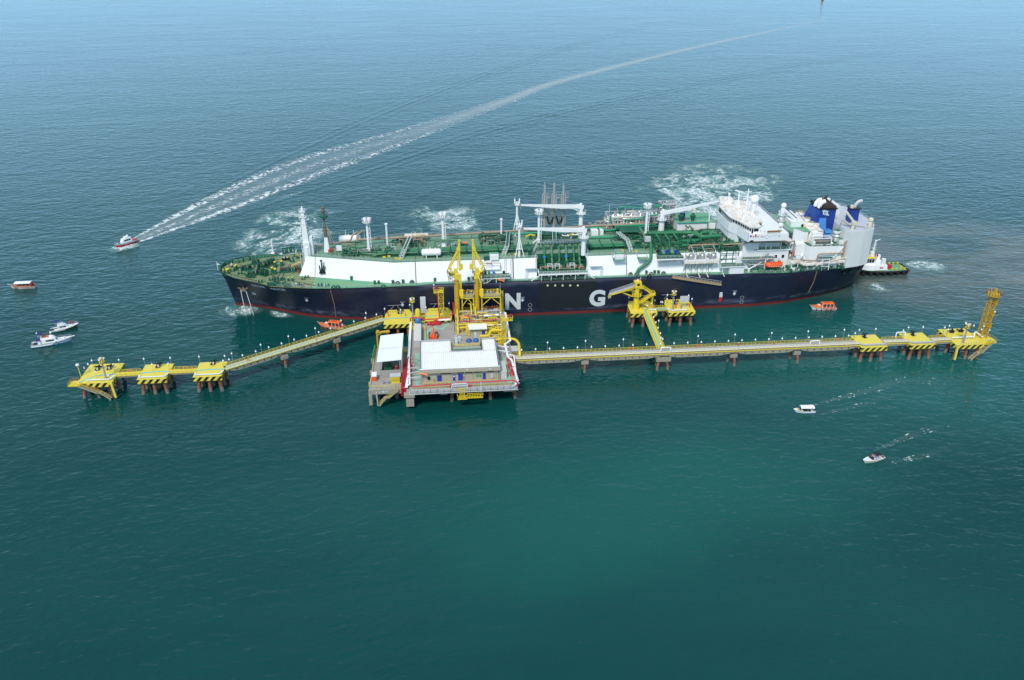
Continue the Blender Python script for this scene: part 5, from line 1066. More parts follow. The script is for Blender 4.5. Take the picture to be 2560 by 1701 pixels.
for Y, z in ((8, 30.4), (12, 27.4), (17, 27.4), (22, 27.4), (27, 27.4), (32, 27.4), (12, 25), (17, 25), (22, 25), (28, 25), (33, 25), (37, 30.4), (40, 30.4)): m = MB(); m.box(96.22 if z > 29 else 96.35, Y, z, 96.3 if z > 29 else 96.42, Y + .6, z + .9); m.build('porthole', glass, br)
# wheelhouse top gear
RZ = 35.36
def on_roof(X, Y): x, y, _ = tp(6, X, Y, RZ); return x, y
def radar(px, py, zt, bar=True):
    x, y, _ = at(px, py, RZ); m = MB(); m.prism([(x - .9, y - .9), (x + .9, y - .9), (x + .9, y + .9), (x - .9, y + .9)], RZ, RZ + 3, [(x - .35, y - .35), (x + .35, y - .35), (x + .35, y + .35), (x - .35, y + .35)]); m.cyl((x, y, RZ + 3), (x, y, zt), .3, n=8); o = m.build('radar_mast', whitec, br, smooth=40)
    if bar: m = MB(); m.bar((x - 1.2, y + 1.6, zt + .3), (x + 1.2, y - 1.6, zt + .3), .55, .5); m.build('radar_scanner', whitec, o)
    else: m = MB(); m.sph((x, y, zt + .3), .6, 8, 6); m.build('radar_scanner', whitec, o, smooth=60)
radar(1700 + 1150 / 8, 480 + 300 / 8, 42.0); radar(1700 + 965 / 8, 480 + 235 / 8, 39.4, False)
x, y = on_roof(1325, 330); m = MB(); m.cyl((x, y, RZ), (x, y, 44.0), .45, .25, 8); m.bar((x - 1.6, y, 42.8), (x + 1.6, y, 42.8), .2); m.bar((x, y - 1.4, 41), (x, y + 1.4, 41), .2); m.build('signal_mast', whitec, br, smooth=40)
x, y = on_roof(1490, 380); zc = aty(1700 + 1497 / 8, 480 + 145 / 8, y)
m = MB(); m.cyl((zc[0], y, RZ), (zc[0], y, zc[2] - 1.8), .9, 1.1, 10); m.lattice(zc[0] - 2.6, y - 1, zc[0] - .8, y + 1, RZ, zc[2] - .5, .2); o = m.build('dome_pedestal', whitec, br); m = MB(); m.sph((zc[0], y, zc[2]), 1.85, 20, 14); m.build('satellite_dome', whitec, o, smooth=60)
m = MB(); m.cyl((zc[0] - 1.7, y, RZ + 2), (zc[0] - 1.7, y, zc[2] + 2.6), .14, .06, 6); m.bar((zc[0] - 2.6, y, zc[2] + 1.4), (zc[0] - .9, y, zc[2] + 1.4), .14); m.build('whip_aerial', whitec, o)
p = typ(6, 2015, 670, 1.5); m = MB(); m.cyl((p[0], 1.5, 32.4), (p[0], 1.5, p[2]), .4, n=8); o = m.build('dome_pedestal', whitec, br); m = MB(); m.sph((p[0], 1.5, p[2] + .1), 1.05, 14, 10); m.build('satellite_dome', whitec, o, smooth=60)
for X, Y, h in ((1600, 330, 4.0), (1720, 420, 3.6), (1385, 600, 4.5), (1320, 560, 3), (1540, 300, 2.4)): x, y = on_roof(X, Y); m = MB(); m.cyl((x, y, 32.4 if X > 1550 else RZ), (x, y, (32.4 if X > 1550 else RZ) + h), .16, .06, 6); m.build('aerial', whitec, br)
m = MB(); m.rail([(93.6, 12, RZ), (93.2, 22, RZ), (93.6, 31, RZ)], w=.09); m.rail([(104.7, 12, RZ), (104.7, 34, RZ)], w=.09); m.build('roof_railing', whitec, br)
q = random.Random(8); m = MB()
for i in range(26): x, y = q.uniform(96, 103), q.uniform(12, 33); m.cbox(x, y, RZ, q.uniform(.2, 1), q.uniform(.2, 1), q.uniform(.2, 1.2))
m.build('roof_fittings', whitec, br, kind='stuff')
# lower platform beside the deckhouse front and stores crane
m = MB(); m.box(86.4, -.1, 18.3, 96.4, 5.0, 18.7); lp = m.build('store_platform', white, ship); m = MB(); m.box(86.6, .1, 18.71, 96.3, 5, 18.75); m.build('platform_floor', mach, lp)
m = MB(); m.rail([(86.5, 4.8, 18.7), (86.5, 0, 18.7), (96.3, 0, 18.7)], w=.1, step=1.8); m.build('platform_railing', lgrey, lp)
m = MB(); m.box(90.0, .3, 15.2, 96.2, 3.6, 18.3); m.build('store_room', white, lp); m = MB(); m.box(93.4, 3.2, 18.75, 96.0, 5.0, 21.6); m.build('stair_house', white, lp)
m = MB(); m.add([(86.5, .2, 18.3), (86.5, 4.8, 18.3), (86.5, 4.6, 15.3), (86.8, .2, 18.3), (86.8, 4.8, 18.3), (86.8, 4.6, 15.3)], [(0, 1, 2), (3, 5, 4), (0, 2, 5, 3)]); m.bar((87, .4, 18.2), (87, .6, 15.3), .26); m.build('platform_bracket', whitec, lp)
m = MB(); m.cyl((98.8, 1.6, 15.2), (98.8, 1.6, 16.8), .5, n=10); o = m.build('hose_crane', white, ship, smooth=40); m = MB(); m.bar((98.8, 1.6, 16.6), (104.5, 3.6, 18.6), .4); m.bar((98.8, 1.6, 16.6), (96.4, 2.2, 18.0), .4); m.build('crane_boom', whitec, o)
# lifeboat davits
dv = MB()
for s in (106.0, 111.6):
    dv = MB(); dv.bar((s, 3.4, 15.2), (s, 2.6, 20.6), .35, .5); dv.bar((s, 2.6, 20.6), (s, .9, 20.9), .3); dv.bar((s + .7, 3.6, 15.2), (s + .2, 2.9, 19), .25); dv.build('lifeboat_davit', white, ship)
m = MB()
for s in (103.8, 107.6, 110.8): m.box(s, .9, 14.95, s + 1.6, 1.7, 16.1)
m.build('side_box', pipeg, ship, kind='stuff')
clutter('deck_gear', 99, 117, 1.2, 4.4, 15.0, 16.4, 30, mach, 81, (.1, .25), .6); clutter('deck_gear', 114, 124, .6, 4, 14.9, 16.2, 22, mach, 82, (.1, .2), .6); clutter('deck_gear', 114, 121, 1, 4, 14.9, 16, 10, white, 83, (.1, .2), .8)
# accommodation ladder on the hull side
a = Vector(aty(1681, 693, -.7)); b = Vector(aty(1803, 712, -.7)); m = MB(); m.bar(a, b, .75, .9); gl = m.build('gangway_ladder', M('tan gangway', (.38, .28, .17), .6), ship)
m = MB(); d = (b - a).normalized()
for k in range(16): p = a + (b - a) * ((k + .5) / 16); m.bar(p + Vector((0, -.3, .3)), p + Vector((0, -.3, 1.6)), .09)
m.bar(a + Vector((0, -.3, 1.6)), b + Vector((0, -.3, 1.6)), .1); m.bar(a + Vector((0, -.3, .95)), b + Vector((0, -.3, .95)), .08); m.build('gangway_rail', lgrey, gl)
m = MB()
for px in (1715, 1745, 1765, 1805): p = aty(px, 690, -.2); m.bar((p[0], .6, 16.6), (p[0] + .8, -.9, 14.6), .3)
m.build('ladder_davit', cream, ship, kind='stuff')
# ---------------------------------------------------------------- engine casing and funnels
m = MB(); m.prism([(124.4, 6.4), (125.6, 4.6), (140.0, 4.2), (140.0, 39.2), (125.6, 38.8), (124.4, 37)], 14.6, 24.5); eb = m.build('engine_casing', white, ship, label='low white casing with green roof aft of the deckhouse')
m = MB(); m.prism([(124.6, 6.5), (125.7, 4.8), (139.9, 4.4), (139.9, 39), (125.7, 38.6), (124.6, 36.9)], 24.51, 24.56); m.build('casing_deck', mach, eb)
m = MB(); m.rail([(126.5, 4.7, 24.5), (139.9, 4.4, 24.5)], w=.1, step=1.8); m.build('casing_railing', lgrey, eb)
m = MB(); m.box(117, 8.5, 15, 125, 34.9, 19.4); m.build('link_house', white, ship); m = MB(); m.box(122.0, 10, 19.4, 126, 33.4, 29.0); m.box(120.4, 7.5, 19.4, 124.5, 12, 24.6); m.box(120.6, 16, 29.2, 126.2, 31, 31.6); m.build('casing_front', white, ship)
m = MB(); m.box(118, 10, 29.0, 127.5, 33.4, 29.2); fd = m.build('funnel_deck', deckg, ship); m = MB(); m.rail([(118, 10, 29.2), (118, 33, 29.2)], w=.1); m.rail([(118, 10, 29.2), (124, 10, 29.2)], w=.1); m.build('deck_railing', lgrey, fd)
m = MB()
for i in range(9): a = math.pi * i / 16; pass
m.prism([(126, 9.0), (132.6, 9.0), (132.6, 16), (126, 16)], 24.56, 29.4, [(127, 10.2), (132.6, 10.2), (132.6, 16), (127, 16)]); m.box(125.2, 16, 24.56, 133.2, 30, 30.4); m.build('fan_house', whiter, eb)
for X, Y, zt, r, c in ((120, 430, 33.2, 1.45, cream), (258, 560, 32.6, 1.3, cream), (335, 640, 31.4, 1.4, cream)):
    p = tp(7, X, Y, zt - 1.2); m = MB(); m.lathe(p[0], p[1], [(.9, 28.5), (.9, zt - 1.8), (r, zt - 1.6), (r, zt - .4), (.1, zt - .35)], 16); o = m.build('mushroom_vent', whitec, eb, smooth=35); m = MB(); m.cyl((p[0], p[1], zt - .34), (p[0], p[1], zt - .2), r * .96, n=16); m.build('vent_top', M('tan vent top', (.36, .3, .17), .7), o)
for X, Y, zt in ((505, 800, 29.6), (860, 790, 29.8)):
    p = tp(7, X, Y, zt - 1); m = MB(); m.lathe(p[0], p[1], [(.85, 24.5), (.85, zt - 1.8), (1.5, zt - 1.5), (1.5, zt - .5), (.1, zt - .45)], 16); m.lathe(p[0], p[1], [(.9, zt - 3.2), (1.35, zt - 3.1), (1.35, zt - 2.9), (.9, zt - 2.8)], 14); o = m.build('mushroom_vent', whitec, eb, smooth=35); m = MB(); m.cyl((p[0], p[1], zt - .44), (p[0], p[1], zt - .3), 1.44, n=16); m.build('vent_top', pipel, o)
m = MB(); m.box(127.4, 8.6, 24.5, 131.4, 11.4, 29); m.build('vent_trunk', white, eb)
# framed tank on the casing roof
x0, y0, _ = tp(7, 370, 1075, 24.6); x1 = x0 + 8.0
o = tank(x0 + 1.3, x1 - .3, y0 + 1.5, 26.0, 1.15, M('weathered tank', (.3, .26, .22), .5, .3, var=.3), False, False, eb)
m = MB()
for a in (x0, x1):
    for b in (y0 + .1, y0 + 2.9): m.bar((a, b, 24.5), (a, b, 27.6), .3)
for b in (y0 + .1, y0 + 2.9): m.bar((x0, b, 27.6), (x1, b, 27.6), .3); m.bar((x0, b, 24.8), (x1, b, 24.8), .25)
for a in (x0, x1): m.bar((a, y0 + .1, 27.6), (a, y0 + 2.9, 27.6), .3)
m.box(x0 - .2, y0, 24.5, x0 + 1.1, y0 + 3, 26.4); m.build('tank_frame', white, eb)
m = MB(); p = tp(7, 930, 1030, 24.6); m.cbox(p[0], p[1], 24.5, 2.6, 2.4, 2.2); o = m.build('roof_locker', white, eb); m = MB(); m.cbox(p[0], p[1], 26.71, 2.5, 2.3, .05); m.build('locker_lid', pipel, o)
p = tp(7, 750, 1070, 24.6); m = MB(); m.cyl((p[0], p[1], 24.5), (p[0], p[1], 25.3), .25, n=8); m.sph((p[0], p[1], 25.6), .6, 10, 6, .6); m.build('roof_dome', whitec, eb, smooth=50)
p = tp(7, 750, 980, 24.6); m = MB(); m.lattice(p[0] - .8, p[1] - .8, p[0] + .8, p[1] + .8, 24.5, 27.4, .16, 1.4); m.build('roof_stand', lgrey, eb)
# funnels
m = MB(); m.prism([(132.6, 17), (140.0, 17), (140.0, 27.5), (132.6, 27.5)], 27.0, 36.4, [(133.4, 17), (140.2, 17), (140.2, 27.5), (133.4, 27.5)]); fn = m.build('funnel', blue, ship, label='tall blue funnel with white flag badge')
m = MB(); m.prism([(128.8, 18), (132.9, 17.02), (132.9, 27.4), (128.8, 26.5)], 27.0, 36.0, [(132.4, 18.6), (133.3, 17.04), (133.3, 27.4), (132.4, 26)]); m.build('funnel_fairing', blue, fn)
m = MB(); m.prism([(132.8, 16.6), (140.8, 16.6), (140.8, 28), (132.8, 28)], 36.4, 36.7); m.box(133, 16.8, 36.7, 133.3, 27.8, 37.5); m.build('funnel_rim', black, fn)
m = MB(); m.box(134.4, 17.6, 36.7, 140.3, 27.4, 37.6); m.build('funnel_top', M('sooty steel', (.05, .035, .03), .8, var=.4), fn)
for px, py, mt in ((2045, 506, whitec), (2054, 512, whitec)):
    p = aty(px, py + 3, 21 if px < 2050 else 18.6); m = MB(); m.pipe([(p[0] - .9, p[1], 36.7), (p[0] - .8, p[1], 38.2), (p[0] + .2, p[1], 39.2), (p[0] + 1.3, p[1], 39.5)], .95, 10, 1.2); m.build('uptake_pipe', mt, fn, smooth=50)
q = random.Random(3); m = MB()
for i in range(9): x, y = q.uniform(136, 140), q.uniform(18, 27); m.cyl((x, y, 37.5), (x + .5, y, 38.4 + q.random()), .35, n=8)
m.bar((136.4, 24, 38), (139.6, 26, 39.8), .5); m.build('uptake_cluster', M('burnt steel', (.06, .035, .028), .7, var=.5, vs=1.5), fn, smooth=40)
m = MB(); m.prism([(135.4, 13.2), (138.6, 13.2), (138.6, 17), (135.4, 17)], 27.0, 27.8, [(135.4, 14.6), (138.6, 14.6), (138.6, 17), (135.4, 17)]); m.prism([(133.0, 14.6), (136.4, 14.6), (136.4, 17), (133.0, 17)], 24.56, 32.6, [(133.2, 16.8), (136.2, 16.8), (136.2, 17), (133.2, 17)]); m.prism([(134.6, 11), (138.2, 11), (138.2, 14.8), (134.6, 14.8)], 24.56, 26.6, [(134.6, 12.6), (138.2, 12.6), (138.2, 14.8), (134.6, 14.8)]); m.build('funnel_slope', lblue, fn)
fl = [typ(7, X, Y, 16.95) for X, Y in ((560, 340), (695, 388), (670, 420), (708, 480), (580, 455), (582, 425))]; m = MB(); m.add([(x, 16.96, z) for x, y, z in fl], [tuple(range(5, -1, -1))]); fb = m.build('funnel_flag', markw, fn)
c = typ(7, 625, 420, 16.94); m = MB(); m.cyl((c[0], 16.9, c[2]), (c[0], 16.95, c[2]), .55, n=14); m.build('flag_ring', dblue, fb); m = MB(); m.cyl((c[0], 16.86, c[2]), (c[0], 16.9, c[2]), .28, n=12); m.build('flag_spot', markw, fb)
# aft casing
AC = [(140.1, 6.6), (141.5, 2.8), (148, 4.4), (153.0, 6.6), (155.6, 12), (156.2, CL), (155.6, 31.4), (153.0, 36.8), (141.5, 40.6), (140.1, 36.8)]
m = MB(); m.prism(AC, 14.9, 31.0); ac = m.build('aft_casing', M('aged white paint', (.70, .71, .69), .5, var=.05, vs=.2, streak=.3, scol=(.5, .44, .3)), ship, label='tall white casing at the stern')
m = MB(); m.prism([(x + (.1 if x < 148 else -.25), y + (.25 if y < CL else -.25)) for x, y in AC], 31.01, 31.06); m.build('casing_deck', M('pale blue grey deck', (.5, .53, .58), .7), ac)
m = MB(); m.rail([(x + (.2 if x < 148 else -.4), y + (.4 if y < CL else -.4), 31) for x, y in AC[2:]], w=.1); m.build('casing_railing', lgrey, ac)
m = MB(); m.box(141.0, 26, 31.05, 146.5, 38, 34.6); m.build('casing_house', M('aged white paint', (.70, .71, .69)), ac)
m = MB(); m.box(145.4, 13.8, 31.05, 149.0, 17.8, 37.2); f2 = m.build('aft_funnel', blue, ship, label='smaller blue funnel on the stern casing'); m = MB(); m.prism([(145.0, 13.4), (149.6, 13.4), (149.6, 18.2), (145.0, 18.2)], 37.2, 37.5); m.build('funnel_rim', black, f2)
m = MB(); m.pipe([(147.4, 15.6, 37.2), (147.6, 15.6, 38.6), (148.6, 15.6, 40), (150.2, 15.6, 40.3)], .7, 10, 1.3); m.build('uptake_pipe', lgrey, f2, smooth=50); m = MB(); m.cyl((145.9, 15, 37.3), (145.9, 15, 38.6), .8, n=12); m.build('funnel_cap', cream, f2, smooth=35)
x, y, _ = tp(7, 1150, 770, 31); m = MB(); m.cyl((x + .6, y + .6, 31), (x + .6, y + .6, 33.6), .7, n=10); m.cbox(x + .8, y + .6, 33.4, 2.2, 1.6, 1.2); o = m.build('stores_crane', cream, ac, smooth=40); e = typ(7, 1050, 400, y + .6); a = typ(7, 1235, 650, y + .6); m = MB(); m.bar(a, e, .75, .9); m.bar(a, (x + .8, y + .6, 33.8), .5); m.build('crane_boom', cream, o)
p = tp(7, 1525, 715, 31); m = MB(); m.lathe(p[0], p[1] + .6, [(.85, 31), (.85, 33), (.6, 33.3), (1.05, 33.9), (1.05, 34.8), (.3, 35.2)], 14); m.build('cream_vent', cream, ac, smooth=35)
pipe_part([tp(7, 890, 740, 31), (141.2, 12.5, 33), (143.4, 10.2, 31.4), tp(7, 1420, 705, 31.3)], .18, brownp, 'small_line', parent=ac)
# provision cranes between house and casing
def prov(X, Y, zb, zt, tipX, tipY):
    x, y, _ = tp(7, X, Y, zb); m = MB(); m.cyl((x, y, zb), (x, y, zt), .95, .85, 14); o = m.build('provision_crane', white, ship, smooth=40)
    for z in (zb + 1.0, zb + 3.6): m = MB(); m.lathe(x, y, [(.9, z), (1.7, z + .05), (1.7, z + .25), (.9, z + .3)], 14); m.build('crane_ring', mach, o)
    m = MB(); m.cbox(x, y, zt, 1.9, 1.9, 1.6); m.cbox(x - .3, y, zt + 1.6, 1.2, 1.2, .8); m.build('crane_head', white, o); e = typ(7, tipX, tipY, y + 6); m = MB(); m.bar((x, y, zt + 1.2), e, .7, .9); m.build('crane_boom', white, o); m = MB(); m.bar((x, y, zt + 1.75), (e[0], e[1], e[2] + .5), .2); m.build('hoist_wire', dark, o)
prov(200, 1040, 20, 27.2, 50, 410)
x, y, _ = tp(6, 2030, 590, 29.2); m = MB(); m.cyl((x, y, 24), (x, y, 35.4), 1.3, 1.1, 14); o = m.build('provision_crane', white, ship, smooth=40); m = MB(); m.sph((x, y, 36.4), 1.2, 12, 8); m.build('crane_head', white, o, smooth=50)
for z in (29.6, 32.2): m = MB(); m.lathe(x, y, [(1.3, z), (2.0, z + .05), (2.0, z + .3), (1.3, z + .3)], 14); m.rail([(x + 1.95 * math.cos(t), y + 1.95 * math.sin(t), z + .3) for t in [math.pi * i / 5 for i in range(10)]], h=1.1, w=.1, closed=True); m.build('crane_ring', white, o)
m = MB(); a = aty(1700 + 2060 / 8, 480 + 320 / 8, y); b = aty(1700 + 2330 / 8, 480 + 560 / 8, y - 6); m.bar(a, b, .9, 1.1); m.bar((x, y, 36), a, .7); m.build('crane_boom', white, o); m = MB(); m.bar((a[0], a[1], a[2] + .7), (b[0], b[1], b[2] + .7), .3); m.build('hoist_wire', dark, o)
m = MB(); c = aty(1700 + 2130 / 8, 480 + 490 / 8, y - 2); m.pipe([(c[0] + 1.3 * math.cos(t), c[1], c[2] + 2.0 * math.sin(t)) for t in [math.pi * i / 6 for i in range(13)]], .16, 6); m.build('hose_saddle', lgrey, ship, smooth=60)
m = MB(); m.prism([(117.6, 7.2), (124.6, 10.6), (124.6, 14), (117.6, 14)], 24.6, 25.0); m.build('casing_step', white, ship); 
m = MB(); m.add([(119.2, 9.0, 19.4), (124.4, 9.0, 19.4), (124.4, 9.0, 29), (119.2, 9.4, 31), (119.2, 9.8, 19.4), (124.4, 9.8, 19.4), (124.4, 9.8, 29), (119.2, 9.8, 31)], [(0, 1, 2, 3), (7, 6, 5, 4), (0, 3, 7, 4), (3, 2, 6, 7)]); m.build('side_screen', white, ship)
# covered pipe trunk and fittings along the aft deck side
m = MB()
for a, b in (((117, 3.4, 18.4), (121.4, 3.4, 18.4)), ((121.4, 3.4, 18.4), (123.4, 2.8, 17.2)), ((123.4, 2.8, 17.2), (140.6, 3.0, 18.1))): m.bar(a, b, 1.1, .9)
m.build('covered_pipe', whiter, ship)
m = MB()
for s in (117.6, 120.4, 124.6, 130.4, 134, 138.6): m.bar((s, 2.6, 14.8), (s, 3, 17.6), .22)
m.build('pipe_trestle', white, ship, kind='stuff')
m = MB()
for s in (130.6, 133.6): m.bar((s, 1.8, 14.8), (s, 2.2, 19.8), .26); m.bar((s, 4.6, 14.8), (s, 3.0, 19.8), .22)
for z in (16.4, 18, 19.6): m.bar((130.6, 2, z), (133.6, 2, z), .2)
m.box(128.8, 2, 19.6, 135.6, 4.2, 19.75); m.bar((126.6, 2.2, 15), (132, 2.6, 19.6), .3); m.bar((135.5, 2.8, 19.8), (140, 4.2, 24.4), .3); sg = m.build('service_gantry', white, ship)
m = MB(); m.box(129, 2.1, 19.76, 135.4, 4.1, 19.8); m.build('gantry_floor', mach, sg)
pipe_part([(134, 2.4, 18.4), (136, 2.4, 19.0), (142.6, 4.0, 19.4)], .3, cream, 'small_line'); pipe_part([(139.8, 3.9, 15.6), (140.0, 4.0, 24), (140.1, 4.2, 26.2), (141.2, 4.6, 26.6)], .45, brownp, 'exhaust_line')
m = MB(); m.box(124, 3.7, 14.8, 139.6, 6, 17.0); m.build('deck_store', white, ship); m = MB(); p = typ(7, 290, 1475, 3.68); m.box(p[0], 3.6, 15.8, p[0] + .7, 3.68, 16.5); m.build('fire_box', red, ship)
clutter('deck_gear', 121, 141, 1.8, 3.6, 14.8, 16.4, 34, mach, 84, (.1, .2), .5); clutter('casing_gear', 126, 139.5, 5.5, 9, 24.5, 25.6, 12, mach, 85, (.1, .2), .6)
clutter('deck_gear', 118, 124, 3, 8, 19.4, 20.4, 8, white, 86, (.1, .2), .7); m = MB(); p = typ(6, 2240, 1260, 8.5); m.cbox(p[0], 8.2, 19.4, 1.4, .9, 1.4); m.build('fire_box', red, ship)
# ---------------------------------------------------------------- lifeboat hung in the davits (a thing of its own)
lb = thing('lifeboat', 'enclosed orange lifeboat hanging beside the white deckhouse', 'lifeboat', (109.3, 1.6, 16.9)); rings = []
for u, k, zz in ((-3.7, .05, .5), (-3.5, .5, .25), (-2.6, .86, .05), (-1, 1, 0), (1, 1, 0), (2.6, .88, .05), (3.5, .5, .3), (3.8, .06, .6)):
    w = 1.35 * k; rings.append([(u, -w * .3, zz), (u, w * .3, zz), (u, w, zz + .75), (u, w, zz + 1.1), (u, w * .85, zz + 1.5 + .6 * k), (u, w * .35, zz + 1.65 + .8 * k), (u, -w * .35, zz + 1.65 + .8 * k), (u, -w * .85, zz + 1.5 + .6 * k), (u, -w, zz + 1.1), (u, -w, zz + .75)])
MB().loft(rings).build('lifeboat_hull', orange, lb, smooth=60, world=False); m = MB(); m.prism([(1.7, -.6), (3.0, -.5), (3.0, .5), (1.7, .6)], 2.3, 3.0, [(1.9, -.4), (2.7, -.4), (2.7, .4), (1.9, .4)]); m.build('steering_turret', orange, lb, world=False)
m = MB()
for u in (-2.6, -1.6, -.6, .4, 1.4, 2.4): m.box(u, -1.42, .95, u + .35, -1.36, 1.2)
m.build('grab_line', whitec, lb, world=False)
# ---------------------------------------------------------------- the jetty: dolphins, trestles, platform (deck level 6.5 m)
DZ = 6.5
def piles(parent, pts, z1, r=.62):
    for (x0, y0, dx, dy) in pts:
        m = MB(); t = (z1 + 3) ; f = lambda z: (x0 + dx * (z1 - z), y0 + dy * (z1 - z), z)
        m.cyl(f(z1), f(1.5), r, n=10); p = m.build('pile', rustp, parent, smooth=50)
        m = MB(); m.cyl(f(1.5), f(-3), r * 1.06, n=10); m.build('pile_foot', tidal, p, smooth=50)
def stripes(mb, a, b, z0, z1, w=1.15, lean=.9):
    """hazard boards on one face from a to b: slanted yellow and black strips, each a polygon of its own"""
    a, b = Vector((a[0], a[1], 0)), Vector((b[0], b[1], 0)); L_ = (b - a).length; d = (b - a) / L_; h = z1 - z0; k = -1; sh = lean * h
    def P(u, z): q = a + d * max(0, min(L_, u)); return (q.x, q.y, z)
    u = -sh
    i = 0
    while u < L_:
        lo0, lo1, hi0, hi1 = u, u + w, u + sh, u + w + sh
        pts = []
        for uu, z in ((lo0, z0), (lo1, z0), (hi1, z1), (hi0, z1)): pts.append((uu, z))
        poly = [p for p in pts]
        # clip to 0..L
        def clip(poly, lim, keep_less):
            out = []
            for (u0, za), (u1, zb) in zip(poly, poly[1:] + poly[:1]):
                i0 = (u0 <= lim) if keep_less else (u0 >= lim); i1 = (u1 <= lim) if keep_less else (u1 >= lim)
                if i0: out.append((u0, za))
                if i0 != i1: t = (lim - u0) / (u1 - u0); out.append((lim, za + (zb - za) * t))
            return out
        poly = clip(poly, L_, True); poly = clip(poly, 0, False) if len(poly) > 2 else poly
        if len(poly) > 2: mb.mat(i % 2); mb.add([P(uu, z) for uu, z in poly], [tuple(range(len(poly)))])
        u += w; i += 1
def hook(parent, x, y, rz=0.0, s=1.0):
    c, q = math.cos(rz), math.sin(rz); P = lambda u, v, w: (x + (u * c - v * q) * s, y + (u * q + v * c) * s, DZ + w * s)
    m = MB(); m.obox(x, y, DZ, 1.5 * s, 1.3 * s, .35 * s, rz); m.bar(P(0, .1, .35), P(0, .1, 1.5), .5 * s); m.bar(P(0, .3, .7), P(1.7, .9, 1.0), .42 * s); m.bar(P(0, .3, .9), P(.6, 1.6, 1.1), .4 * s); m.bar(P(-.1, .2, 1.0), P(-.9, .9, 1.0), .35 * s)
    o = m.build('mooring_hook', dark, parent); m = MB(); m.cyl(P(.35, -.5, .35), P(.35, -.5, 1.1), .36 * s, n=8); m.build('hook_capstan', lgrey, o, smooth=40)
def dolphin(name, label, poly, pl, hooks, th=1.75, dark_edge=True, group=None, text=None):
    xs = [p[0] for p in poly]; ys = [p[1] for p in poly]; cx, cy = sum(xs) / len(xs), sum(ys) / len(ys)
    d = thing(name, label, 'mooring dolphin', (cx, cy, 0), 0, group)
    m = MB(); m.prism(poly, DZ - th, DZ); m.build('dolphin_deck', yellow, d)
    m = MB(); ins = [(x + (cx - x) * .004, y) for x, y in poly]
    for a, b in zip(poly, poly[1:] + poly[:1]):
        dd = Vector((b[0] - a[0], b[1] - a[1])); n = Vector((dd.y, -dd.x)).normalized() * .03
        stripes(m, (a[0] + n.x, a[1] + n.y), (b[0] + n.x, b[1] + n.y), DZ - th + .06, DZ - .14)
    m.build('hazard_stripes', [black, yellow], d)
    piles(d, pl, DZ - th)
    for h in hooks: hook(d, *h)
    if text:
        tx, ty, w = text; text_on(lambda u, v, e: (tx - u, ty - v, DZ + .02), 'DAT-3', .9, M('stencil black', (.03, .03, .025)), 'stencil_mark', d, w, .75, .02)
    return d
def rect(x0, x1, y0, y1): return [(x0, y0), (x1, y0), (x1, y1), (x0, y1)]
def pile_grid(x0, x1, y0, y1, nx, ny, rk=.16):
    out = []
    for i in range(nx):
        for j in range(ny):
            u, v = (i / (nx - 1)) if nx > 1 else .5, j / (ny - 1) if ny > 1 else .5
            out.append((lerp(x0, x1, u), lerp(y0, y1, v), (u - .5) * rk * 2, (v - .5) * rk))
    return out
D1 = dolphin('mooring_dolphin', 'big yellow dolphin at the far left end with stairs and a lamp mast', rect(-156.2, -144.4, -53.2, -39.4), pile_grid(-154.5, -146, -51.5, -41, 3, 3), [(-152.4, -43.8), (-148.4, -43.6)], group='mooring dolphins', text=(-149.5, -41.5, 3))
D2 = dolphin('mooring_dolphin', 'square yellow dolphin second from the left end', rect(-136.5, -126.6, -52.2, -41.4), pile_grid(-135, -128, -50.8, -43, 3, 3, .12), [(-131.6, -43.6)], group='mooring dolphins')
D3 = dolphin('mooring_dolphin', 'square yellow dolphin where the sloping left trestle starts', rect(-117.6, -107.8, -52.2, -41.6), pile_grid(-116, -109.2, -50.8, -43, 3, 3, .12), [(-112.6, -43.4)], group='mooring dolphins')
D4 = dolphin('mooring_dolphin', 'square yellow dolphin at the right end of the long trestle', rect(124.3, 134.3, -52.6, -42.6), pile_grid(125.8, 132.8, -51, -44, 3, 3, .12), [(129.2, -44.6, .3)], group='mooring dolphins')
D5 = dolphin('mooring_dolphin', 'square yellow dolphin in the middle of the right hand three', rect(143.5, 153.1, -52.4, -42.6), pile_grid(145, 151.6, -51, -44, 3, 3, .12), [(148.4, -44.6, .3)], group='mooring dolphins')
D6 = dolphin('mooring_dolphin', 'big yellow dolphin under the tall lattice tower at the right end', rect(160.4, 171.2, -54, -40.6), pile_grid(162, 169.6, -52.4, -42, 3, 3), [(164.4, -43.6, 2.6), (168.2, -43.4, 2.6)], group='mooring dolphins')
def oct_(x0, x1, y0, y1): return [(x0, y0), (x1, y0), (x1 + .3, y1 - 3.8), (x1 - 1.2, y1), (x0 + 1.6, y1), (x0 + .3, y1 - 4)]
B1 = dolphin('breasting_dolphin', 'yellow breasting dolphin where the left trestle meets the platform', oct_(-53.2, -42.3, -16.6, -3.4), pile_grid(-51.6, -44, -15.2, -5, 3, 3, .1), [(-47.2, -6.8)], group='breasting dolphins', text=(-48.0, -4.9, 3.4))
B2 = dolphin('breasting_dolphin', 'yellow breasting dolphin behind the fire tower next to the loading arms', oct_(-37.2, -26.5, -15.0, -3.3), pile_grid(-35.6, -28, -13.6, -5, 3, 3, .1), [(-30.4, -7.6)], group='breasting dolphins', text=(-31.6, -4.9, 2.8))
B3 = dolphin('breasting_dolphin', 'yellow breasting dolphin carrying the gangway tower', oct_(45.4, 56.2, -15.8, -3.9), pile_grid(47, 54.8, -14.4, -5.6, 3, 3, .1), [(50.2, -8.4)], group='breasting dolphins')
B4 = dolphin('breasting_dolphin', 'yellow breasting dolphin with a grey sign board beside the gangway dolphin', oct_(60.7, 71.7, -16.3, -3.9), pile_grid(62.2, 70.2, -14.8, -5.6, 3, 3, .1), [(65.4, -8.2)], group='breasting dolphins')
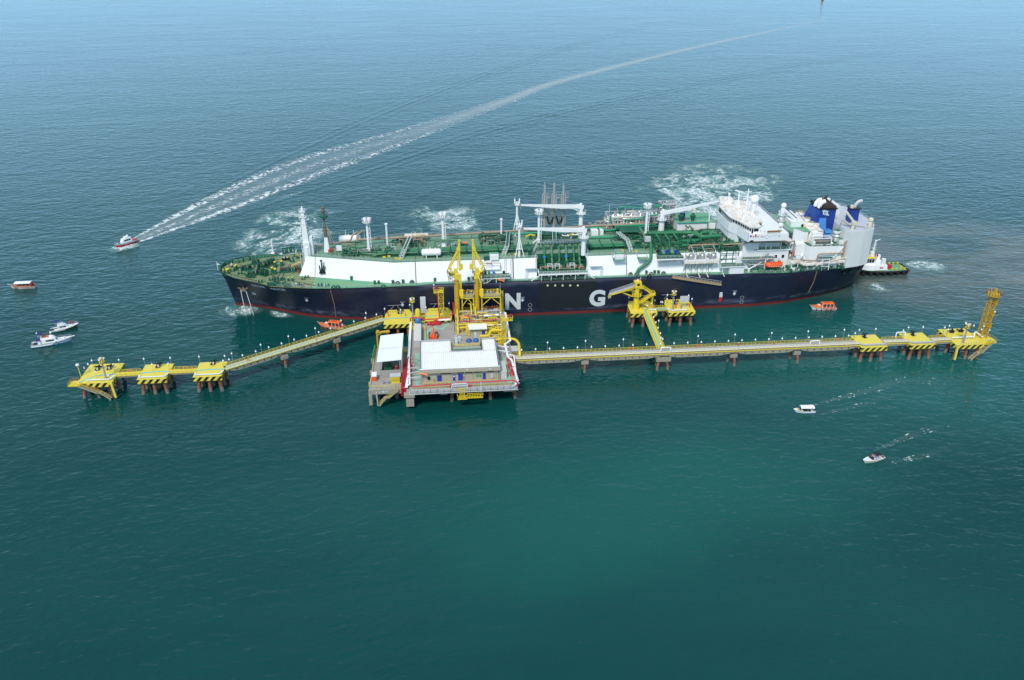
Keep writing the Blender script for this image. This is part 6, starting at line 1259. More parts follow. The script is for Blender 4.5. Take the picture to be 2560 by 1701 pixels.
for b, xs in ((B1, -50), (B2, -33), (B3, 52), (B4, 63)):
    m = MB(); m.box(xs - 3, -3.4, 2.0, xs + 5, -2.2, 6.4); m.build('fender_panel', black, b)
    m = MB(); m.bar((xs - 2, -3.2, 8.4), (xs + 4, -3.0, 8.4), .12); m.bar((xs - 1, -3.4, 6.5), (xs + .5, -3.1, 8.3), .12); m.bar((xs + 3, -3.4, 6.5), (xs + 1.8, -3.1, 8.3), .12); m.build('fender_frame', grey, b)
# teal walk lines on the dolphins
def walk(parent, pts, w=.75, z=DZ + .012, mat=tealp, name='walk_line', edges=False):
    m = MB(); P = [Vector((x, y, z)) for x, y in pts]; Lf = []; Rt = []
    for i, p in enumerate(P):
        d = (P[min(i + 1, len(P) - 1)] - P[max(i - 1, 0)]).normalized(); n = Vector((-d.y, d.x, 0)) * w / 2; Lf.append(p + n); Rt.append(p - n)
    for i in range(len(P) - 1): m.quad(Rt[i], Rt[i + 1], Lf[i + 1], Lf[i])
    o = m.build(name, mat, parent)
    if edges:
        m = MB(); k = .12 / w * 2
        for S in (Lf, Rt):
            for i in range(len(P) - 1): a, b = S[i], S[i + 1]; ea = a + (a - P[i]) * k; eb = b + (b - P[i + 1]) * k; q = (a, b, eb, ea) ; m.quad(*(q if S is Rt else (ea, eb, b, a)))
        m.build('walk_edge', yel2, parent)
for d, pts in ((D1, [(-155.6, -52.4), (-151.5, -48.0), (-144.5, -47.4)]), (D2, [(-136.4, -47.6), (-131.4, -47.0), (-126.7, -47.2)]), (D3, [(-117.5, -47.4), (-112.6, -47.0), (-107.9, -47.2)]), (B1, [(-53.0, -11.6), (-47.8, -11.2), (-42.5, -11.2)]), (B2, [(-37, -10.6), (-32.4, -10.4)]),
               (B3, [(51.6, -15.7), (51.9, -13), (52.4, -11.9)]), (B3, [(53.5, -11.6), (56.1, -11.6)])):
    walk(d, pts)
# rails and cable trays on the dolphins
def add_rail(parent, pts, mat=lgrey, step=1.8, w=.08, name='railing'): m = MB(); m.rail(pts, step=step, w=w); m.build(name, mat, parent)
def tray(parent, pts, w=.45, h=.22, mat=white, name='cable_tray', legs=True, z0=DZ):
    m = MB()
    for a, b in zip(pts, pts[1:]): m.bar(a, b, w, h)
    o = m.build(name, mat, parent)
    if legs:
        m = MB()
        for a, b in zip(pts, pts[1:]):
            k = max(1, int((Vector(b) - Vector(a)).length / 3))
            for i in range(k): t = (i + .5) / k; p = Vector(a).lerp(Vector(b), t); m.bar((p.x, p.y, z0), p, .1)
        m.build('tray_legs', lgrey, o, kind='stuff')
for d, x0, x1, y in ((D1, -153.4, -145.4, -51.8), (D2, -136.2, -127.2, -51.4), (D3, -117.2, -108.4, -51.4)):
    tray(d, [(x0, y + (1.6 if d is not D1 else 0), 7.0), (x0 + .4, y, 7.0), (x1, y, 7.0), (x1 + .7, y + 2.2, 7.0)], .5, .18)
for d, x0, x1, y in ((D4, 124.3, 134.2, -51.2), (D5, 143.6, 153, -51.2)): tray(d, [(x0, y + 1.8, 7.0), (x0 + 1, y, 7.0), (x1, y, 7.0)], .9, .15, lgrey); add_rail(d, [(x0 + 1, y - .9, DZ), (x1, y - .9, DZ)])
tray(B3, [(53.0, -13.6, 7.0), (56.2, -13.6, 7.0)], .5, .3); tray(B4, [(60.7, -13.2, 7.0), (61.8, -15.2, 7.0), (68.4, -15.2, 7.0)], .5, .3)
# trestles ----------------------------------------------------------------
def trestle(name, label, a, b, w, supports=(), rails=True, pipes=True, soffit=concrete, deckm=None, depth=1.5, hang=True):
    a, b = Vector((a[0], a[1], DZ)), Vector((b[0], b[1], DZ)); d = (b - a); L_ = d.length; d.normalize(); n = Vector((-d.y, d.x, 0))
    if n.y < 0: n = -n
    t = thing(name, label, 'walkway', tuple(a.lerp(b, .5) - Vector((0, 0, DZ)))); S = [0] + [s for s in supports] + [L_]
    for s0, s1 in zip(S, S[1:]):
        m = MB(); e = min(6, (s1 - s0) * .2)
        for off in (-1, 1):
            c = n * off * (w / 2 - .35); prof = [(s0 + .05, .55), (s0 + e, depth), (s1 - e, depth), (s1 - .05, .55)]; q = n * .22
            top = [a + d * s + c for s, _ in prof]; bot = [p - Vector((0, 0, .25 + h)) for p, (_, h) in zip(top, prof)]; top = [p - Vector((0, 0, .25)) for p in top]
            P = top + bot[::-1]; k = len(P); m.add([p - q for p in P] + [p + q for p in P], [tuple(range(k)), tuple(range(2 * k - 1, k - 1, -1))] + [(i, k + i, k + (i + 1) % k, (i + 1) % k) for i in range(k)])
        m.build('girder', soffit, t)
    m = MB(); q = n * w / 2; up = Vector((0, 0, .25)); m.add([a - q - up, b - q - up, b + q - up, a + q - up, a - q, b - q, b + q, a + q], [(3, 2, 1, 0), (4, 5, 6, 7), (0, 1, 5, 4), (1, 2, 6, 5), (2, 3, 7, 6), (3, 0, 4, 7)]); m.build('walkway_deck', deckm or deckc, t)
    if rails:
        for sg in (-1, 1): m = MB(); m.rail([a + n * sg * (w / 2 - .08), b + n * sg * (w / 2 - .08)], h=1.1, step=1.6, w=.1); m.build('railing', yel2, t)
        m = MB()
        for sg in (-1, 1): m.bar(a + n * sg * (w / 2 + .06) - Vector((0, 0, .1)), b + n * sg * (w / 2 + .06) - Vector((0, 0, .1)), .12, .3)
        m.build('kerb_strip', yel2, t)
    if pipes:
        for off, r, mt, z in ((-w / 2 + .45, .22, whitec, .45), (-w / 2 + 1.0, .16, lgrey, .4), (-w / 2 + 1.5, .14, lgrey, .35)):
            m = MB(); m.pipe([a + n * off + Vector((0, 0, z)), b + n * off + Vector((0, 0, z))], r, 8); m.build('service_pipe', mt, t, smooth=50)
        m = MB(); m.bar(a + n * (-w / 2 + 2.1) + Vector((0, 0, .3)), b + n * (-w / 2 + 2.1) + Vector((0, 0, .3)), .7, .12); m.build('cable_tray', lgrey, t)
    if hang:
        m = MB(); k = int(L_ / 2.6)
        for i in range(k): p = a + d * ((i + .5) * L_ / k) - n * (w / 2 - .1); m.bar(p - Vector((0, 0, .75)), p - Vector((0, 0, 1.15)) , .3)
        m.build('drain_spouts', dark, t, kind='stuff')
    return t
def pier(label, x, y, w=2.6, dpt=3.6, rz=0.0, offs=((0, -1.0), (0, 1.3)), ztop=5.0):
    p = thing('trestle_pier', label, 'pier', (x, y, 0), rz, 'piers under the trestles'); m = MB(); m.box(-w / 2, -dpt / 2, ztop - 1.5, w / 2, dpt / 2, ztop); m.build('pier_cap', concrete, p, world=False)
    for i, (dx, dy) in enumerate(offs):
        m = MB(); m.cyl((dx, dy, ztop - 1.5), (dx * 1.4, dy * 1.4, 1.4), .5, n=10); q = m.build('pile', rustp, p, smooth=50, world=False); m = MB(); m.cyl((dx * 1.4, dy * 1.4, 1.4), (dx * 1.5, dy * 1.5, -3), .54, n=10); m.build('pile_foot', tidal, q, smooth=50, world=False)
TR = trestle('trestle_walkway', 'long straight trestle walkway from the platform to the right hand dolphins', (-5.2, -48.5), (124.2, -48.5), 4.2, (26.1, 55.2, 81.7, 106.0))
pier('beige capped pier of the long trestle nearest the platform', 20.9, -48.6, offs=((0, -1.1), (0, 1.2))); pier('wide pier under the junction of the long trestle and its branch', 50.0, -48.7, 5.4, 4.6, offs=((-1.5, -1.4), (1.3, -1.3), (-1.0, 1.4)))
pier('beige capped pier of the long trestle right of the junction', 76.6, -48.6, offs=((.4, -1.2), (-.6, 1.3))); pier('beige capped pier of the long trestle under the white gate frame', 100.8, -48.6, offs=((.4, -1.2), (-.6, 1.3)))
LT = trestle('trestle_walkway', 'sloping trestle walkway from the left dolphins up to the breasting dolphin', (-107.9, -46.6), (-53.2, -11.4), 2.7, (22.0, 43.6), pipes=False, deckm=M('pale cable cover', (.55, .56, .5), .6))
va = math.atan2(35.2, 54.7); pier('beige capped pier nearest the left dolphins', -89.5, -34.8, 2.6, 3.6, va, ((0, -1.1), (0, 1.3))); pier('beige capped pier near the left breasting dolphin', -71.4, -23.1, 2.6, 3.6, va, ((0, -1.1), (0, 1.3)))
m = MB(); dv = Vector((54.7, 35.2, 0)).normalized(); nn = Vector((dv.y, -dv.x, 0)); a = Vector((-107.9, -46.6, 6.55)) + nn * .9; b = Vector((-53.2, -11.4, 6.55)) + nn * .9; m.bar(a, b, .7, .25); m.build('cable_cover', white, LT); m = MB(); m.bar(a - nn * .75 , b - nn * .75, .5, .12); m.build('walk_line', tealp, LT)
trestle('trestle_walkway', 'short walkway between the first and second dolphins at the left', (-144.4, -47.6), (-136.5, -47.4), 2.4, pipes=False, deckm=yellow, depth=.6, hang=False); trestle('trestle_walkway', 'short walkway between the second and third dolphins at the left', (-126.6, -47.2), (-117.6, -47.2), 2.4, pipes=False, deckm=yellow, depth=.6, hang=False)
trestle('trestle_walkway', 'short walkway between the first and second of the right hand dolphins', (134.3, -48.7), (143.5, -48.7), 3.4, depth=.8, hang=False); trestle('trestle_walkway', 'short walkway leading to the dolphin under the tall tower', (153.1, -48.9), (160.4, -48.9), 3.4, depth=.8, hang=False)
BT = trestle('trestle_walkway', 'branch walkway running out to the gangway dolphin', (49.9, -46.4), (51.7, -15.8), 2.7, pipes=False, deckm=yel2, depth=1.0, hang=False); walk(BT, [(50.0, -46.3), (51.6, -15.9)], .9, DZ + .02); m = MB(); m.bar((48.7, -46, 6.2), (50.4, -16, 6.2), .5, .4); m.build('cable_tray', lgrey, BT)
trestle('trestle_walkway', 'short walkway between the gangway dolphin and the sign board dolphin', (56.3, -12.4), (60.9, -12.4), 2.0, pipes=False, deckm=tealp, depth=.5, hang=False)
trestle('trestle_walkway', 'short walkway between the left breasting dolphin and the one behind the fire tower', (-42.2, -10.8), (-37.1, -10.8), 2.0, pipes=False, deckm=yellow, depth=.5, hang=False)
for x, lab in ((50.6, 'white bent pipe frame over the trestle junction'), (107.0, 'white bent pipe frame over the long trestle near its right end'), (142.2, 'white bent pipe frame beside the right hand dolphins')):
    y = -50.2 if x != 142.2 else -46.4; m = MB(); m.pipe([(x - 1.8, y, 6.6), (x - 1.8, y, 9.0), (x + 1.8, y, 9.0), (x + 1.8, y, 6.6)], .22, 8); tag(m.build('pipe_loop', whitec), lab, 'pipe loop', 'white pipe loops')
# lamps -------------------------------------------------------------------
lampw = M('white lamp glass', (.85, .86, .88), .25, var=.02)
def lamp(x, y, h, label, group, first={}):
    key = round(h, 1)
    if key in first: o = dup(first[key]); o.location = (x, y, DZ); o['label'] = label; o['group'] = group; return o
    t = thing('lamp_post', label, 'lamp post', (x, y, DZ), 0, group); m = MB(); m.cyl((0, 0, 0), (0, 0, h), .07, .05, 6); m.build('lamp_pole', grey, t, world=False); m = MB(); m.lathe(0, 0, [(.08, h - .05), (.28, h), (.28, h + .3), (.08, h + .6)], 10); m.build('lamp_globe', lampw, t, smooth=50, world=False); m = MB(); m.cyl((0, 0, h + .7), (0, 0, h + 1.1), .04, n=5); m.build('lamp_spike', grey, t, world=False); first[key] = t; return t
LT_LAB = {'R': ('short white lamp in the row along the long straight trestle', 'tall white lamp standing above the row on the long straight trestle'), 'L': ('short white lamp in the row along the sloping left trestle', 'tall white lamp standing above the row on the sloping left trestle')}
for i in range(25): lamp(-2 + 5.15 * i, -46.5, 1.9, LT_LAB['R'][0], 'short lamps along the long trestle')
for i in range(9): lamp(7.5 + 14.0 * i, -46.45, 4.4, LT_LAB['R'][1], 'tall lamps along the long trestle')
for i in range(13): p = Vector((-107.9, -46.6)).lerp(Vector((-53.2, -11.4)), (i + .5) / 13); lamp(p.x - .73, p.y + 1.14, 1.9, LT_LAB['L'][0], 'short lamps along the left trestle')
for i in range(6): p = Vector((-107.9, -46.6)).lerp(Vector((-53.2, -11.4)), (i + .35) / 6); lamp(p.x - .73, p.y + 1.14, 3.9, LT_LAB['L'][1], 'tall lamps along the left trestle')
for i in range(6): t = (i + .5) / 6; lamp(lerp(51.2, 52.9, t), lerp(-45, -17, t), 1.9, 'short white lamp along the branch walkway to the gangway dolphin', 'lamps along the branch walkway')
for i in range(2): lamp((52.9, 53.9)[i], (-30, -20)[i], 3.2, 'taller white lamp beside the branch walkway', 'tall lamps along the branch walkway')
for d, pts, lab in ((D1, [(-155.4, -46.5), (-154.6, -41.2), (-155.0, -43.8), (-145.2, -41.6), (-146.0, -45), (-150.6, -49.6), (-145.2, -52.8)], 'white lamp on the big left end dolphin'), (D2, [(-136.6, -41.6), (-127.4, -41.8), (-127, -46), (-132.6, -46)], 'white lamp on the second dolphin from the left'), (D3, [(-117.4, -41.8), (-108.4, -42), (-108.2, -45.6)], 'white lamp on the third dolphin from the left'),
                    (D4, [(124.5, -45.6), (134, -42.8), (127.4, -43)], 'white lamp on the dolphin at the end of the long trestle'), (D5, [(143.8, -45), (152.8, -42.8), (147, -42.8)], 'white lamp on the middle right hand dolphin'), (D6, [(160.8, -44), (171, -41), (161, -46), (163.4, -42.8), (172.8, -43.5), (176.6, -47.6)], 'white lamp on the dolphin under the tall tower'),
                    (B1, [(-53, -7.4), (-43.0, -4.6), (-46.6, -9.0)], 'white lamp on the left breasting dolphin'), (B2, [(-27.2, -4.6), (-36.6, -7.4)], 'white lamp on the breasting dolphin behind the fire tower'), (B3, [(46.6, -5.6), (56.0, -5.4), (56.5, -9.4), (52.2, -14), (50.9, -11.4), (54.6, -12.2)], 'white lamp on the gangway dolphin'), (B4, [(63.0, -4.6), (71.6, -6.0), (61.8, -8.6), (72.0, -9.5), (58.6, -11.2), (59.2, -11.5)], 'white lamp on or beside the sign board dolphin')):
    for i, (x, y) in enumerate(pts): lamp(x, y, 2.3, lab, lab.replace('white lamp', 'lamps'))
# floodlight masts with cages
def lamp_mast(label, x, y, h, caged=True, lean=(0, 0)):
    t = thing('floodlight_mast', label, 'floodlight mast', (x, y, DZ)); m = MB(); m.cyl((0, 0, 0), (0, 0, h), .32, .26, 8); m.cbox(0, 0, 0, 1, 1, .25); m.build('mast_pole', grey, t, smooth=40, world=False)
    m = MB(); m.lathe(0, 0, [(1.1, h), (1.1, h + .16), (.1, h + .17)], 10); m.rail([(1.05 * math.cos(a), 1.05 * math.sin(a), h + .15) for a in [math.pi * i / 4 for i in range(8)]], h=1.2, w=.11, closed=True, step=2); m.build('mast_basket', yel2 if caged else yeld, t, world=False)
    for a in (.4, 2.2, 4.2): m = MB(); m.cbox(.8 * math.cos(a), .8 * math.sin(a), h + .9, .6, .5, .5); m.build('floodlight', lampw, t, world=False)
    m = MB(); m.cyl((.3, 0, h), (.3, 0, h + 2.6), .05, n=5); m.build('mast_aerial', grey, t, world=False); return t
lamp_mast('grey floodlight mast with yellow basket on the left end dolphin', -147.4, -50.1, 6.4); lamp_mast('grey floodlight mast with yellow basket on the tower dolphin', 164.0, -52.2, 6.4); lamp_mast('grey floodlight mast with round yellow basket on the sign board dolphin', 62.8, -14.2, 7.0); lamp_mast('grey floodlight mast with yellow basket beside the yellow tank', -41.6, -16.0, 9.0)
t = thing('lamp_pole', 'slim yellow pole with a white lamp head at the left dolphin edge', 'lamp post', (-156.4, -48.2, DZ)); m = MB(); m.cyl((0, 0, 0), (-.2, 0, 4.4), .14, n=6); m.build('pole', yel2, t, world=False); m = MB(); m.lathe(-.2, 0, [(.2, 4.3), (.6, 4.5), (.6, 4.9), (.1, 5.2)], 10); m.build('lamp_globe', lampw, t, smooth=50, world=False)
# sign board and small red things
t = thing('sign_board', 'grey sign board on legs on the breasting dolphin', 'sign', (68.0, -12.2, DZ)); m = MB(); m.box(-1.9, -.1, 2.6, 1.9, .1, 5.2); m.build('board', lgrey, t, world=False); m = MB(); m.box(-.5, .0, 0, -.3, .2, 2.6); m.box(.3, .0, 0, .5, .2, 2.6); m.cbox(0, 0, 0, 1.4, 1, .5); m.build('board_leg', lgrey, t, world=False)
def post(x, y, label, h=1.3, c=red, z=DZ): t = MB(); t.cyl((x, y, z), (x, y, z + h), .22, n=8); t.cyl((x, y, z + h), (x, y, z + h + .25), .3, .1, 8); tag(t.build('fire_extinguisher', c, smooth=40), label, 'fire extinguisher', 'red fire posts')
for x, y, l in ((-51.6, -9.6, 'tall orange red post on the left breasting dolphin'), (64.6, -12.4, 'red fire post left of the grey sign board'), (70.4, -12.0, 'red fire post right of the grey sign board')): post(x, y, l, 2.2 if 'tall' in l else 1.5, orange)
for x, y, l in ((-100.2, -42.6, 'orange buoy ring on the left trestle rail low down'), (-78.0, -27.6, 'orange buoy ring midway along the left trestle rail'), (38.6, -46.6, 'orange buoy ring on the long trestle left of the junction'), (63.5, -46.7, 'orange buoy ring on the long trestle right of the junction'), (118.0, -46.6, 'orange buoy ring near the right end of the long trestle'), (139.0, -47.0, 'orange buoy ring between the right hand dolphins'), (157.0, -47.0, 'orange buoy ring by the tower dolphin walkway'), (-140.4, -46.4, 'orange buoy ring between the first two left dolphins'), (-121.5, -46.1, 'orange buoy ring between the second and third left dolphins')):
    m = MB(); m.pipe([(x + .38 * math.cos(a), y + .1, DZ + .75 + .38 * math.sin(a)) for a in [math.pi * i / 5 for i in range(11)]], .13, 6); tag(m.build('lifebuoy', orange, smooth=60), l, 'lifebuoy', 'lifebuoys on the rails')
# end stairs of the outer dolphins
def end_stairs(parent, top, land, foot, w=1.3):
    m = MB(); A, B, C_ = Vector(top), Vector(land), Vector(foot)
    for a, b in ((A, B), (B + Vector((1.2 if B.x > A.x else -1.2, 0, 0)), C_)):
        d = (b - a).normalized(); n = Vector((-d.y, d.x, 0)).normalized() * w / 2
        m.bar(a + n, b + n, .22, .35); m.bar(a - n, b - n, .22, .35); k = int((b - a).length / .5)
        for i in range(k): c = a + (b - a) * (i / k); m.bar(c - n, c + n, .28, .08)
    m.cbox(B.x + (.6 if B.x > A.x else -.6), B.y, B.z - .1, 1.6, w, .15); o = m.build('access_stair', M('galvanised stair', (.36, .35, .27), .6), parent)
    m = MB()
    for a, b in ((A, B), (B, C_)):
        d = (b - a).normalized(); n = Vector((-d.y, d.x, 0)).normalized() * w / 2
        for sg in (-1, 1):
            m.bar(a + n * sg + Vector((0, 0, 1)), b + n * sg + Vector((0, 0, 1)), .1); m.bar(a + n * sg + Vector((0, 0, .5)), b + n * sg + Vector((0, 0, .5)), .08)
            for i in range(6): p = a + (b - a) * (i / 5) + n * sg; m.bar(p, p + Vector((0, 0, 1)), .08)
    m.build('stair_railing', yeld, o)
m = MB(); m.box(-158.6, -54.6, 6.2, -154.6, -53.1, 6.45); m.box(-158.6, -53.2, 6.2, -156.2, -50.8, 6.45); m.build('corner_landing', yel2, D1); add_rail(D1, [(-156.2, -50.8, 6.45), (-158.5, -50.8, 6.45), (-158.5, -54.5, 6.45)], yeld)
end_stairs(D1, (-155.0, -54.2, 6.3), (-149.4, -54.4, 3.4), (-145.4, -54.4, .6)); end_stairs(D6, (175.2, -52.4, 6.3), (170.0, -54.8, 3.4), (166.2, -55.0, .6))
m = MB(); m.bar((-144.6, -53.6, 6.3), (-144.0, -53.9, .8), .5, .7); m.build('fender_pile', yellow, D1); m = MB(); m.bar((160.6, -54.4, 6.3), (160.4, -54.8, .8), .6, .7); m.build('fender_pile', yellow, D6)
m = MB(); m.prism([(171.3, -53.8), (177.0, -52.6), (177.4, -50.4), (175.4, -45.0), (171.3, -44.6)], 5.9, 6.46); m.build('corner_landing', yel2, D6); add_rail(D6, [(172, -54, 6.46), (177, -52.7, 6.46), (177.3, -50.4, 6.46), (175.4, -45.2, 6.46)], yeld); walk(D6, [(173.8, -50.8), (176.2, -51.6)], .8, 6.475)
tray(D6, [(161, -49.4, 7.4), (169.6, -49.4, 7.4), (170.4, -48.2, 8.4), (171.4, -47.4, 8.4), (173, -49.6, 7.2), (175, -48.2, 7.2)], .35, .3, whitec)
q = random.Random(4); m = MB()
for i in range(9): x = 162 + i; m.bar((x, -53.9, DZ), (x, -53.9, DZ + 1.1), .07); m.bar((x, -50, DZ), (x + .05, -50, DZ + 1.2), .07)
m.build('post_row', grey, D6, kind='stuff')
# tall lattice tower at the right end
tw = thing('lattice_tower', 'tall yellow lattice tower with round top platform at the right end', 'tower', (173.7, -48.2, 6.46))
m = MB(); m.lattice(-1.25, -1.25, 1.25, 1.25, 0, 17.4, .24, 2.5, .25); m.build('tower_lattice', yeld, tw, world=False)
m = MB(); m.lathe(0, 0, [(2.5, 17.4), (2.6, 17.5), (2.6, 17.75), (.3, 17.8)], 20); m.rail([(2.5 * math.cos(a), 2.5 * math.sin(a), 17.75) for a in [math.pi * i / 8 for i in range(16)]], h=1.2, w=.11, closed=True, step=2); m.build('tower_platform', yeld, tw, world=False)
for z in (4.6, 9.6, 14.2): m = MB(); m.box(.6, -1.0, z, 2.2, 1.0, z + .15); m.rail([(1.0, -1, z + .15), (2.2, -1, z + .15), (2.2, 1, z + .15)], h=1.1, w=.12, step=.8); m.box(1.1, -.9, z - .8, 1.9, .6, z); m.build('rest_landing', yeld, tw, world=False)
m = MB(); m.ladder((1.3, 0, 0), (1.05, 0, 17.4), (0, .7, 0), .09, .7); m.build('tower_ladder', yeld, tw, world=False); m = MB(); m.cbox(.9, .6, 17.8, .7, .7, 1.5); m.sph((.9, .6, 19.5), .4, 8, 6); m.build('fire_monitor', yeld, tw, world=False)
for z, x in ((3.8, -1.7), (5.2, -1.2), (11, 1.6)): m = MB(); m.sph((x, -1.2, z), .3, 8, 6); m.build('tower_lamp', lampw, tw, smooth=60, world=False)
# gangway tower
gt = thing('gangway_tower', 'yellow gangway tower with cab and raised boarding walkway', 'gangway', (48.3, -11.4, DZ)); m = MB(); m.lathe(0, 0, [(1.5, 0), (1.45, 1.2), (1.15, 3.5), (1.0, 7.5), (1.0, 10)], 14); m.build('column', yel2, gt, smooth=40, world=False)
m = MB(); m.box(-1.4, -1.3, 9.6, 1.4, 1.3, 12.2); cb = m.build('cab', yel2, gt, world=False); m = MB(); m.box(-.4, -1.34, 10.6, .6, -1.29, 11.6); m.build('window', glass, cb, world=False); m = MB(); m.box(-1.44, -.6, 10.6, -1.39, .6, 11.6); m.build('window', glass, cb, world=False)
P0 = Vector((-1.4, 0, 9.9)); P1 = Vector((-10.8, .6, 6.6)); d = (P1 - P0).normalized(); n = Vector((-d.y, d.x, 0)).normalized() * .75
m = MB(); m.bar(P0, P1, 1.5, .3); m.bar(P0 - n - Vector((0, 0, .6)), P1 - n - Vector((0, 0, .1)), .26); m.bar(P0 + n - Vector((0, 0, .6)), P1 + n - Vector((0, 0, .1)), .26); m.cbox(P1.x - .1, P1.y, P1.z - 1.3, .8, 1.2, .9); gw = m.build('boarding_walkway', yel2, gt, world=False)
m = MB()
for sg in (-1, 1): m.rail([P0 + n * sg + Vector((0, 0, .15)), P1 + n * sg + Vector((0, 0, .15))], h=1.15, step=1.0, w=.1, mids=2)
m.bar(P0 + Vector((0, 0, .2)), P1 + Vector((0, 0, .2)), 1.3, .06); m.bar(P1 - n + Vector((-.2, 0, .5)), P1 - n + Vector((-.7, 0, -1.6)), .2); m.bar(P1 + n + Vector((-.2, 0, .5)), P1 + n + Vector((-.7, 0, -1.6)), .2); m.build('walkway_railing', lgrey, gw, world=False)
m = MB(); m.bar((-.4, 0, 5.0), P0.lerp(P1, .62), .4); m.bar((-.6, 0, 7.9), P0.lerp(P1, .5) , .3); m.build('boom_strut', yel2, gt, world=False)
m = MB(); m.lathe(0, 0, [(1.0, 6.0), (2.1, 6.1), (2.1, 6.3), (1.0, 6.35)], 12); m.rail([(2.0 * math.cos(a), 2.0 * math.sin(a), 6.3) for a in [math.pi * i / 5 for i in range(10)]], h=1.1, w=.11, closed=True); m.build('column_gallery', yel2, gt, world=False)
def stair_flight(a, b, parent, w=1.0, mat=yel2):
    a, b = Vector(a), Vector(b); m = MB(); d = (b - a).normalized(); n = Vector((-d.y, d.x, 0)).normalized() * w / 2; m.bar(a + n, b + n, .18, .4); m.bar(a - n, b - n, .18, .4); k = int((b - a).length / .5)
    for i in range(k): c = a + (b - a) * (i / k); m.bar(c - n, c + n, .3, .07)
    for sg in (-1, 1): m.bar(a + n * sg + Vector((0, 0, 1.1)), b + n * sg + Vector((0, 0, 1.1)), .12); m.bar(a + n * sg + Vector((0, 0, .6)), b + n * sg + Vector((0, 0, .6)), .09)
    m.build('stair_flight', mat, parent, world=False)
stair_flight((1.6, .2, 9.5), (6.0, .6, 6.4), gt); stair_flight((6.0, -.8, 6.3), (1.8, -1.0, 3.3), gt); stair_flight((1.8, .4, 3.2), (6.0, .6, 0), gt)
for z, x in ((9.4, 1.4), (6.3, 6.4), (3.2, 1.6)): m = MB(); m.box(x - .8, -1.4, z - .15, x + .9, 1.3, z); m.rail([(x + .85, -1.4, z), (x + .85, 1.25, z), (x - .7, 1.25, z)] if x > 3 else [(x - .7, -1.35, z), (x + .8, -1.35, z)], w=.11, step=.9); m.build('stair_landing', yel2, gt, world=False)
m = MB()
for y in (-1.0, 1.0): m.bar((6.4, y, 0), (6.4, y, 6.2), .3)
m.bar((6.4, -1, 3), (6.4, 1, 3), .2); m.build('stair_leg', yel2, gt, world=False); m = MB(); m.cbox(0, .3, 12.2, .5, .5, .6); m.cyl((1.2, .5, 12), (1.2, .5, 13.8), .07, n=5); m.build('cab_lamp', lampw, gt, world=False); m = MB(); m.cbox(.9, .4, 12.2, .5, .4, .7); m.build('cab_beacon', orange2, gt, world=False)
# ---------------------------------------------------------------- loading platform
pf = thing('loading_platform', 'concrete loading platform on rusty piles carrying the building and loading arms', 'platform', (-24, -40, 0))
m = MB(); m.prism([(-43.4, -68.6), (-5.6, -68.6), (-5.0, -5.9), (-25.2, -5.9), (-25.2, -16.9), (-43.0, -16.9)], 5.7, DZ); m.build('platform_deck', deckc, pf)
m = MB()
for x in (-42.6, -31, -19, -6.4): m.box(x - .8, -68.2, 4.4, x + .8, -7 if x > -26 else -17.4, 5.7)
for y in (-67.6, -50, -34, -18): m.box(-43.2, y - .6, 4.6, -5.8, y + .6, 5.69)
m.build('platform_beam', concrete, pf)
for x in (-42.0, -28, -15, -6.6):
    for y in (-65.8, -50, -34, -19): 
        if y < -60 or x > -10 or x < -40: piles(pf, [(x, y, (x + 24) * .006, .04)], 4.4, .6)
m = MB(); m.prism([(-43.6, -70.0), (-41.0, -70.0), (-41.0, -68.4), (-43.6, -68.4)], 1.2, 5.0); m.box(-44.2, -70.6, 5.0, -40.6, -68.4, 6.0); m.build('corner_column', concrete, pf)
m = MB(); m.box(-32, -69.4, 4.9, -29.6, -68.5, 5.6); m.box(-10.6, -69.4, 4.9, -7, -68.5, 5.6); m.build('pile_cap', concrete, pf)
# front walkway carries trays and black posted rail
m = MB(); m.box(-42.4, -70.4, 6.0, -5.6, -68.62, 6.3); fw = m.build('front_walkway', lgrey, pf)
m = MB()
for y, z, w in ((-70.1, 6.7, .3), (-69.7, 7.0, .25), (-69.3, 7.2, .25)): m.bar((-42, y, z), (-8, y, z), w, .2)
m.bar((-8, -70, 6.8), (-5.0, -67.2, 7.0), .9, .2); m.build('cable_tray', lgrey, fw)
m = MB()
for i in range(17): x = -42 + i * 2.25; m.bar((x, -70.3, 6.2), (x, -70.3, 7.8), .1)
m.build('black_post', black, fw, kind='stuff')
m = MB(); m.rail([(-42, -70.35, 6.3), (-5.8, -70.35, 6.3)], h=1.1, step=40, w=.08, mids=2); m.build('railing', grey, fw)
add_rail(pf, [(-41.8, -68.2, DZ), (-28.4, -68.2, DZ)], yel2); add_rail(pf, [(-22.6, -68.2, DZ), (-8, -68.2, DZ)], yel2)
m = MB(); m.pipe([(-41.8, -68.3, 8.0), (-26.6, -68.3, 8.3), (-26.4, -68.3, 8.6), (-7.2, -68.3, 8.6), (-6.2, -68.8, 8.6), (-5.8, -69.0, 8.2), (-5.7, -69, 6.4)], .22, 8); m.build('fire_main', red, pf, smooth=50)
m = MB(); m.pipe([(-28, -69.4, 6.4), (-28, -69.4, 8.8), (-22.8, -69.4, 8.9), (-22.8, -69.4, 6.4)], .28, 8, 2.5); m.bar((-28, -69.2, 8.2), (-22.8, -69.2, 8.2), .5, .9); m.build('pipe_loop', lgrey, pf, smooth=50)
for x in (-28.4, -21.8): m = MB(); m.cbox(x, -68, DZ, .9, .6, 1.0); m.build('hose_box', red, pf)
m = MB(); m.cyl((-18.2, -70.4, 6), (-18.2, -70.4, 9.8), .1, n=6); m.build('white_post', whitec, pf)
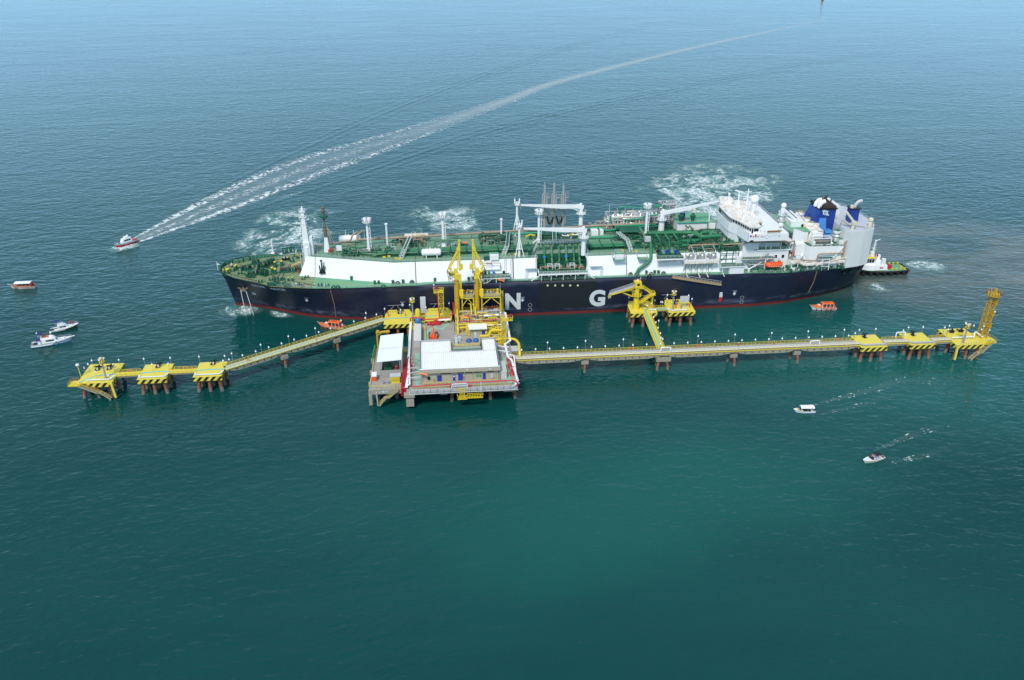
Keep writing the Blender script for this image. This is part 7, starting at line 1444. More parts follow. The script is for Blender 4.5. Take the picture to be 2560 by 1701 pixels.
# yellow landing hung off the front
m = MB(); m.box(-26.3, -71.6, 3.9, -23.0, -70.2, 4.1); m.box(-23.0, -71.5, 4.2, -17.6, -70.5, 4.35); yl = m.build('boat_landing', yel2, pf)
m = MB(); m.rail([(-26.3, -70.2, 4.1), (-26.3, -71.6, 4.1), (-23.0, -71.6, 4.1)], h=1.3, step=.7, w=.14); m.rail([(-23.0, -71.5, 4.3), (-17.6, -71.5, 4.3), (-17.6, -70.5, 4.3)], h=1.2, step=.9, w=.14); m.rail([(-23.0, -70.5, 4.3), (-17.6, -70.5, 4.3)], h=1.2, step=.9, w=.12)
m.ladder((-24.6, -70.4, 4.0), (-24.6, -70.3, 7.6), (1.6, 0, 0), .16, .5); m.rail([(-26.2, -70.3, 6.3), (-23.2, -70.3, 6.3)], h=1.2, w=.13, step=.8); m.build('landing_rail', yel2, yl)
# walk lines on the deck
walk(pf, [(-39.6, -66), (-39.7, -50), (-39.9, -41.5)], 1.1, DZ + .012, edges=True); walk(pf, [(-8.0, -66.4), (-8.4, -58), (-8.6, -48)], 1.1, DZ + .012, edges=True)
walk(pf, [(-36.7, -38), (-36.7, -24.8), (-34.0, -21.4), (-30.6, -22.4), (-28.2, -18.4), (-28.0, -16.4)], 1.0, DZ + .014, edges=True); walk(pf, [(-33.2, -21.5), (-33.2, -16.9)], .9, DZ + .017, edges=True)
add_rail(pf, [(-42.9, -66, DZ), (-42.6, -17.2, DZ)], yel2); add_rail(pf, [(-5.9, -66, DZ), (-5.8, -52, DZ)], yel2); add_rail(pf, [(-25, -6.2, DZ), (-5.4, -6.2, DZ)], yel2)
# white cable gantries on both sides
tray(pf, [(-43.3, -68.0, 7.6), (-43.1, -64, 7.8), (-42.8, -42, 7.8), (-42.5, -18, 7.8)], .85, .3, whitec); tray(pf, [(-44.3, -67.2, 6.9), (-42.2, -66.4, 8.0), (-42.6, -52, 8.0)], .5, .3, whitec)
tray(pf, [(-6.4, -69.0, 7.4), (-5.4, -66.8, 7.6), (-6.2, -52.8, 8.0), (-7.4, -50.2, 8.2), (-7.6, -41, 8.4), (-5.4, -38.4, 8.4), (-5.2, -14, 8.4)], .75, .3, whitec); tray(pf, [(-7.2, -49.9, 8.7), (-5.2, -50.4, 8.6), (-5.8, -67, 8.2)], .4, .25, whitec)
for y in (-56, -59.5, -63): m = MB(); m.bar((-43, y, 8.2), (-38.4, y, 8.8), .25); m.build('cross_tray', lgrey, pf)
for y in (-44, -47.6): m = MB(); m.bar((-11.4, y, 9.6), (-6.6, y, 8.6), .3); m.build('cross_tray', whitec, pf)
# red vertical risers between annex and platform
for i in range(4): m = MB(); x = -45.1 + i * .48; m.pipe([(x, -67.5, 4.0), (x, -67.5, 7.4), (x + .3, -60, 8.0), (x + .5, -52 + i, 8.0), (x + .9, -50 + i, 8.0), (x + .9, -50 + i, 6.6)], .18, 6); m.build('fire_riser', red, pf, smooth=50)
q = random.Random(12)
def pclutter(name, x0, x1, y0, y1, z0, z1, n, mat, seed, r=(.06, .18), boxes=.3):
    qq = random.Random(seed); mm = MB()
    for i in range(n):
        x, y, z = qq.uniform(x0, x1), qq.uniform(y0, y1), qq.uniform(z0 + .3, z1); k = qq.random(); rr_ = qq.uniform(*r)
        if k < boxes: mm.cbox(x, y, z0, qq.uniform(.3, .9), qq.uniform(.3, .9), qq.uniform(.4, min(1.6, z1 - z0)))
        else:
            x2 = max(x0, min(x1, x + qq.choice((-1, 1)) * qq.uniform(.8, 4))); y2 = max(y0, min(y1, y + qq.choice((-1, 0, 0, 1)) * qq.uniform(.6, 3)))
            mm.pipe([(x, y, z0), (x, y, z), (x2, y, z), (x2, y2, z), (x2, y2, max(z0, z - qq.uniform(.5, 2)))], rr_, 6)
    return mm.build(name, mat, pf, smooth=45, kind='stuff')
pclutter('fire_valves', -43.6, -42, -62, -50, DZ, 8.2, 22, red, 1); pclutter('fire_valves', -7.6, -5.8, -62, -50, DZ, 8.4, 24, red, 2, (.08, .22)); pclutter('fire_valves', -36, -31, -19.6, -17.4, DZ, 8, 16, red, 3, (.1, .25), .5)
pclutter('process_piping', -24.6, -9, -29, -13, DZ, 9.5, 70, yel2, 4, (.08, .2), .15); pclutter('process_piping', -25, -7, -27, -8, DZ, 9.0, 60, lgrey, 5, (.06, .16), .4); pclutter('process_piping', -25, -8, -24, -7, DZ, 8.2, 26, concrete, 6, (.06, .2), .6); pclutter('process_piping', -24, -10, -26, -10, DZ, 8.2, 16, red, 7, (.06, .12), .2)
pclutter('process_piping', -14, -8, -40, -26, DZ, 9.0, 26, yel2, 8, (.12, .28), .2); pclutter('process_piping', -9, -6, -30, -8, DZ, 8.4, 22, yel2, 9, (.08, .2), .2); pclutter('process_piping', -24, -19, -41, -31, DZ, 7.6, 10, dark, 10, (.05, .1), .5); pclutter('process_piping', -42, -37, -23, -17.4, DZ, 8, 20, yel2, 11, (.06, .14), .3)
pclutter('deck_gear', -10.5, -6.5, -46, -40, DZ, 9, 18, lgrey, 13, (.06, .16), .4); pclutter('deck_gear', -42, -38.6, -58, -42, DZ, 7.4, 12, grey, 14, (.05, .1), .6)
def ppipe(pts, r, mat=yel2, name='process_pipe'): return MB().pipe(pts, r, 8).build(name, mat, pf, smooth=50)
ppipe([(-24.2, -11, 9.5), (-24.2, -21.6, 9.2), (-24.4, -22.0, 9.0), (-24.4, -27.6, 8.8), (-24.4, -27.8, 6.6)], .42); ppipe([(-24.4, -24.0, 8.8), (-9.6, -23.8, 8.8), (-9.0, -23.8, 8.2), (-9, -32, 8.0)], .3); ppipe([(-24.2, -25.6, 8.2), (-13, -25.2, 8.4)], .38); ppipe([(-24.2, -21.8, 8.9), (-8.6, -21.4, 9.0)], .2, red)
ppipe([(-19.6, -8.8, 10.6), (-18.6, -9.6, 10.6), (-18.6, -16, 8.8)], .32); ppipe([(-17.0, -9.6, 10.4), (-16.6, -8.6, 10.4), (-15.2, -8.6, 10.4)], .32); ppipe([(-17.0, -9.6, 10.4), (-17.0, -16.4, 8.6)], .32)
ppipe([(-16.4, -34.2, 8.6), (-13.2, -34.2, 8.6), (-12.9, -33.0, 8.6), (-12.2, -31.2, 9.0), (-11.0, -30.6, 9.0), (-7.6, -30.6, 9.0)], .55); ppipe([(-12.6, -36.4, 8.0), (-8, -36.2, 8.0), (-5.6, -36.2, 8.2), (-3.4, -37.6, 8.4), (-2.4, -41, 8.4), (-2.8, -47.6, 8.2), (-2.8, -48.4, 6.8)], .5)
ppipe([(-42.8, -16.4, 6.6), (-42.6, -16.4, 8.8), (-40.4, -16.4, 9.0), (-38.2, -17.2, 8.9), (-37.4, -17.7, 8.5), (-28.0, -17.5, 8.6), (-27.2, -16.8, 8.8), (-27.0, -15.4, 9.0), (-25.7, -15.2, 9.0), (-25.6, -14.4, 9.4), (-25.7, -14, 13.6)], .24, red, 'fire_main')
ppipe([(-31.3, -17.4, 6.5), (-31.3, -17.3, 8.8), (-31.4, -15.2, 9.6), (-31.6, -14.4, 17.4), (-32.0, -14.2, 18.4)], .2, red, 'fire_main')
for z, y in ((7.6, -9.8), (8.4, -12), (8.2, -15.6), (7.8, -18.4)): ppipe([(-24.6, y, z), (-7.0, y + .2, z)], .13, lgrey)
ppipe([(-13.8, -16.6, 8.6), (-8, -16.4, 8.6)], .5, whitec, 'white_duct'); ppipe([(-13.4, -24.8, 8.4), (-7.4, -24.6, 8.4)], .22, whitec, 'white_duct')
for x, y, c in ((-12.6, -12.6, beige), (-8.8, -10.4, lgrey), (-11.4, -14.8, lgrey)): m = MB(); m.cbox(x, y, DZ, 1.6, 1.2, 1.9); m.build('control_cabinet', c, pf)
for pts in ([(-41.6, -17, DZ), (-37, -17, DZ)], [(-36.6, -40.6, DZ), (-36.9, -23, DZ)], [(-26, -17, DZ), (-26, -26, DZ)], [(-25, -29.4, DZ), (-21, -29.4, DZ)], [(-25.1, -16.8, DZ), (-25.1, -6, DZ)]): add_rail(pf, pts, yel2, 1.6, .1)
# control building ---------------------------------------------------------
cbld = thing('control_building', 'beige control building with white ribbed roof at the front of the platform', 'building', (-25, -53, DZ)); bx0, bx1, by0, by1 = -38.1, -11.9, -63.0, -42.8
m = MB(); m.box(bx0, by0, DZ + .01, bx1, by1, 10.9); m.build('wall', beige, cbld)
m = MB(); m.box(-38.7, -64.2, 10.4, -11.2, -63.9, 12.0); m.box(-38.7, -63.9, 10.4, -11.2, by0, 10.55); m.build('front_fascia', beige, cbld)
m = MB(); m.box(-38.74, -64.24, 12.0, -11.16, -63.86, 12.12); m.build('fascia_coping', whitec, cbld)
parm = M('grey parapet sheet', (.40, .40, .40), .5, var=.08)
m = MB(); m.box(-38.7, -63.89, 10.56, -38.4, -42.5, 12.0); m.box(-11.5, -63.89, 10.56, -11.2, -42.5, 12.0); m.build('side_parapet', M('slate parapet', (.2, .22, .26), .55), cbld)
m = MB(); m.box(-38.39, -42.8, 10.4, -27.4, -42.5, 12.2); m.box(-16.6, -42.8, 10.4, -11.51, -42.5, 12.2); m.build('back_parapet', parm, cbld)
def ribbed(x0, x1, y0, y1, z0, z1, step=.72):
    m = MB(); k = int((x1 - x0) / step); prof = []
    for i in range(k): x = x0 + i * step; prof += [(x, 0), (x + step * .55, 0), (x + step * .65, .2), (x + step * .9, .2)]
    prof.append((x1, 0)); vs = [(x, y0, z0 + h) for x, h in prof] + [(x, y1, z1 + h) for x, h in prof]; n = len(prof)
    return m.add(vs, [(i, i + 1, n + i + 1, n + i) for i in range(n - 1)])
for y0, y1 in ((-63.85, -57.4), (-57.5, -51.2), (-51.3, -50.9)):
    z = lambda y: 11.1 + (y + 63.9) * .018
    ribbed(-38.3, -11.6, y0, y1, z(y0) + (.04 if y0 > -60 else 0), z(y1) + (.04 if y0 > -60 else 0)).build('roof_sheet', roofw, cbld)
for x0, x1 in ((-38.3, -27.5), (-16.5, -11.6)): ribbed(x0, x1, -51, -42.9, 11.42, 11.56).build('roof_sheet', roofw, cbld)
m = MB(); m.box(-27.6, -50.9, 9.0, -16.4, -50.7, 11.9); m.box(-27.6, -50.7, 9, -27.4, -42.6, 12); m.box(-16.6, -50.7, 9, -16.4, -42.6, 12.0); m.box(-27.4, -50.7, 9.0, -16.6, -42.8, 9.2); m.build('roof_well', M('slate parapet', (.2, .22, .26)), cbld)
m = MB(); m.box(-26.6, -49.4, 12.0, -17.2, -43.4, 12.4); tr_ = m.build('roof_tray', concrete, cbld); m = MB(); m.box(-26.8, -49.6, 10.6, -17.0, -49.4, 12.4); m.build('tray_edge', M('pale green concrete', (.42, .43, .36), .8), tr_)
m = MB(); m.rail([(-26.6, -49.4, 12.4), (-17.2, -49.4, 12.4), (-17.2, -43.4, 12.4)], w=.11, step=1.5); m.rail([(-26.6, -49.4, 12.4), (-26.6, -43.4, 12.4)], w=.11, step=1.5); m.build('tray_railing', yel2, tr_)
m = MB(); m.bar((-26.8, -49.7, 11.6), (-17, -49.7, 11.6), .14); m.build('tray_pipe', greend, tr_)
for x in (-21.0, -18.5): m = MB(); m.lathe(x, -45.4, [(1.0, 12.4), (1.05, 12.9), (.9, 13.2), (.3, 13.5)], 16); m.build('air_dome', M('royal blue tank', (.03, .1, .35), .45), tr_, smooth=40)
for x, y in ((-25.6, -47.0), (-25.6, -45.0), (-24.4, -44.4)): m = MB(); m.cbox(x, y, 12.4, 1.0, 1.0, 1.6); m.build('air_unit', M('pale blue unit', (.5, .58, .6), .5), tr_)
m = MB(); m.cbox(-18.6, -43.8, 12.4, .8, .6, 2.6); m.build('air_unit', M('pale blue unit', (.5, .58, .6)), tr_)
m = MB(); m.lattice(-21.6, -43.8, -20.9, -43.1, 9.2, 17.0, .1, .9); m.build('roof_mast', yel2, tr_)
m = MB()
for x in [-26.4 + i * 1.1 for i in range(9)]: m.bar((x, -43.6, 12.4), (x, -43.6, 14.2), .07); 
m.bar((-26.4, -43.6, 14.2), (-17.4, -43.6, 14.2), .07); m.build('roof_scaffold', lgrey, tr_, kind='stuff')
FY = by0 - .02
def fbox(x0, x1, z0, z1, mt, name, dep=.1, parent=None): m = MB(); m.box(x0, FY - dep, z0, x1, FY + .01, z1); return m.build(name, mt, parent or cbld)
p1 = lambda X, Y: aty(920 + X / 6.005, 820 + Y / 6.005, by0)
for xs in ((1055, 1090, 1122, 1157, 1190), (1312, 1350, 1390), (1450, 1487, 1522), (1583, 1620, 1658), (1780, 1816, 1853)):
    for X in xs:
        a = p1(X, 0)[0]; o = fbox(a, a + .62, 9.3, 9.95, glass, 'window', .04); m = MB(); m.box(a - .08, FY - .09, 9.22, a + .7, FY, 9.3); m.build('window_sill', beige, o)
for X0, X1, zt in ((1005, 1075, 8.9), (1243, 1285, 8.9), (1328, 1400, 9.1), (1712, 1756, 9.1)):
    a, b = p1(X0, 0)[0], p1(X1, 0)[0]; o = fbox(a, b, DZ + .02, zt, dblue, 'door', .08); n_ = 2 if X1 - X0 > 60 else 1
    if X0 != 1328:
        for i in range(n_): c = a + (b - a) * (i + .5) / n_; m = MB(); m.box(c - .22, FY - .12, 8.0, c + .22, FY - .07, 8.6); m.build('door_pane', glass if X0 != 1243 else whitec, o)
for X in (1605, 1634, 1663): a = p1(X, 0)[0]; fbox(a, a + .42, 7.6, 8.5, greend, 'louvre', .14)
a = p1(855, 0)[0]; fbox(a, a + .85, 7.3, 8.6, black, 'louvre', .1); a = p1(1832, 0)[0]; fbox(a, a + .95, 7.0, 8.7, lgrey, 'wall_cabinet', .4); a = p1(1945, 0)[0]; fbox(a, a + .8, DZ, 9.3, silver, 'duct_stack', .9); a = p1(1985, 0)[0]; fbox(a, a + .5, 7.6, 8.5, whitec, 'wall_cabinet', .2)
a = p1(1408, 0)[0]; fbox(a, a + .22, 7.0, 8.1, red, 'fire_cabinet', .2); a = p1(955, 0)[0]; fbox(a, a + .22, 6.8, 7.6, red, 'fire_cabinet', .2)
for X in (780, 990, 1240, 1435, 1560, 1695, 1910): a = p1(X, 0)[0]; fbox(a - .12, a + .12, DZ + .02, 10.4, M('pilaster beige', (.38, .34, .25), .7), 'pilaster', .12)
for X, z in ((1338, 11.3), (1755, 11.2)): a = aty(920 + X / 6.005, 0, -64.2)[0]; m = MB(); m.sph((a, -64.4, z), .24, 8, 6); m.build('bulkhead_lamp', lampw, cbld, smooth=60)
m = MB(); m.bar((-37, -64.26, 11.2), (-11.6, -64.26, 11.5), .06); m.build('conduit', lgrey, cbld)
add_rail(cbld, [(-37.6, -65.2, DZ), (-28.6, -65.2, DZ)], yel2, 1.5, .1); add_rail(cbld, [(-22, -65.2, DZ), (-12.4, -65.2, DZ)], yel2, 1.5, .1)
m = MB(); m.box(-11.2, -63.4, DZ + .01, -8.9, -55.4, 9.2); m.box(-11.3, -63.5, 9.2, -8.8, -55.3, 9.3); m.build('side_annex', M('pale annex wall', (.55, .55, .5), .7), cbld)
ws = thing('windsock', 'orange windsock at the left front corner of the beige building', 'windsock', (-39.0, -64.6, DZ)); m = MB(); m.cyl((0, 0, 0), (0, 0, 4.6), .07, n=6); m.build('sock_pole', grey, ws, world=False); m = MB(); m.pipe([(0, 0, 4.3), (1.2, -.2, 4.35), (2.9, -.5, 3.9)], .34, 8); m.build('sock', orange2, ws, smooth=60, world=False)
# container, tanks, hose machine, shelter -------------------------------------
o = MB(); o.box(-41.1, -36.9, DZ + .02, -38.4, -22.8, 9.3); o = tag(o.build('site_container', M('stained white container', (.62, .61, .57), .6, var=.08, streak=.3, rust=.25, rcol=(.5, .42, .3))), 'long stained white container beside the white cable gantry', 'container')
m = MB()
for i in range(20): y = -36.5 + i * .7; m.box(-38.42, y, 6.7, -38.36, y + .3, 9.1)
m.build('container_rib', lgrey, o, kind='stuff'); m = MB(); m.box(-41.0, -36.95, 6.6, -38.5, -36.9, 9.2); m.build('container_door', lgrey, o)
t = thing('storage_tank', 'tall yellow vertical tank behind the white container', 'tank', (-39.7, -15.6, DZ)); m = MB(); m.lathe(0, 0, [(1.05, 0), (1.05, 5.0), (.8, 5.5), (.1, 5.75)], 18); m.build('tank_shell', yel2, t, smooth=40, world=False); m = MB(); m.cyl((0, 0, 5.7), (0, 0, 6.0), .15, n=8); m.build('tank_nozzle', yel2, t, world=False)
t = thing('water_tank', 'bright blue domed tank at the back end of the container', 'tank', (-39.6, -19.3, DZ)); m = MB(); m.lathe(0, 0, [(.95, 0), (.95, 2.6), (.75, 3.3), (.1, 3.6)], 16); m.build('tank_shell', skyblue, t, smooth=50, world=False)
t = thing('hose_crane', 'orange knuckle crane with black hoses folded on the deck', 'crane', (-33.8, -29, DZ)); m = MB(); m.box(-1.3, -1.9, 0, 1.3, 0, 1.0); m.cbox(0, -.6, 1.0, 1.2, 1.4, .8); m.build('crane_base', orange, t, world=False); m = MB(); m.bar((0, -.6, 1.6), (.1, 2.9, 2.2), .6, .7); m.bar((0, -1.2, 1.6), (0, -1.8, .6), .5); m.build('crane_arm', orange, t, world=False)
for x in (-1.5, 1.5): m = MB(); m.pipe([(x, -1.6, .2), (x * 1.15, -.4, 1.2), (x, .8, 1.6), (x * .8, 1.6, .8)], .2, 6); m.build('crane_hose', dark, t, smooth=60, world=False)
t = thing('pump_shelter', 'small beige shelter with white ribbed roof behind the building', 'shelter', (-17, -28.6, DZ)); o = ribbed(-20.6, -13.4, -30.8, -26.4, 9.7, 9.95, .42); o.build('roof_sheet', roofw, t); m = MB(); m.box(-19.6, -29.6, DZ + .01, -13.9, -27, 9.5); m.build('wall', beige, t); m = MB(); m.box(-15.4, -29.68, DZ + .02, -14.2, -29.6, 8.6); m.build('door', dblue, t)
m = MB()
for x in (-20.3, -13.6): m.bar((x, -30.5, DZ), (x, -30.5, 9.7), .15)
m.build('roof_post', yel2, t)
m = MB(); m.box(-31.6, -19.2, 8.4, -27.4, -17.6, 8.55); o = tag(m.build('valve_canopy', whitec), 'thin white canopy behind the red fire valves', 'canopy'); m = MB(); m.cbox(-32.8, -18.6, DZ, 1.4, 1.2, 1.8); m.cbox(-34.6, -18.6, DZ, 1, 1, 1.2); tag(m.build('foam_unit', red), 'red foam cabinet under the horizontal red pipe', 'fire cabinet')
m = MB(); m.pipe([(-23.2, -17.2, 8.6), (-19.6, -17.2, 8.6)], .35, 8); m.cbox(-20, -17.2, 8.6, .8, .8, .8); tag(m.build('hose_roll', orange, smooth=50), 'orange hose lying on the pipes in front of the loading arms', 'hose')
# fire monitor towers -----------------------------------------------------------
def fire_tower(label, x, y, z0, z1, w, plat, mon):
    t = thing('fire_tower', label, 'tower', (x, y, z0), 0, 'fire monitor towers'); h = z1 - z0; m = MB(); m.lattice(-w / 2, -w / 2, w / 2, w / 2, 0, h, .17, w * 1.15); m.build('tower_lattice', yel2, t, world=False); x0, x1, y0, y1 = plat
    m = MB(); m.box(x0, y0, h, x1, y1, h + .2); m.rail([(x0, y0, h + .2), (x1, y0, h + .2), (x1, y1, h + .2), (x0, y1, h + .2)], h=1.2, step=1, w=.12, closed=True); m.bar((x0, 0, h), (-w / 2, 0, h - 1.8), .16); m.build('tower_platform', yel2, t, world=False)
    m = MB(); m.ladder((w / 2 + .1, 0, 0), (w / 2 + .1, 0, h), (0, .6, 0), .09, .6); m.build('tower_ladder', yel2, t, world=False)
    m = MB(); m.cyl((mon, 0, h + .2), (mon, 0, h + 1.2), .25, n=8); m.bar((mon - .6, -.3, h + 1.4), (mon + .7, .6, h + 2.0), .45); m.lathe(mon, 0, [(.7, h + 1.2), (.8, h + 1.5), (.5, h + 1.7)], 10); m.build('fire_monitor', M('maroon monitor', (.25, .03, .05), .5), t, smooth=40, world=False); m = MB(); m.cyl((x0 + .2, y1, h), (x0 + .2, y1, h + 2.8), .06, n=5); m.sph((x0 + .2, y1, h + 2.6), .3, 8, 6); m.build('tower_lamp', lampw, t, world=False); return t
fire_tower('yellow lattice fire tower rising behind the container with red pipe', -30.4, -14.0, DZ, 18.4, 1.9, (-2.8, 1.2, -1.1, 1.1), -1.8)
fire_tower('yellow lattice fire tower at the right edge of the platform', -7.2, -31.0, DZ, 13.4, 2.0, (-1.2, 3.4, -1.1, 1.1), 2.2)
t = thing('access_tower', 'low yellow ladder tower beside the bent yellow pipe', 'tower', (-8.2, -39.6, DZ)); m = MB(); m.lattice(-.9, -.9, .9, .9, 0, 5.6, .18, 1.6); m.build('tower_lattice', yel2, t, world=False)
# loading arm service deck and arms -----------------------------------------------
sd_ = thing('service_deck', 'yellow framed service deck with grey gratings between the loading arms', 'platform', (-14, -9, DZ))
for x0, x1 in ((-22.2, -17.4), (-14.4, -6.6)):
    m = MB(); m.box(x0, -11.6, 14.2, x1, -7.0, 14.4); o = m.build('grating', M('grating grey', (.2, .21, .22), .7), sd_); m = MB()
    for x in (x0 + .15, x1 - .15):
        for y in (-11.4, -7.2): m.bar((x, y, DZ), (x, y, 14.2), .36)
    m.bar((x0, -11.5, 14.1), (x1, -11.5, 14.1), .4); m.bar((x0, -7.1, 14.1), (x1, -7.1, 14.1), .4); m.bar((x0, -11.4, 10.4), ((x0 + x1) / 2, -11.4, 14), .24); m.bar((x1, -11.4, 10.4), ((x0 + x1) / 2, -11.4, 14), .24); m.build('deck_frame', yel2, sd_)
    m = MB(); m.rail([(x0, -11.55, 14.4), (x1, -11.55, 14.4), (x1, -7.05, 14.4), (x0, -7.05, 14.4)], h=1.2, step=1.3, w=.12, closed=True, mids=2); m.build('deck_railing', yel2, sd_)
m = MB(); m.box(-17.4, -8.4, 14.2, -14.4, -7.2, 14.35); m.rail([(-17.4, -8.4, 14.4), (-14.4, -8.4, 14.4)], w=.11); m.build('bridge_grating', yel2, sd_)
m = MB(); m.cbox(-7.8, -8.6, 14.4, .7, .7, 1.4); m.sph((-7.8, -8.6, 16.1), .45, 8, 6); m.cbox(-7.8, -8.6, 14.4, 1.2, .9, .3); m.build('deck_monitor', yel2, sd_)
m = MB(); m.lattice(-6.4, -9.2, -5.6, -8.4, DZ, 15.4, .12, 1.0); m.build('deck_ladder', yel2, sd_); m = MB(); m.cyl((-6.6, -7.2, 14.4), (-6.6, -7.2, 18.6), .09, .05, 6); m.build('deck_mast', M('red white mast', (.6, .5, .5)), sd_)
for x, y in ((-21.6, -8.4), (-20, -9.2), (-18.2, -8.2), (-13.6, -9.4), (-11.8, -9), (-10.4, -9.2)): m = MB(); m.sph((x, y, 15.6), .22, 8, 5); m.cyl((x, y, 14.4), (x, y, 15.5), .05, n=5); m.build('deck_lamp', lampw, sd_, smooth=60)
def loading_arm(label, x, lean, mirror=1):
    y = -10.8; t = thing('marine_loader', label, 'loading arm', (x, y, DZ), 0, 'yellow loading arms'); z = lambda w: w - DZ; k = mirror
    m = MB(); m.cyl((0, 0, 0), (0, 0, z(22.6)), .8, .78, 14); m.cbox(0, 0, 0, 2.2, 2.2, .5); m.build('riser', yel2, t, smooth=40, world=False); m = MB()
    for i in range(24): h = 1.4 + i * .62; m.lathe(0, 0, [(.8, h), (1.05, h + .1), (1.05, h + .24), (.8, h + .34)], 14)
    m.build('riser_coil', yeld, t, smooth=30, world=False, kind='stuff')
    m = MB()
    for i in range(8): zz = z(16.2) + i * 1.0; m.bar((1.0, -.3, zz), (1.8, -.3, zz + 1.0), .18); m.bar((1.8, -.3, zz), (1.8, -.3, zz + 1.0), .2)
    m.bar((1.8, -.3, z(15)), (1.4, -.3, z(24.5)), .3); m.bar((.9, -.3, z(16)), (1.8, -.3, z(16)), .3); m.build('balance_truss', yel2, t, world=False)
    m = MB(); m.cbox(1.7, -.4, z(15.2), 1.6, 1.6, 2.4); m.cbox(1.9, -.8, z(14.4), 1.2, 1.2, 1.2); m.build('counterweight', yel2, t, world=False)
    m = MB(); m.cbox(0, 0, z(22.2), 2.1, 1.9, 2.0); m.cyl((-1.2 * k, -.2, z(24.2)), (1.2 * k, -.2, z(24.2)), .8, n=12); m.cbox(-.2 * k, 0, z(24.0), 1.6, 1.5, 2.4); m.cyl((.2, -.6, z(23)), (.2, 1, z(23)), 1.0, n=12); m.build('swivel_head', yel2, t, smooth=40, world=False)
    top = (.6 * k + lean, .4, z(37.8)); inn = (1.4 * k, .3, z(25.6)); m = MB()
    m.bar(inn, top, .42, .55); m.bar((.5 * k, .3, z(26)), (top[0] - .5 * k, .4, z(34)), .3); m.bar((top[0] - .9 * k, .4, z(33.4)), top, .35)
    for i in range(8): a = i / 8; b = (i + 1) / 8; p = Vector(inn).lerp(Vector(top), a); q2 = Vector((.5 * k, .3, z(26))).lerp(Vector((top[0] - .5 * k, .4, z(35))), b); m.bar(p, q2, .16)
    m.cbox(top[0], top[1], top[2], .9, .7, .5); m.build('inner_arm', yel2, t, world=False)
    out = (-2.8 * k, .3, z(27.2)); a0 = Vector(top) + Vector((-.4 * k, .1, -3.4)); m = MB(); m.bar(a0, out, .8, .6); m.bar(a0 + Vector((.6 * k, 0, -.6)), Vector(out) + Vector((.9 * k, 0, .2)), .3); m.cyl(a0 + Vector((0, -.7, 0)), a0 + Vector((0, .7, 0)), .75, n=10)
    m.build('outer_arm', yel2, t, smooth=40, world=False)
    m = MB(); m.bar(Vector(out), Vector(out) + Vector((.8 * k, 0, -1.2)), .8); m.cyl((-2.6 * k, -.4, z(25.6)), (-1.0 * k, -.2, z(24.8)), .55, n=10); m.cyl((-2.6 * k, .4, z(24.4)), (-1.4 * k, .4, z(23.6)), .6, n=10); m.build('arm_coupler', yel2, t, smooth=40, world=False)
    m = MB(); q = random.Random(int(abs(x) * 10))
    for i in range(5): m.pipe([(-1.0 * k, -.5, z(25 - i * .4)), (-2.4 * k - q.random(), -.7, z(25.4 - i)), (-3.3 * k, -.5, z(26.4 - i * .9)), (-2.2 * k, -.3, z(23.6 - i * .4))], .08, 5)
    m.build('arm_hoses', dark, t, smooth=60, world=False, kind='stuff'); m = MB(); m.pipe([(out[0], .2, out[2]), (out[0] - .9 * k, .2, out[2] - 2.0), (out[0] - .5 * k, .2, out[2] - 2.8)], .16, 6); m.build('arm_hose', M('maroon hose', (.25, .05, .06)), t, smooth=60, world=False)
    m = MB(); m.cbox(1.9 * k, -.2, z(26.4), 1.5, 1.3, 1.9); m.bar((1.5 * k, -.2, z(28)), (2.3 * k, -.2, z(26.6)), 1.2, .4); m.build('arm_counterweight', yel2, t, world=False); m = MB(); m.bar((1.2, -.7, z(28)), (1.35, -.7, z(31)), .1); m.rail([(.9 * k, -.9, z(28.2)), (2.2 * k, -.9, z(28.2))], h=1.8, w=.1, step=.6); m.build('arm_cage', yel2, t, world=False)
    for zz in (21.2, 25.0): m = MB(); m.box(-1.7, -1.5, z(zz), -.7, .8, z(zz) + .12); m.rail([(-1.7, -1.5, z(zz) + .1), (-1.7, .8, z(zz) + .1)], w=.1, step=.8); m.build('arm_step', grey, t, world=False)
    m = MB(); m.ladder((-1.05, -.4, 1), (-1.05, -.4, z(21.2)), (0, .6, 0), .07, .7); m.build('arm_ladder', grey, t, world=False); return t
loading_arm('left yellow loading arm folded to the left with maroon hose', -24.0, .9, 1); loading_arm('right yellow loading arm folded to the right in front of the ship', -16.1, -.6, -1)
# left annex with open shelter ------------------------------------------------------
an = thing('annex_platform', 'small concrete annex platform under the open white roofed shelter', 'platform', (-50.4, -50, 0)); m = MB(); m.prism([(-56.0, -66.0), (-45.0, -66.4), (-45.0, -36.4), (-55.2, -36.4)], 5.7, DZ); m.build('platform_deck', deckc, an)
m = MB(); m.box(-56.2, -66.8, 4.7, -45.0, -66.0, 6.4); m.box(-56.3, -66.8, .5, -55.2, -65.9, 4.7); m.build('front_beam', concrete, an); m = MB(); m.bar((-53.6, -66.9, 5), (-53.3, -67.4, .5), .5); m.build('fender_post', concrete, an)
for y in (-62, -54, -45): m = MB(); m.box(-56.5, y, 4.9, -55.4, y + 1.6, 6.2); m.build('edge_corbel', concrete, an)
piles(an, [(-53.5, -63, 0, .05), (-47, -62, 0, .05), (-53.5, -40, 0, 0), (-47, -40, 0, 0)], 5.7, .6); add_rail(an, [(-55.8, -65.6, DZ), (-47.4, -65.8, DZ)], yel2); add_rail(an, [(-55.8, -65.4, DZ), (-55.2, -37, DZ)], yel2)
m = MB()
for x, c in ((-53.6, lampw), (-52.4, lampw)): MB().cyl((x, -66.84, 5.6), (x, -66.78, 5.6), .16, n=8).build('edge_lamp', c, an)
for x, w, c in ((-51.7, .9, M('pale cyan plate', (.4, .65, .7))), (-50.4, .6, lgrey)): MB().box(x, -66.84, 5.3, x + w, -66.78, 5.9).build('edge_plate', c, an)
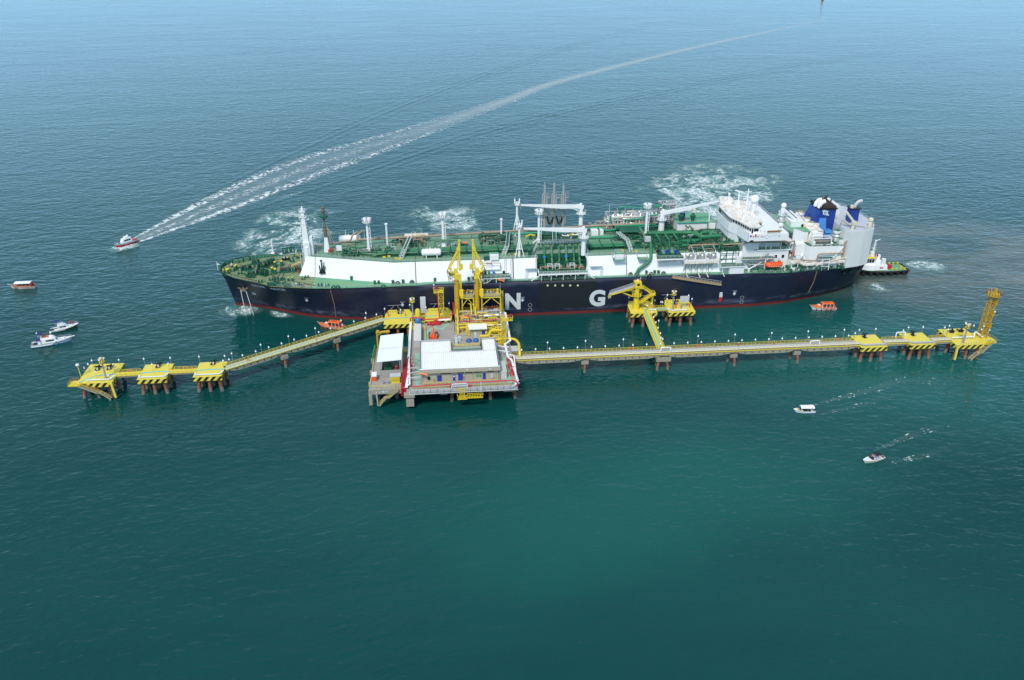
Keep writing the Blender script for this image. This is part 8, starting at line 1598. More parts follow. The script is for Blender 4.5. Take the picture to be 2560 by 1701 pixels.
end_stairs(an, (-46.2, -66.9, 6.4), (-49.6, -67.2, 3.6), (-52.8, -67.4, .8), 1.4)
sh = thing('generator_shelter', 'open shelter with plain white sloping roof left of the building', 'shelter', (-49, -50, DZ)); m = MB(); m.add([(-53.4, -58.0, 12.3), (-45.0, -57.0, 12.3), (-44.6, -37.8, 12.9), (-52.9, -39.2, 12.9), (-53.4, -58.0, 12.5), (-45.0, -57.0, 12.5), (-44.6, -37.8, 13.1), (-52.9, -39.2, 13.1)], [(3, 2, 1, 0), (4, 5, 6, 7), (0, 1, 5, 4), (1, 2, 6, 5), (2, 3, 7, 6), (3, 0, 4, 7)]); m.build('roof', whitec, sh)
m = MB(); m.box(-52.9, -48.9, 12.72, -46, -48.6, 12.86); m.build('roof_seam', lgrey, sh)
m = MB(); m.box(-52.3, -58.9, DZ + .01, -45.4, -58.6, 9.4); m.box(-52.3, -58.6, DZ + .01, -52.0, -40, 8.4); m.build('low_wall', M('grey rendered wall', (.33, .33, .3), .8, var=.1, streak=.2), sh); m = MB(); m.box(-45.1, -57, DZ + .01, -44.85, -38.4, 12.5); m.build('side_wall', M('grey side cladding', (.42, .43, .45), .6, streak=.2), sh)
for x, y in ((-52.4, -57), (-45.6, -56.6), (-52.2, -48), (-52.0, -40)): MB().box(x - .15, y - .15, DZ, x + .15, y + .15, 12.3).build('roof_post', grey, sh)
m = MB(); m.cbox(-50, -53, DZ, 2.6, 5, 1.8); m.cbox(-50, -53, 8.3, 1.2, 2.4, .9); tag(m.build('generator', mach), 'dark green generator seen inside the open shelter', 'generator'); m = MB(); m.lathe(-46.9, -55.6, [(.6, DZ), (.6, 9.2), (.2, 9.6)], 12); tag(m.build('fire_tank', M('maroon monitor', (.25, .03, .05)), smooth=40), 'maroon upright tank standing inside the open shelter', 'tank')
t = thing('yellow_hut', 'small yellow kiosk with pale roof in front of the shelter', 'kiosk', (-47.2, -62.0, DZ)); m = MB(); m.box(-1.5, -.9, 0, 1.5, 1.1, 2.6); m.build('hut_wall', yel2, t, world=False); m = MB(); m.box(-1.8, -1.1, 2.6, 1.9, 1.4, 2.8); m.build('hut_roof', lgrey, t, world=False); m = MB(); m.rail([(-1.5, -1.4, 1.2), (1.5, -1.4, 1.2)], w=.12, step=.6); m.build('hut_railing', yel2, t, world=False)
m = MB(); m.box(-55.2, -61.0, DZ, -53.7, -58.6, 8.4); o = tag(m.build('fire_locker', orange), 'orange locker with white top at the left edge of the annex', 'locker'); m = MB(); m.box(-55.3, -61.1, 8.4, -53.6, -58.5, 8.9); m.build('locker_top', whitec, o)
for i, x in enumerate((-51.4, -49.6)): m = MB(); m.cyl((x, -63, DZ), (x, -63, 7.5), .28, n=8); m.cyl((x - .5, -63, 7.3), (x + .5, -63, 7.3), .25, n=8); m.sph((x, -63, 7.9), .3, 8, 6); tag(m.build('pump_valve', grey, smooth=40), ('left', 'right')[i] + ' grey valve standing in front of the low shelter wall', 'valve', 'valves in front of the shelter')
t = thing('jib_crane', 'yellow jib crane at the back corner of the shelter', 'crane', (-54.2, -38.0, DZ)); m = MB(); m.cyl((0, 0, 0), (0, 0, 7.4), .4, .34, 10); m.build('crane_post', yeld, t, smooth=40, world=False); m = MB(); m.bar((-.4, 0, 7.3), (4.6, .2, 7.6), .55, .6); m.bar((0, 0, 6), (1.8, 0, 7.3), .25); m.cbox(.3, 0, 7.4, 1, .8, .7); m.build('crane_jib', yeld, t, world=False)
m = MB(); m.rail([(-55.8, -46, DZ), (-55.4, -37, DZ)], h=1.6, w=.3, step=1.2); tag(m.build('green_net_frame', greend), 'green netting frame along the left edge of the annex', 'netting', kind='stuff')
t = thing('yellow_trolley', 'small yellow trolley between the shelter and the white gantry', 'trolley', (-44.2, -41, DZ)); m = MB(); m.box(-.6, -.5, .2, .6, .5, .9); m.rail([(-.6, .4, .9), (.6, .4, .9)], h=1.4, w=.14, step=.6); m.build('trolley_body', yel2, t, world=False); m = MB(); m.cyl((-.7, 0, .25), (.7, 0, .25), .25, n=8); m.build('trolley_wheel', dark, t, world=False)
m = MB(); m.prism([(-45, -50), (-43.4, -50), (-43.4, -36.4), (-45, -36.4)], 5.9, 6.4); m.build('link_slab', deckc, an)
m = MB(); m.box(-5.4, -44.6, 7.0, -2.0, -40.4, 7.2); t = m.build('pipe_stand', lgrey); tag(t, 'grey pipe stand under the big bent yellow pipe', 'pipe stand'); m = MB(); m.bar((-2.4, -44, 7), (-3.8, -43, 5.9), .25); m.bar((-2.4, -41, 7), (-3.8, -41.4, 5.9), .25); m.build('stand_leg', lgrey, t)
# ---------------------------------------------------------------- boats
def boat_hull(t, L_, B, bow, stern, mat, boot=None, deck=None, rake=.9, deck_in=.12, sheer=.35, low=None, cockpit=0.0):
    """open-section hull with bow at +x; returns a function giving (half beam, deck height) at x"""
    N = 14; H = MB(); rings = []; hb = lambda u: B / 2 * (1 if u < .35 else (1 - ((u - .35) / .65) ** 2.2) ** .72 if u < .999 else .02) * (.86 + .14 * min(1, u / .25)); fz = lambda u: stern + (bow - stern) * max(0, (u - sheer) / (1 - sheer)) ** 1.6
    for i in range(N + 1):
        u = i / N; x = -L_ / 2 + L_ * u; h = max(.03, hb(u)); z = fz(u); xs = x - rake * (u ** 3); k = .72 - .4 * max(0, u - .5)
        rings.append([(x - rake * u ** 3 * 1.3, 0, -.5), (xs, h * k, -.18), (xs, h * k * 1.04, .16), (lerp(xs, x, .6), h * lerp(k, 1, .72), lerp(.16, z, .6)), (x, h, z)])
    for sg in (1, -1):
        for a, b in zip(rings, rings[1:]):
            for j in range(4):
                q = [(p[0], p[1] * sg, p[2]) for p in (a[j], b[j], b[j + 1], a[j + 1])]; H.mat(1 if j < 2 else 2 if (low and j == 2) else 0); H.quad(*(q if sg < 0 else q[::-1]))
    H.mat(0); r0 = rings[0]; H.quad(*([(p[0], p[1], p[2]) for p in r0] + [(p[0], -p[1], p[2]) for p in r0[::-1]]))
    weld(H).build('hull', [mat, boot or mat, low or mat], t, smooth=35, world=False)
    d = MB()
    for a, b in zip(rings, rings[1:]):
        pa, pb = a[4], b[4]; ia, ib = max(.01, pa[1] - deck_in), max(.01, pb[1] - deck_in); dz = .06
        ca = cockpit if pa[0] < L_ * .02 else 0; cb = cockpit if pb[0] < L_ * .02 else 0
        d.quad((pa[0], -ia, pa[2] - dz - ca), (pb[0], -ib, pb[2] - dz - cb), (pb[0], ib, pb[2] - dz - cb), (pa[0], ia, pa[2] - dz - ca))
        for sg in (-1, 1):
            q = [(pa[0], sg * pa[1], pa[2] + .002), (pb[0], sg * pb[1], pb[2] + .002), (pb[0], sg * ib, pb[2] + .002), (pa[0], sg * ia, pa[2] + .002)]; d.quad(*(q if sg < 0 else q[::-1]))
            q = [(pa[0], sg * ia, pa[2]), (pb[0], sg * ib, pb[2]), (pb[0], sg * ib, pb[2] - dz - cb), (pa[0], sg * ia, pa[2] - dz - ca)]; d.quad(*(q if sg < 0 else q[::-1]))
    d.build('deck', deck or whitec, t, world=False)
    return lambda x: (hb((x + L_ / 2) / L_), fz((x + L_ / 2) / L_))
def cabin(t, x0, x1, w, z0, z1, mat, name='cabin', front=.8, back=.1, side=.15):
    m = MB(); m.prism([(x0, -w / 2), (x1, -w / 2 * .9), (x1, w / 2 * .9), (x0, w / 2)], z0, z1, [(x0 + back, -w / 2 + side), (x1 - front, -w / 2 * .9 + side), (x1 - front, w / 2 * .9 - side), (x0 + back, w / 2 - side)]); return m.build(name, mat, t, world=False)
def panes(o, x0, x1, w, z0, z1, n=3, side=.0, mat=glass, front=None):
    for sg in (-1, 1):
        for i in range(n): a = lerp(x0, x1, (i + .08) / n); b = lerp(x0, x1, (i + .92) / n); m = MB(); y = sg * w / 2; m.box(a, y - .03, z0, b, y + .03, z1); m.build('window', mat, o, world=False)
    if front: m = MB(); m.add([(front[0], -w * .4, z0), (front[0], w * .4, z0), (front[1], w * .36, z1), (front[1], -w * .36, z1)], [(0, 1, 2, 3)]); m.build('windscreen', mat, o, world=False)
def awning(t, x0, x1, w, z, mat, legs=True, arch=.25, zd=.8, name='canopy'):
    m = MB(); R_ = []
    for x in (x0, lerp(x0, x1, .5), x1): R_.append([(x, w / 2 * math.sin(a), z + arch * math.cos(a) - arch) for a in [math.pi / 2 * (j / 4 - 1) for j in range(9)]] + [(x, w / 2 * math.sin(a) * .97, z + arch * math.cos(a) - arch - .06) for a in [math.pi / 2 * (1 - j / 4) for j in range(9)]])
    m.loft(R_); m.build(name, mat, t, smooth=40, world=False)
    if legs:
        for x in (x0 + .15, lerp(x0, x1, .5), x1 - .15):
            for sg in (-1, 1): m = MB(); m.bar((x, sg * w * .46, zd), (x, sg * w * .46, z - arch), .07); m.build('canopy_post', lgrey, t, world=False)
def bow_rail(t, f, x0, x1, h=.55):
    m = MB(); n = 7
    for sg in (-1, 1): m.rail([(x, sg * max(.05, f(x)[0] - .1), f(x)[1]) for x in [lerp(x0, x1, i / n) for i in range(n + 1)]], h=h, step=1.0, w=.06, mids=0)
    m.build('bow_rail', lgrey, t, world=False)
hgreen = M('dark green boat hull', (.01, .09, .035), .35); hred = M('crimson boat hull', (.4, .015, .03), .4); hgrey = M('grey violet topsides', (.4, .4, .45), .45); gold = M('mustard stripe', (.55, .36, .05), .5); bimini = M('navy canvas', (.02, .03, .16), .8); bblue = M('pale blue underside', (.45, .58, .7), .4)
tbrick = M('faded brick red timber', (.55, .15, .08), .6, var=.2); orange3 = M('launch orange', (.8, .17, .04), .5, var=.1)
# wooden passenger boat with the white canopy
t = thing('canopy_boat', 'wooden passenger boat with long white canopy at the far left', 'boat', (-216.4, 49.0, 0), R(180)); f = boat_hull(t, 11.2, 3.2, 1.9, 1.1, M('pale pink boat side', (.62, .5, .46), .55, var=.15), tbrick, wood, low=whitec, rake=1.2, cockpit=.5); awning(t, -4.2, 2.8, 3.0, 2.9, whitec)
m = MB(); m.bar((4.2, 0, 1.5), (6.2, 0, 2.1), .22, .2); m.build('stem_post', lgrey, t, world=False); m = MB(); m.box(-4.0, -1.35, .8, 3.4, -1.2, 1.5); m.box(-4.0, 1.2, .8, 3.4, 1.35, 1.5); m.build('side_bench', tbrick, t, world=False)
for i in range(6): MB().box(-3.6 + i * 1.1, -1.0, .7, -3.1 + i * 1.1, 1.0, 1.15).build('seat_row', red if i % 2 else lgrey, t, world=False)
m = MB(); m.box(-4.6, -.8, .8, -4.2, .8, 2.6); m.build('stern_screen', red, t, world=False)
# green hulled sport fisher
t = thing('fishing_cruiser', 'green hulled sport fishing boat with white cabin and blue canopy', 'boat', (-182.0, 4.2, 0), R(24)); f = boat_hull(t, 10.6, 3.3, 1.7, 1.05, hgreen, M('brown bottom paint', (.25, .1, .05)), whitec, cockpit=.6)
m = MB(); m.mat(0)
for sg in (-1, 1):
    for i in range(10): a, b = -5 + i, -4 + i; m.bar((a, sg * (f(a)[0] + .01), f(a)[1] - .12), (b, sg * (f(b)[0] + .01), f(b)[1] - .12), .1, .26)
m.build('rub_rail', whitec, t, world=False)
c = cabin(t, -2.6, 1.8, 2.5, 1.0, 2.5, whitec, front=1.5); panes(c, -1.9, .6, 2.36, 1.6, 2.15, 2); m = MB(); m.prism([(-2.4, -1.05), (.2, -1.0), (.2, 1.0), (-2.4, 1.05)], 2.5, 3.3, [(-2.4, -.95), (-.6, -.85), (-.6, .85), (-2.4, .95)]); m.build('flybridge', whitec, t, world=False); awning(t, -3.2, -1.2, 1.9, 4.4, bimini, True, .2, 2.5)
bow_rail(t, f, 1.6, 4.9, .7); m = MB(); m.box(-5.0, -1.2, .4, -4.2, 1.2, .9); m.build('stern_bench', dark, t, world=False); m = MB(); m.cbox(-5.5, 0, -.1, .5, 2.4, .2); m.build('swim_platform', whitec, t, world=False)
# white motor yacht
t = thing('motor_yacht', 'white motor yacht with blue canopies nearest the left edge', 'yacht', (-182.2, -8.4, 0), R(17)); f = boat_hull(t, 14.6, 4.1, 2.0, 1.3, whitec, M('blue boot stripe', (.05, .15, .45)), whitec, cockpit=.8, low=bblue)
c = cabin(t, -3.4, 2.8, 3.1, 1.3, 2.8, whitec, front=1.9); panes(c, -2.2, 1.2, 2.95, 1.9, 2.5, 1, front=(2.1, 1.2)); m = MB(); m.prism([(-3.6, -1.35), (1.2, -1.2), (1.6, 0), (1.2, 1.2), (-3.6, 1.35)], 2.8, 3.5, [(-3.6, -1.2), (.3, -.9), (.7, 0), (.3, .9), (-3.6, 1.2)]); m.build('flybridge', whitec, t, world=False); m = MB(); m.box(-3.2, -1, 3.42, -.6, 1, 3.52); m.build('flybridge_floor', M('orange seat', (.6, .15, .03)), t, world=False)
awning(t, -4.4, -2.6, 2.2, 5.2, bimini, True, .2, 3.3); m = MB(); m.prism([(-5.4, -1.5), (-3.6, -1.5), (-3.6, 1.5), (-5.4, 1.5)], 2.5, 2.6, [(-5.2, -1.4), (-3.6, -1.4), (-3.6, 1.4), (-5.2, 1.4)]); m.build('canopy', bimini, t, world=False); m = MB(); m.box(-6.6, -1.4, .6, -5.4, 1.4, 1.0); m.build('cockpit_seat', black, t, world=False)
for x in (3.0, 4.6): m = MB(); m.cbox(x, 0, 1.75, .5, .5, .1); m.build('deck_hatch', grey, t, world=False)
m = MB(); m.sph((5.0, 1.0, 2.1), .32, 8, 6); m.build('fender', skyblue, t, world=False); m = MB(); m.sph((1.6, -2.1, 1.5), .3, 8, 6); m.build('fender', dblue, t, world=False); bow_rail(t, f, 2.0, 7.0, .65); m = MB(); m.bar((6.8, 0, 1.95), (8.2, 0, 2.05), .5, .16); m.build('bow_pulpit', whitec, t, world=False); m = MB(); m.cyl((-4.2, .6, 3.4), (-4.4, .6, 6.0), .05, n=5); m.sph((-4.4, -.4, 5.6), .28, 8, 6); m.build('radar_mast', whitec, t, world=False)
# pilot launch making the wake
t = thing('pilot_launch', 'red and grey launch with white cabin at the head of the long wake', 'boat', (-186.9, 100.0, .15), R(227)); f = boat_hull(t, 12.2, 3.8, 2.0, 1.3, hgrey, hred, lgrey, low=hred, cockpit=.2)
c = cabin(t, -2.8, 2.4, 2.6, 1.4, 3.5, whitec, front=.9); panes(c, -2.2, 1.2, 2.42, 2.3, 3.0, 3, front=(2.0, 1.65)); m = MB(); m.cbox(-.6, 0, 3.5, 1.8, 1.6, .7); m.sph((-1.4, 0, 4.5), .45, 8, 6); m.build('radar_arch', whitec, t, world=False); m = MB(); m.cyl((.8, 0, 3.5), (.8, 0, 5.2), .06, n=5); m.build('aerial', lgrey, t, world=False); bow_rail(t, f, 1.5, 5.6, .8)
m = MB(); m.cbox(-5.0, 0, 1.2, .8, 2.4, .5); m.bar((-5, -1.2, 1.2), (-5, -1.2, 2.4), .08); m.bar((-5, 1.2, 1.2), (-5, 1.2, 2.4), .08); m.bar((-5, -1.2, 2.4), (-5, 1.2, 2.4), .14); m.build('stern_rail', red, t, world=False); m = MB(); m.cbox(3.4, 0, 1.5, .5, .7, 1.2); m.build('foredeck_gear', dblue, t, world=False)
# small speedboats lower right
t = thing('canopy_speedboat', 'small white speedboat with solid white canopy below the right trestle', 'boat', (90.2, -83.8, 0), R(176)); f = boat_hull(t, 7.4, 2.6, 1.25, .85, whitec, bblue, whitec, cockpit=.5); awning(t, -3.2, 1.4, 2.3, 2.35, whitec, True, .3); m = MB(); m.box(-2.2, -.9, .5, 1.0, .9, .75); m.build('cockpit_seat', dark, t, world=False); m = MB(); m.prism([(1.0, -.9), (2.2, -.6), (2.2, .6), (1.0, .9)], 1.0, 1.15); m.build('bow_cushion', gold, t, world=False); m = MB(); m.add([(1.7, -.85, 1.0), (1.7, .85, 1.0), (1.2, .8, 1.6), (1.2, -.8, 1.6)], [(0, 1, 2, 3)]); m.build('windscreen', glass, t, world=False)
m = MB(); m.cbox(-3.7, 0, .1, .6, .5, 1.2); m.build('outboard_motor', dark, t, world=False)
t = thing('sport_speedboat', 'small white speedboat with black canopy and mustard stripe at lower right', 'boat', (100.2, -113.0, 0), R(197)); f = boat_hull(t, 7.9, 2.6, 1.25, .9, whitec, whitec, whitec, cockpit=.5, low=whitec); m = MB()
for sg in (-1, 1):
    for i in range(7): a, b = -3.8 + i, -2.8 + i; m.bar((a, sg * (f(a)[0] * .95), f(a)[1] - .34), (b, sg * (f(b)[0] * .95), f(b)[1] - .34), .07, .14)
m.build('side_stripe', gold, t, world=False); awning(t, -2.4, -.4, 1.9, 2.3, M('black canvas', (.015, .015, .02), .8), True, .2); m = MB(); m.add([(1.0, -.95, 1.05), (1.0, .95, 1.05), (.3, .85, 1.7), (.3, -.85, 1.7)], [(0, 1, 2, 3)]); m.build('windscreen', glass, t, world=False); m = MB(); m.box(-2.6, -.9, .5, 0, .9, .72); m.build('cockpit_seat', lgrey, t, world=False); m = MB(); m.box(1.6, -.03, 1.16, 2.8, .03, 1.2); m.build('deck_seam', M('maroon monitor', (.25, .03, .05)), t, world=False); m = MB(); m.cbox(-3.9, 0, .2, .5, 1.4, .6); m.build('stern_drive', M('brown deck', (.15, .05, .03)), t, world=False)
# two orange line handling launches
def launch(lab, x, y, rz, variant):
    t = thing('line_launch', lab, 'boat', (x, y, 0), rz, 'orange line launches'); f = boat_hull(t, 11.2, 3.4, 2.0, 1.2, M('launch white side', (.6, .56, .54), .5, var=.12), tbrick, orange3, cockpit=.6, low=whitec if variant else orange3, rake=1.3)
    c = cabin(t, .4, 3.4, 2.5, 1.2, 2.1, orange3, 'fore_cabin', front=.9); m = MB(); m.cbox(1.8, 0, 2.1, .9, 1.0, .25); m.build('cabin_hatch', whitec, c, world=False)
    m = MB(); m.prism([(-4.2, -1.4), (.9, -1.25), (.9, 1.25), (-4.2, 1.4)], 3.0, 3.15, [(-4.1, -1.2), (.6, -1.1), (.6, 1.1), (-4.1, 1.2)]); m.build('cabin_roof', orange3, t, world=False); m = MB(); m.box(-2.6, -.6, 3.15, -.6, .6, 3.3); m.build('roof_raft', M('darker orange', (.65, .1, .02)), t, world=False)
    for x_ in (-4.0, -2.5, -1.0, .6):
        for sg in (-1, 1): m = MB(); m.bar((x_, sg * 1.2, 1.0), (x_, sg * 1.2, 3.0), .14); m.build('roof_post', whitec, t, world=False)
    m = MB(); m.box(.6, -1.1, 1.2, .75, 1.1, 3.0); m.build('wheelhouse_front', orange3 if not variant else whitec, t, world=False); m = MB(); m.box(.76, -.9, 2.2, .8, .9, 2.8); m.build('windscreen', glass, t, world=False); m = MB(); m.box(-4.0, -1.25, .9, .4, -1.15, 1.7); m.box(-4.0, 1.15, .9, .4, 1.25, 1.7); m.build('side_panel', tbrick, t, world=False); m = MB(); m.cbox(-4.5, 0, 1, .3, 1.6, 2.1); m.build('stern_screen', red, t, world=False)
    m = MB(); m.bar((4.6, 0, 1.8), (5.9, 0, 2.4), .2); m.build('stem_post', grey, t, world=False); m = MB()
    for x_ in (-3, -1, 1, 3):
        for sg in (-1, 1): m.lathe(x_, sg * (f(x_)[0] + .12), [(.1, .35), (.25, .5), (.25, .75), (.1, .9)], 8)
    m.build('tyre_fenders', dark, t, world=False, kind='stuff')
launch('orange roofed launch beside the hull left of the platform', -75.2, -4.4, R(163), 0); launch('orange roofed launch beside the hull near the stern', 130.4, -5.8, R(176), 1)
# tugs
def tug(lab, x, y, rz, hullm, roofm):
    t = thing('tug', lab, 'tug', (x, y, 0), rz, 'harbour tugs'); f = boat_hull(t, 31, 10.2, 4.2, 2.1, hullm, bootred, deckg, rake=1.5, deck_in=.4, sheer=.45, cockpit=.35)
    m = MB(); n = 26; P = [(lerp(-15.4, 15.4, i / n), f(lerp(-15.4, 15.4, i / n))) for i in range(n + 1)]
    for sg in (-1, 1):
        for (xa, (ha, za)), (xb, (hb_, zb)) in zip(P, P[1:]): m.bar((xa, sg * (ha + .1), za - .12), (xb, sg * (hb_ + .1), zb - .12), .75, .5)
    m.bar((-15.6, -4.2, 1.8), (-15.6, 4.2, 1.8), .6, .6); m.build('rubbing_fender', dark, t, world=False)
    for i in range(8):
        for sg in (-1, 1): xx = -13 + i * 3.2; m = MB(); m.pipe([(xx + .6 * math.cos(a), sg * (f(xx)[0] + .25), 1.0 + .6 * math.sin(a)) for a in [math.pi * k / 4 for k in range(9)]], .24, 6); m.build('tyre_fender', dark, t, smooth=60, world=False)
    c = cabin(t, -5.2, 8.6, 7.4, 2.2, 4.6, whitec, 'deckhouse', front=.6, back=.3, side=.2); m = MB(); m.box(-3, -3.66, 3.0, -1.4, -3.55, 4.0); m.box(-3, 3.55, 3.0, -1.4, 3.66, 4.0); m.build('house_panel', M('pink panel', (.6, .3, .3)), c, world=False)
    w = cabin(t, .6, 5.4, 4.6, 4.6, 7.6, whitec, 'wheelhouse', front=.3, back=.3, side=.35); panes(w, 1.0, 4.9, 4.3, 5.6, 7.1, 3, front=(5.3, 5.15)); m = MB(); m.box(.56, -1.8, 5.6, .66, 1.8, 7.0); m.build('window', glass, w, world=False); m = MB(); m.box(.2, -2.4, 7.6, 5.6, 2.4, 7.9); m.build('wheelhouse_roof', roofm, w, world=False)
    m = MB(); m.cyl((1.6, 0, 7.9), (1.3, 0, 16.0), .45, .2, 8); m.bar((1.5, -1.5, 11.5), (1.5, 1.5, 11.5), .2); m.bar((1.4, -1.0, 13.6), (1.4, 1.0, 13.6), .2); m.ladder((.7, 0, 8), (.9, 0, 15.4), (0, .7, 0), .1, .8); m.bar((1.3, 0, 15.4), (-.8, 0, 16.2), .25); m.cbox(1.8, 0, 8, 1.4, 1.4, 2.2); m.build('tug_mast', whitec, t, smooth=40, world=False); m = MB(); m.cbox(-.4, 1.2, 8.2, .5, .5, 1.4); m.build('fire_monitor', red, t, world=False)
    for sg in (-1, 1): m = MB(); m.box(-3.8, sg * 2.6 - .6, 4.6, -2.2, sg * 2.6 + .6, 7.6); m.build('uptake', whitec, t, world=False)
    m = MB()
    for xx in (-13.6, -11.6, -9.6, -7.6):
        for sg in (-1, 1): m.bar((xx, sg * 3.4, 1.7), (xx, sg * 3.4, 3.0), .3); m.bar((xx - .6, sg * 3.4, 2.9), (xx + .6, sg * 3.4, 2.9), .28)
    m.bar((-14.6, -2.5, 1.8), (-14.6, 2.5, 1.8), .5); m.build('deck_bitts', yel2, t, world=False, kind='stuff'); m = MB(); m.cyl((-8, -1.0, 2.7), (-8, 1.0, 2.7), .9, n=12); m.cbox(-8, 0, 1.7, 2, 2.6, .7); m.build('towing_winch', red, t, smooth=40, world=False); return t
tug('tug with green after deck and yellow bitts at the ship stern', 170.4, 31.6, R(180), M('black tug hull', (.012, .014, .02), .5), yel2); tug('tug behind the bow with only mast and white top showing', -106.4, 57.6, R(-90), M('black tug hull', (.012, .014, .02)), whitec)
# red channel buoy far off
bx, by, _ = at(2056, 1, 0); t = thing('channel_buoy', 'tiny red buoy on the far water at the top edge', 'buoy', (bx, by, 0)); m = MB(); m.lathe(0, 0, [(.3, -1), (2.2, -.3), (2.2, 1.2), (.9, 1.6), (.4, 2.4)], 12); m.build('buoy_body', hred, t, smooth=40, world=False); m = MB(); m.lathe(0, 0, [(.2, 2.4), (.9, 2.7), (.9, 3.3), (.2, 3.6)], 10); m.build('buoy_topmark', hred, t, smooth=40, world=False)
# ---------------------------------------------------------------- people
def body_mesh(pose):
    J = dict(pel=((0, 0, .95), .15), che=((0, .01, 1.28), .17), nec=((0, .02, 1.5), .065), hea=((0, .05, 1.66), .105), top=((0, .05, 1.76), .07))
    if pose == 0: a = {1: [(.2, 0, 1.42), (.26, -.02, 1.14), (.27, .1, .9), (.27, .13, .8)], -1: [(-.2, 0, 1.42), (-.26, -.02, 1.14), (-.27, .1, .9), (-.27, .13, .8)]}
    elif pose == 1: a = {1: [(.2, 0, 1.42), (.3, .1, 1.18), (.24, .36, 1.14), (.22, .44, 1.14)], -1: [(-.2, 0, 1.42), (-.26, -.02, 1.14), (-.27, .1, .9), (-.27, .13, .8)]}
    else: a = {1: [(.2, 0, 1.42), (.3, .08, 1.2), (.2, .34, 1.06), (.15, .42, 1.04)], -1: [(-.2, 0, 1.42), (-.3, .08, 1.2), (-.2, .34, 1.06), (-.15, .42, 1.04)]}
    b = {}; st_ = .14 if pose == 1 else .02
    for s in (1, -1): b[s] = [(.1 * s, 0, .88), (.11 * s, .03 + s * st_ * .6, .48), (.11 * s, s * st_, .09), (.12 * s, s * st_ + .16, .04)]
    V = [J[k] for k in ('pel', 'che', 'nec', 'hea', 'top')]; E_ = [(0, 1), (1, 2), (2, 3), (3, 4)]
    for s in (1, -1):
        p = 1
        for c, r in zip(a[s], (.07, .055, .042, .035)): V.append((c, r)); E_.append((p, len(V) - 1)); p = len(V) - 1
        p = 0
        for c, r in zip(b[s], (.1, .072, .052, .045)): V.append((c, r)); E_.append((p, len(V) - 1)); p = len(V) - 1
    me = bpy.data.meshes.new('body'); me.from_pydata([v[0] for v in V], E_, []); o = bpy.data.objects.new('body_tmp', me); COL.objects.link(o); o.modifiers.new('s', 'SKIN'); o.modifiers.new('d', 'SUBSURF').levels = 1
    L_ = me.skin_vertices[0].data if me.skin_vertices else None
    if L_ is None:
        import bmesh as _b; bm = _b.new(); bm.from_mesh(me); lay = bm.verts.layers.skin.verify(); bm.to_mesh(me); bm.free(); L_ = me.skin_vertices[0].data
    for i, (c, r) in enumerate(V): L_[i].radius = (r, r * (.75 if i < 2 else 1)); L_[i].use_root = i == 0
    dg = bpy.context.evaluated_depsgraph_get(); dg.update(); out = bpy.data.meshes.new_from_object(o.evaluated_get(dg)); bpy.data.objects.remove(o); return out
BM = {}
def person(x, y, z, rz, label, top, legs, helmet=whitec, pose=0, group=None):
    key = (pose, top.name, legs.name)
    if key not in BM:
        if ('b', pose) not in BM: BM[('b', pose)] = body_mesh(pose)
        me = BM[('b', pose)].copy(); me.materials.clear()
        for mt in (top, legs, skin, dark): me.materials.append(mt)
        for p in me.polygons: c = p.center; p.material_index = 3 if c.z < .1 else 1 if c.z < .92 and abs(c.x) < .24 else 2 if c.z > 1.5 or (abs(c.x) > .24 and c.z < .88) or (c.y > .38) else 0
        BM[key] = me
    t = thing('person', label, 'person', (x, y, z), rz, group); o = bpy.data.objects.new('body', BM[key]); COL.objects.link(o); o.parent = t
    if 'h' not in BM: BM['h'] = {}
    if helmet.name not in BM['h']: m = MB(); m.lathe(0, .05, [(.15, 1.68), (.135, 1.74), (.1, 1.81), (.02, 1.84)], 10); h = m.build('helmet', helmet, t, smooth=60, world=False); BM['h'][helmet.name] = h.data
    else: h = bpy.data.objects.new('helmet', BM['h'][helmet.name]); COL.objects.link(h); h.parent = t
    return t
ocov = M('orange coverall', (.75, .07, .02), .8); wcov = M('white coverall', (.7, .7, .72), .8); ncov = M('navy workwear', (.03, .04, .1), .8); bcov = M('blue shirt', (.2, .35, .55), .8); rcov = M('red shirt', (.6, .03, .03), .8); khaki = M('khaki trousers', (.3, .26, .2), .8)
for i, x in enumerate((-13.4, -12.2, -9.9, -8.9, -8.0)): person(x, -7.0, DZ, R(180 + 20 * (i % 3)), ('person in orange coveralls leftmost of the row under the service deck', 'person in orange coveralls second in the row under the service deck', 'person in orange coveralls third in the row under the service deck', 'person in orange coveralls fourth in the row under the service deck', 'person in orange coveralls rightmost of the row under the service deck')[i], ocov, ocov, whitec, i % 3, 'workers under the service deck')
person(-19.6, -7.8, 14.41, R(30), 'person in orange coveralls leaning by the rail on the left service deck', ocov, ncov, whitec, 2); person(-18.7, -17.8, DZ, R(150), 'person in orange coveralls among the yellow pipes', ocov, ocov, whitec, 1)
person(-44.8, -9.6, DZ, R(90), 'person in orange top on the left breasting dolphin', ocov, ncov, whitec, 0); person(66.6, -13.0, DZ, R(0), 'person in red top standing in front of the sign board', rcov, ncov, whitec, 1); person(172.6, -48.0, 24.25, R(60), 'person in orange top on the tall tower platform', ocov, ncov, yel2, 2); person(55.4, -13.0, DZ, R(0), 'person in orange coveralls at the gangway dolphin edge', ocov, ocov, whitec, 0)
def dk(X, Y): x, y, _ = at(530 + X / 8, 560 + Y / 8, 15.4); return x, y, deckz(x) + .02
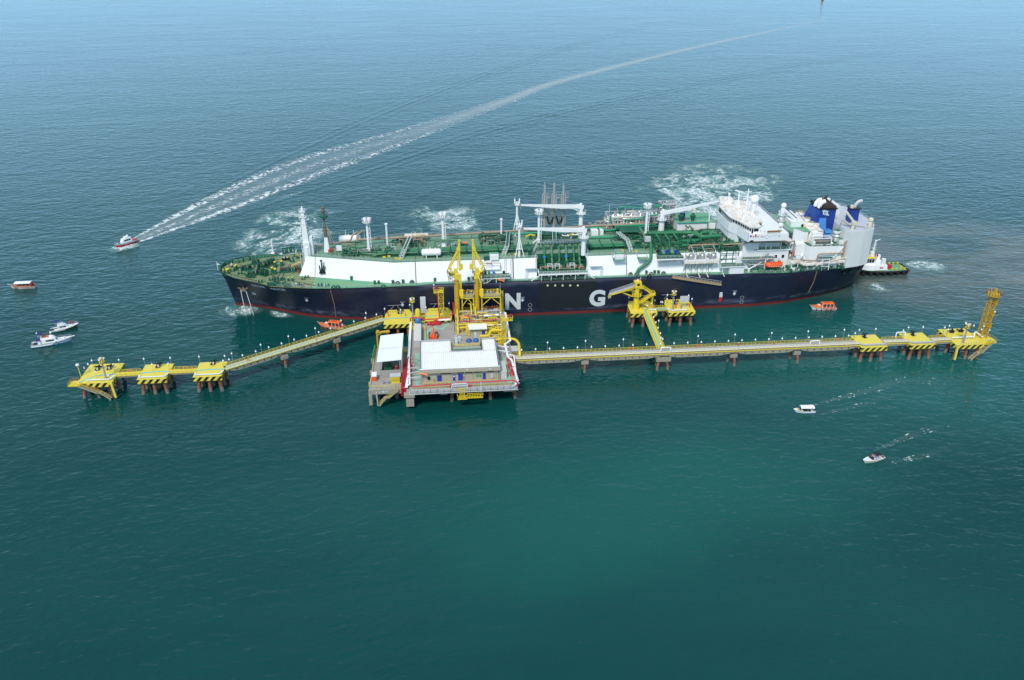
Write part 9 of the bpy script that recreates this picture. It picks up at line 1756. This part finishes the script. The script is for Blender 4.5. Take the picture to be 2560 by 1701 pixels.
for X, Y, l, c, lg, ps in ((1625, 1262, 'person in blue shirt and white helmet by the bow rail', bcov, bcov, 0), (1690, 1242, 'person in white coveralls by the bow rail', wcov, wcov, 2), (1790, 1270, 'left one of two people in dark workwear at the bow rail', ncov, ncov, 0), (1825, 1268, 'right one of two people in dark workwear at the bow rail', ncov, ncov, 1), (2255, 1270, 'person in white coveralls bending at the deck edge', wcov, wcov, 2), (1602, 995, 'person in dark workwear walking aft of the big winch', ncov, khaki, 1), (1535, 850, 'left one of two people standing behind the big winch', khaki, khaki, 0), (1570, 850, 'right one of two people standing behind the big winch', khaki, ncov, 2)): person(*dk(X, Y), R(170), l, c, lg, whitec, ps)
for px, py, l in ((1996, 681, 'person in pale clothes on the aft deck left of the rope'), (2018, 680, 'person in blue on the aft deck beside the gantry')): x, y, _ = at(px, py, 14.9); person(x, y, 14.8, R(180), l, wcov if px < 2000 else bcov, ncov, whitec, 0)
ca, sa = math.cos(R(24)), math.sin(R(24))
for u, v, l in ((2.3, .4, 'left one of two people in red shirts on the green boat foredeck'), (3.1, .2, 'right one of two people in red shirts on the green boat foredeck')): person(-182 + u * ca - v * sa, 4.2 + u * sa + v * ca, 1.42, R(200), l, rcov, ncov, M('red cap', (.5, .04, .03)), 0)
ca, sa = math.cos(R(17)), math.sin(R(17))
for u, v, l, c in ((-2.4, .2, 'person in orange on the yacht flybridge', ocov), (-3.0, -.5, 'person in blue and pink on the yacht flybridge', bcov)): person(-182.2 + u * ca - v * sa, -8.4 + u * sa + v * ca, 3.55, R(17), l, c, khaki, M('dark hair', (.03, .02, .015)), 0)
person(99.6, -112.9, .75, R(200), 'person in red seen under the black canopy of the speedboat', rcov, khaki, M('dark hair', (.03, .02, .015)), 0)
person(-71.6, -21.7, DZ, R(120), 'person in dark clothes walking on the sloping left trestle', ncov, ncov, whitec, 1); person(92.6, -47.4, DZ, R(80), 'person in orange with white helmet on the long trestle left of its gate frame', ocov, ocov, whitec, 0); person(79.0, -47.4, DZ, R(80), 'person in orange with white helmet on the long trestle above a pier', ocov, ocov, whitec, 1)

# lamps that look alike are told apart by their place in their row
rows = {}
for o in list(bpy.data.objects):
    if o.name.startswith('lamp_post') and 'label' in o: rows.setdefault(o['label'], []).append(o)
ORD = ['first', 'second', 'third', 'fourth', 'fifth', 'sixth', 'seventh', 'eighth', 'ninth', 'tenth']
for lab, os_ in rows.items():
    if len(os_) > 1:
        for i, o in enumerate(sorted(os_, key=lambda q: q.location.x)): o['label'] = lab + ', %s from the left' % (ORD[i] if i < 10 else '%dth' % (i + 1))
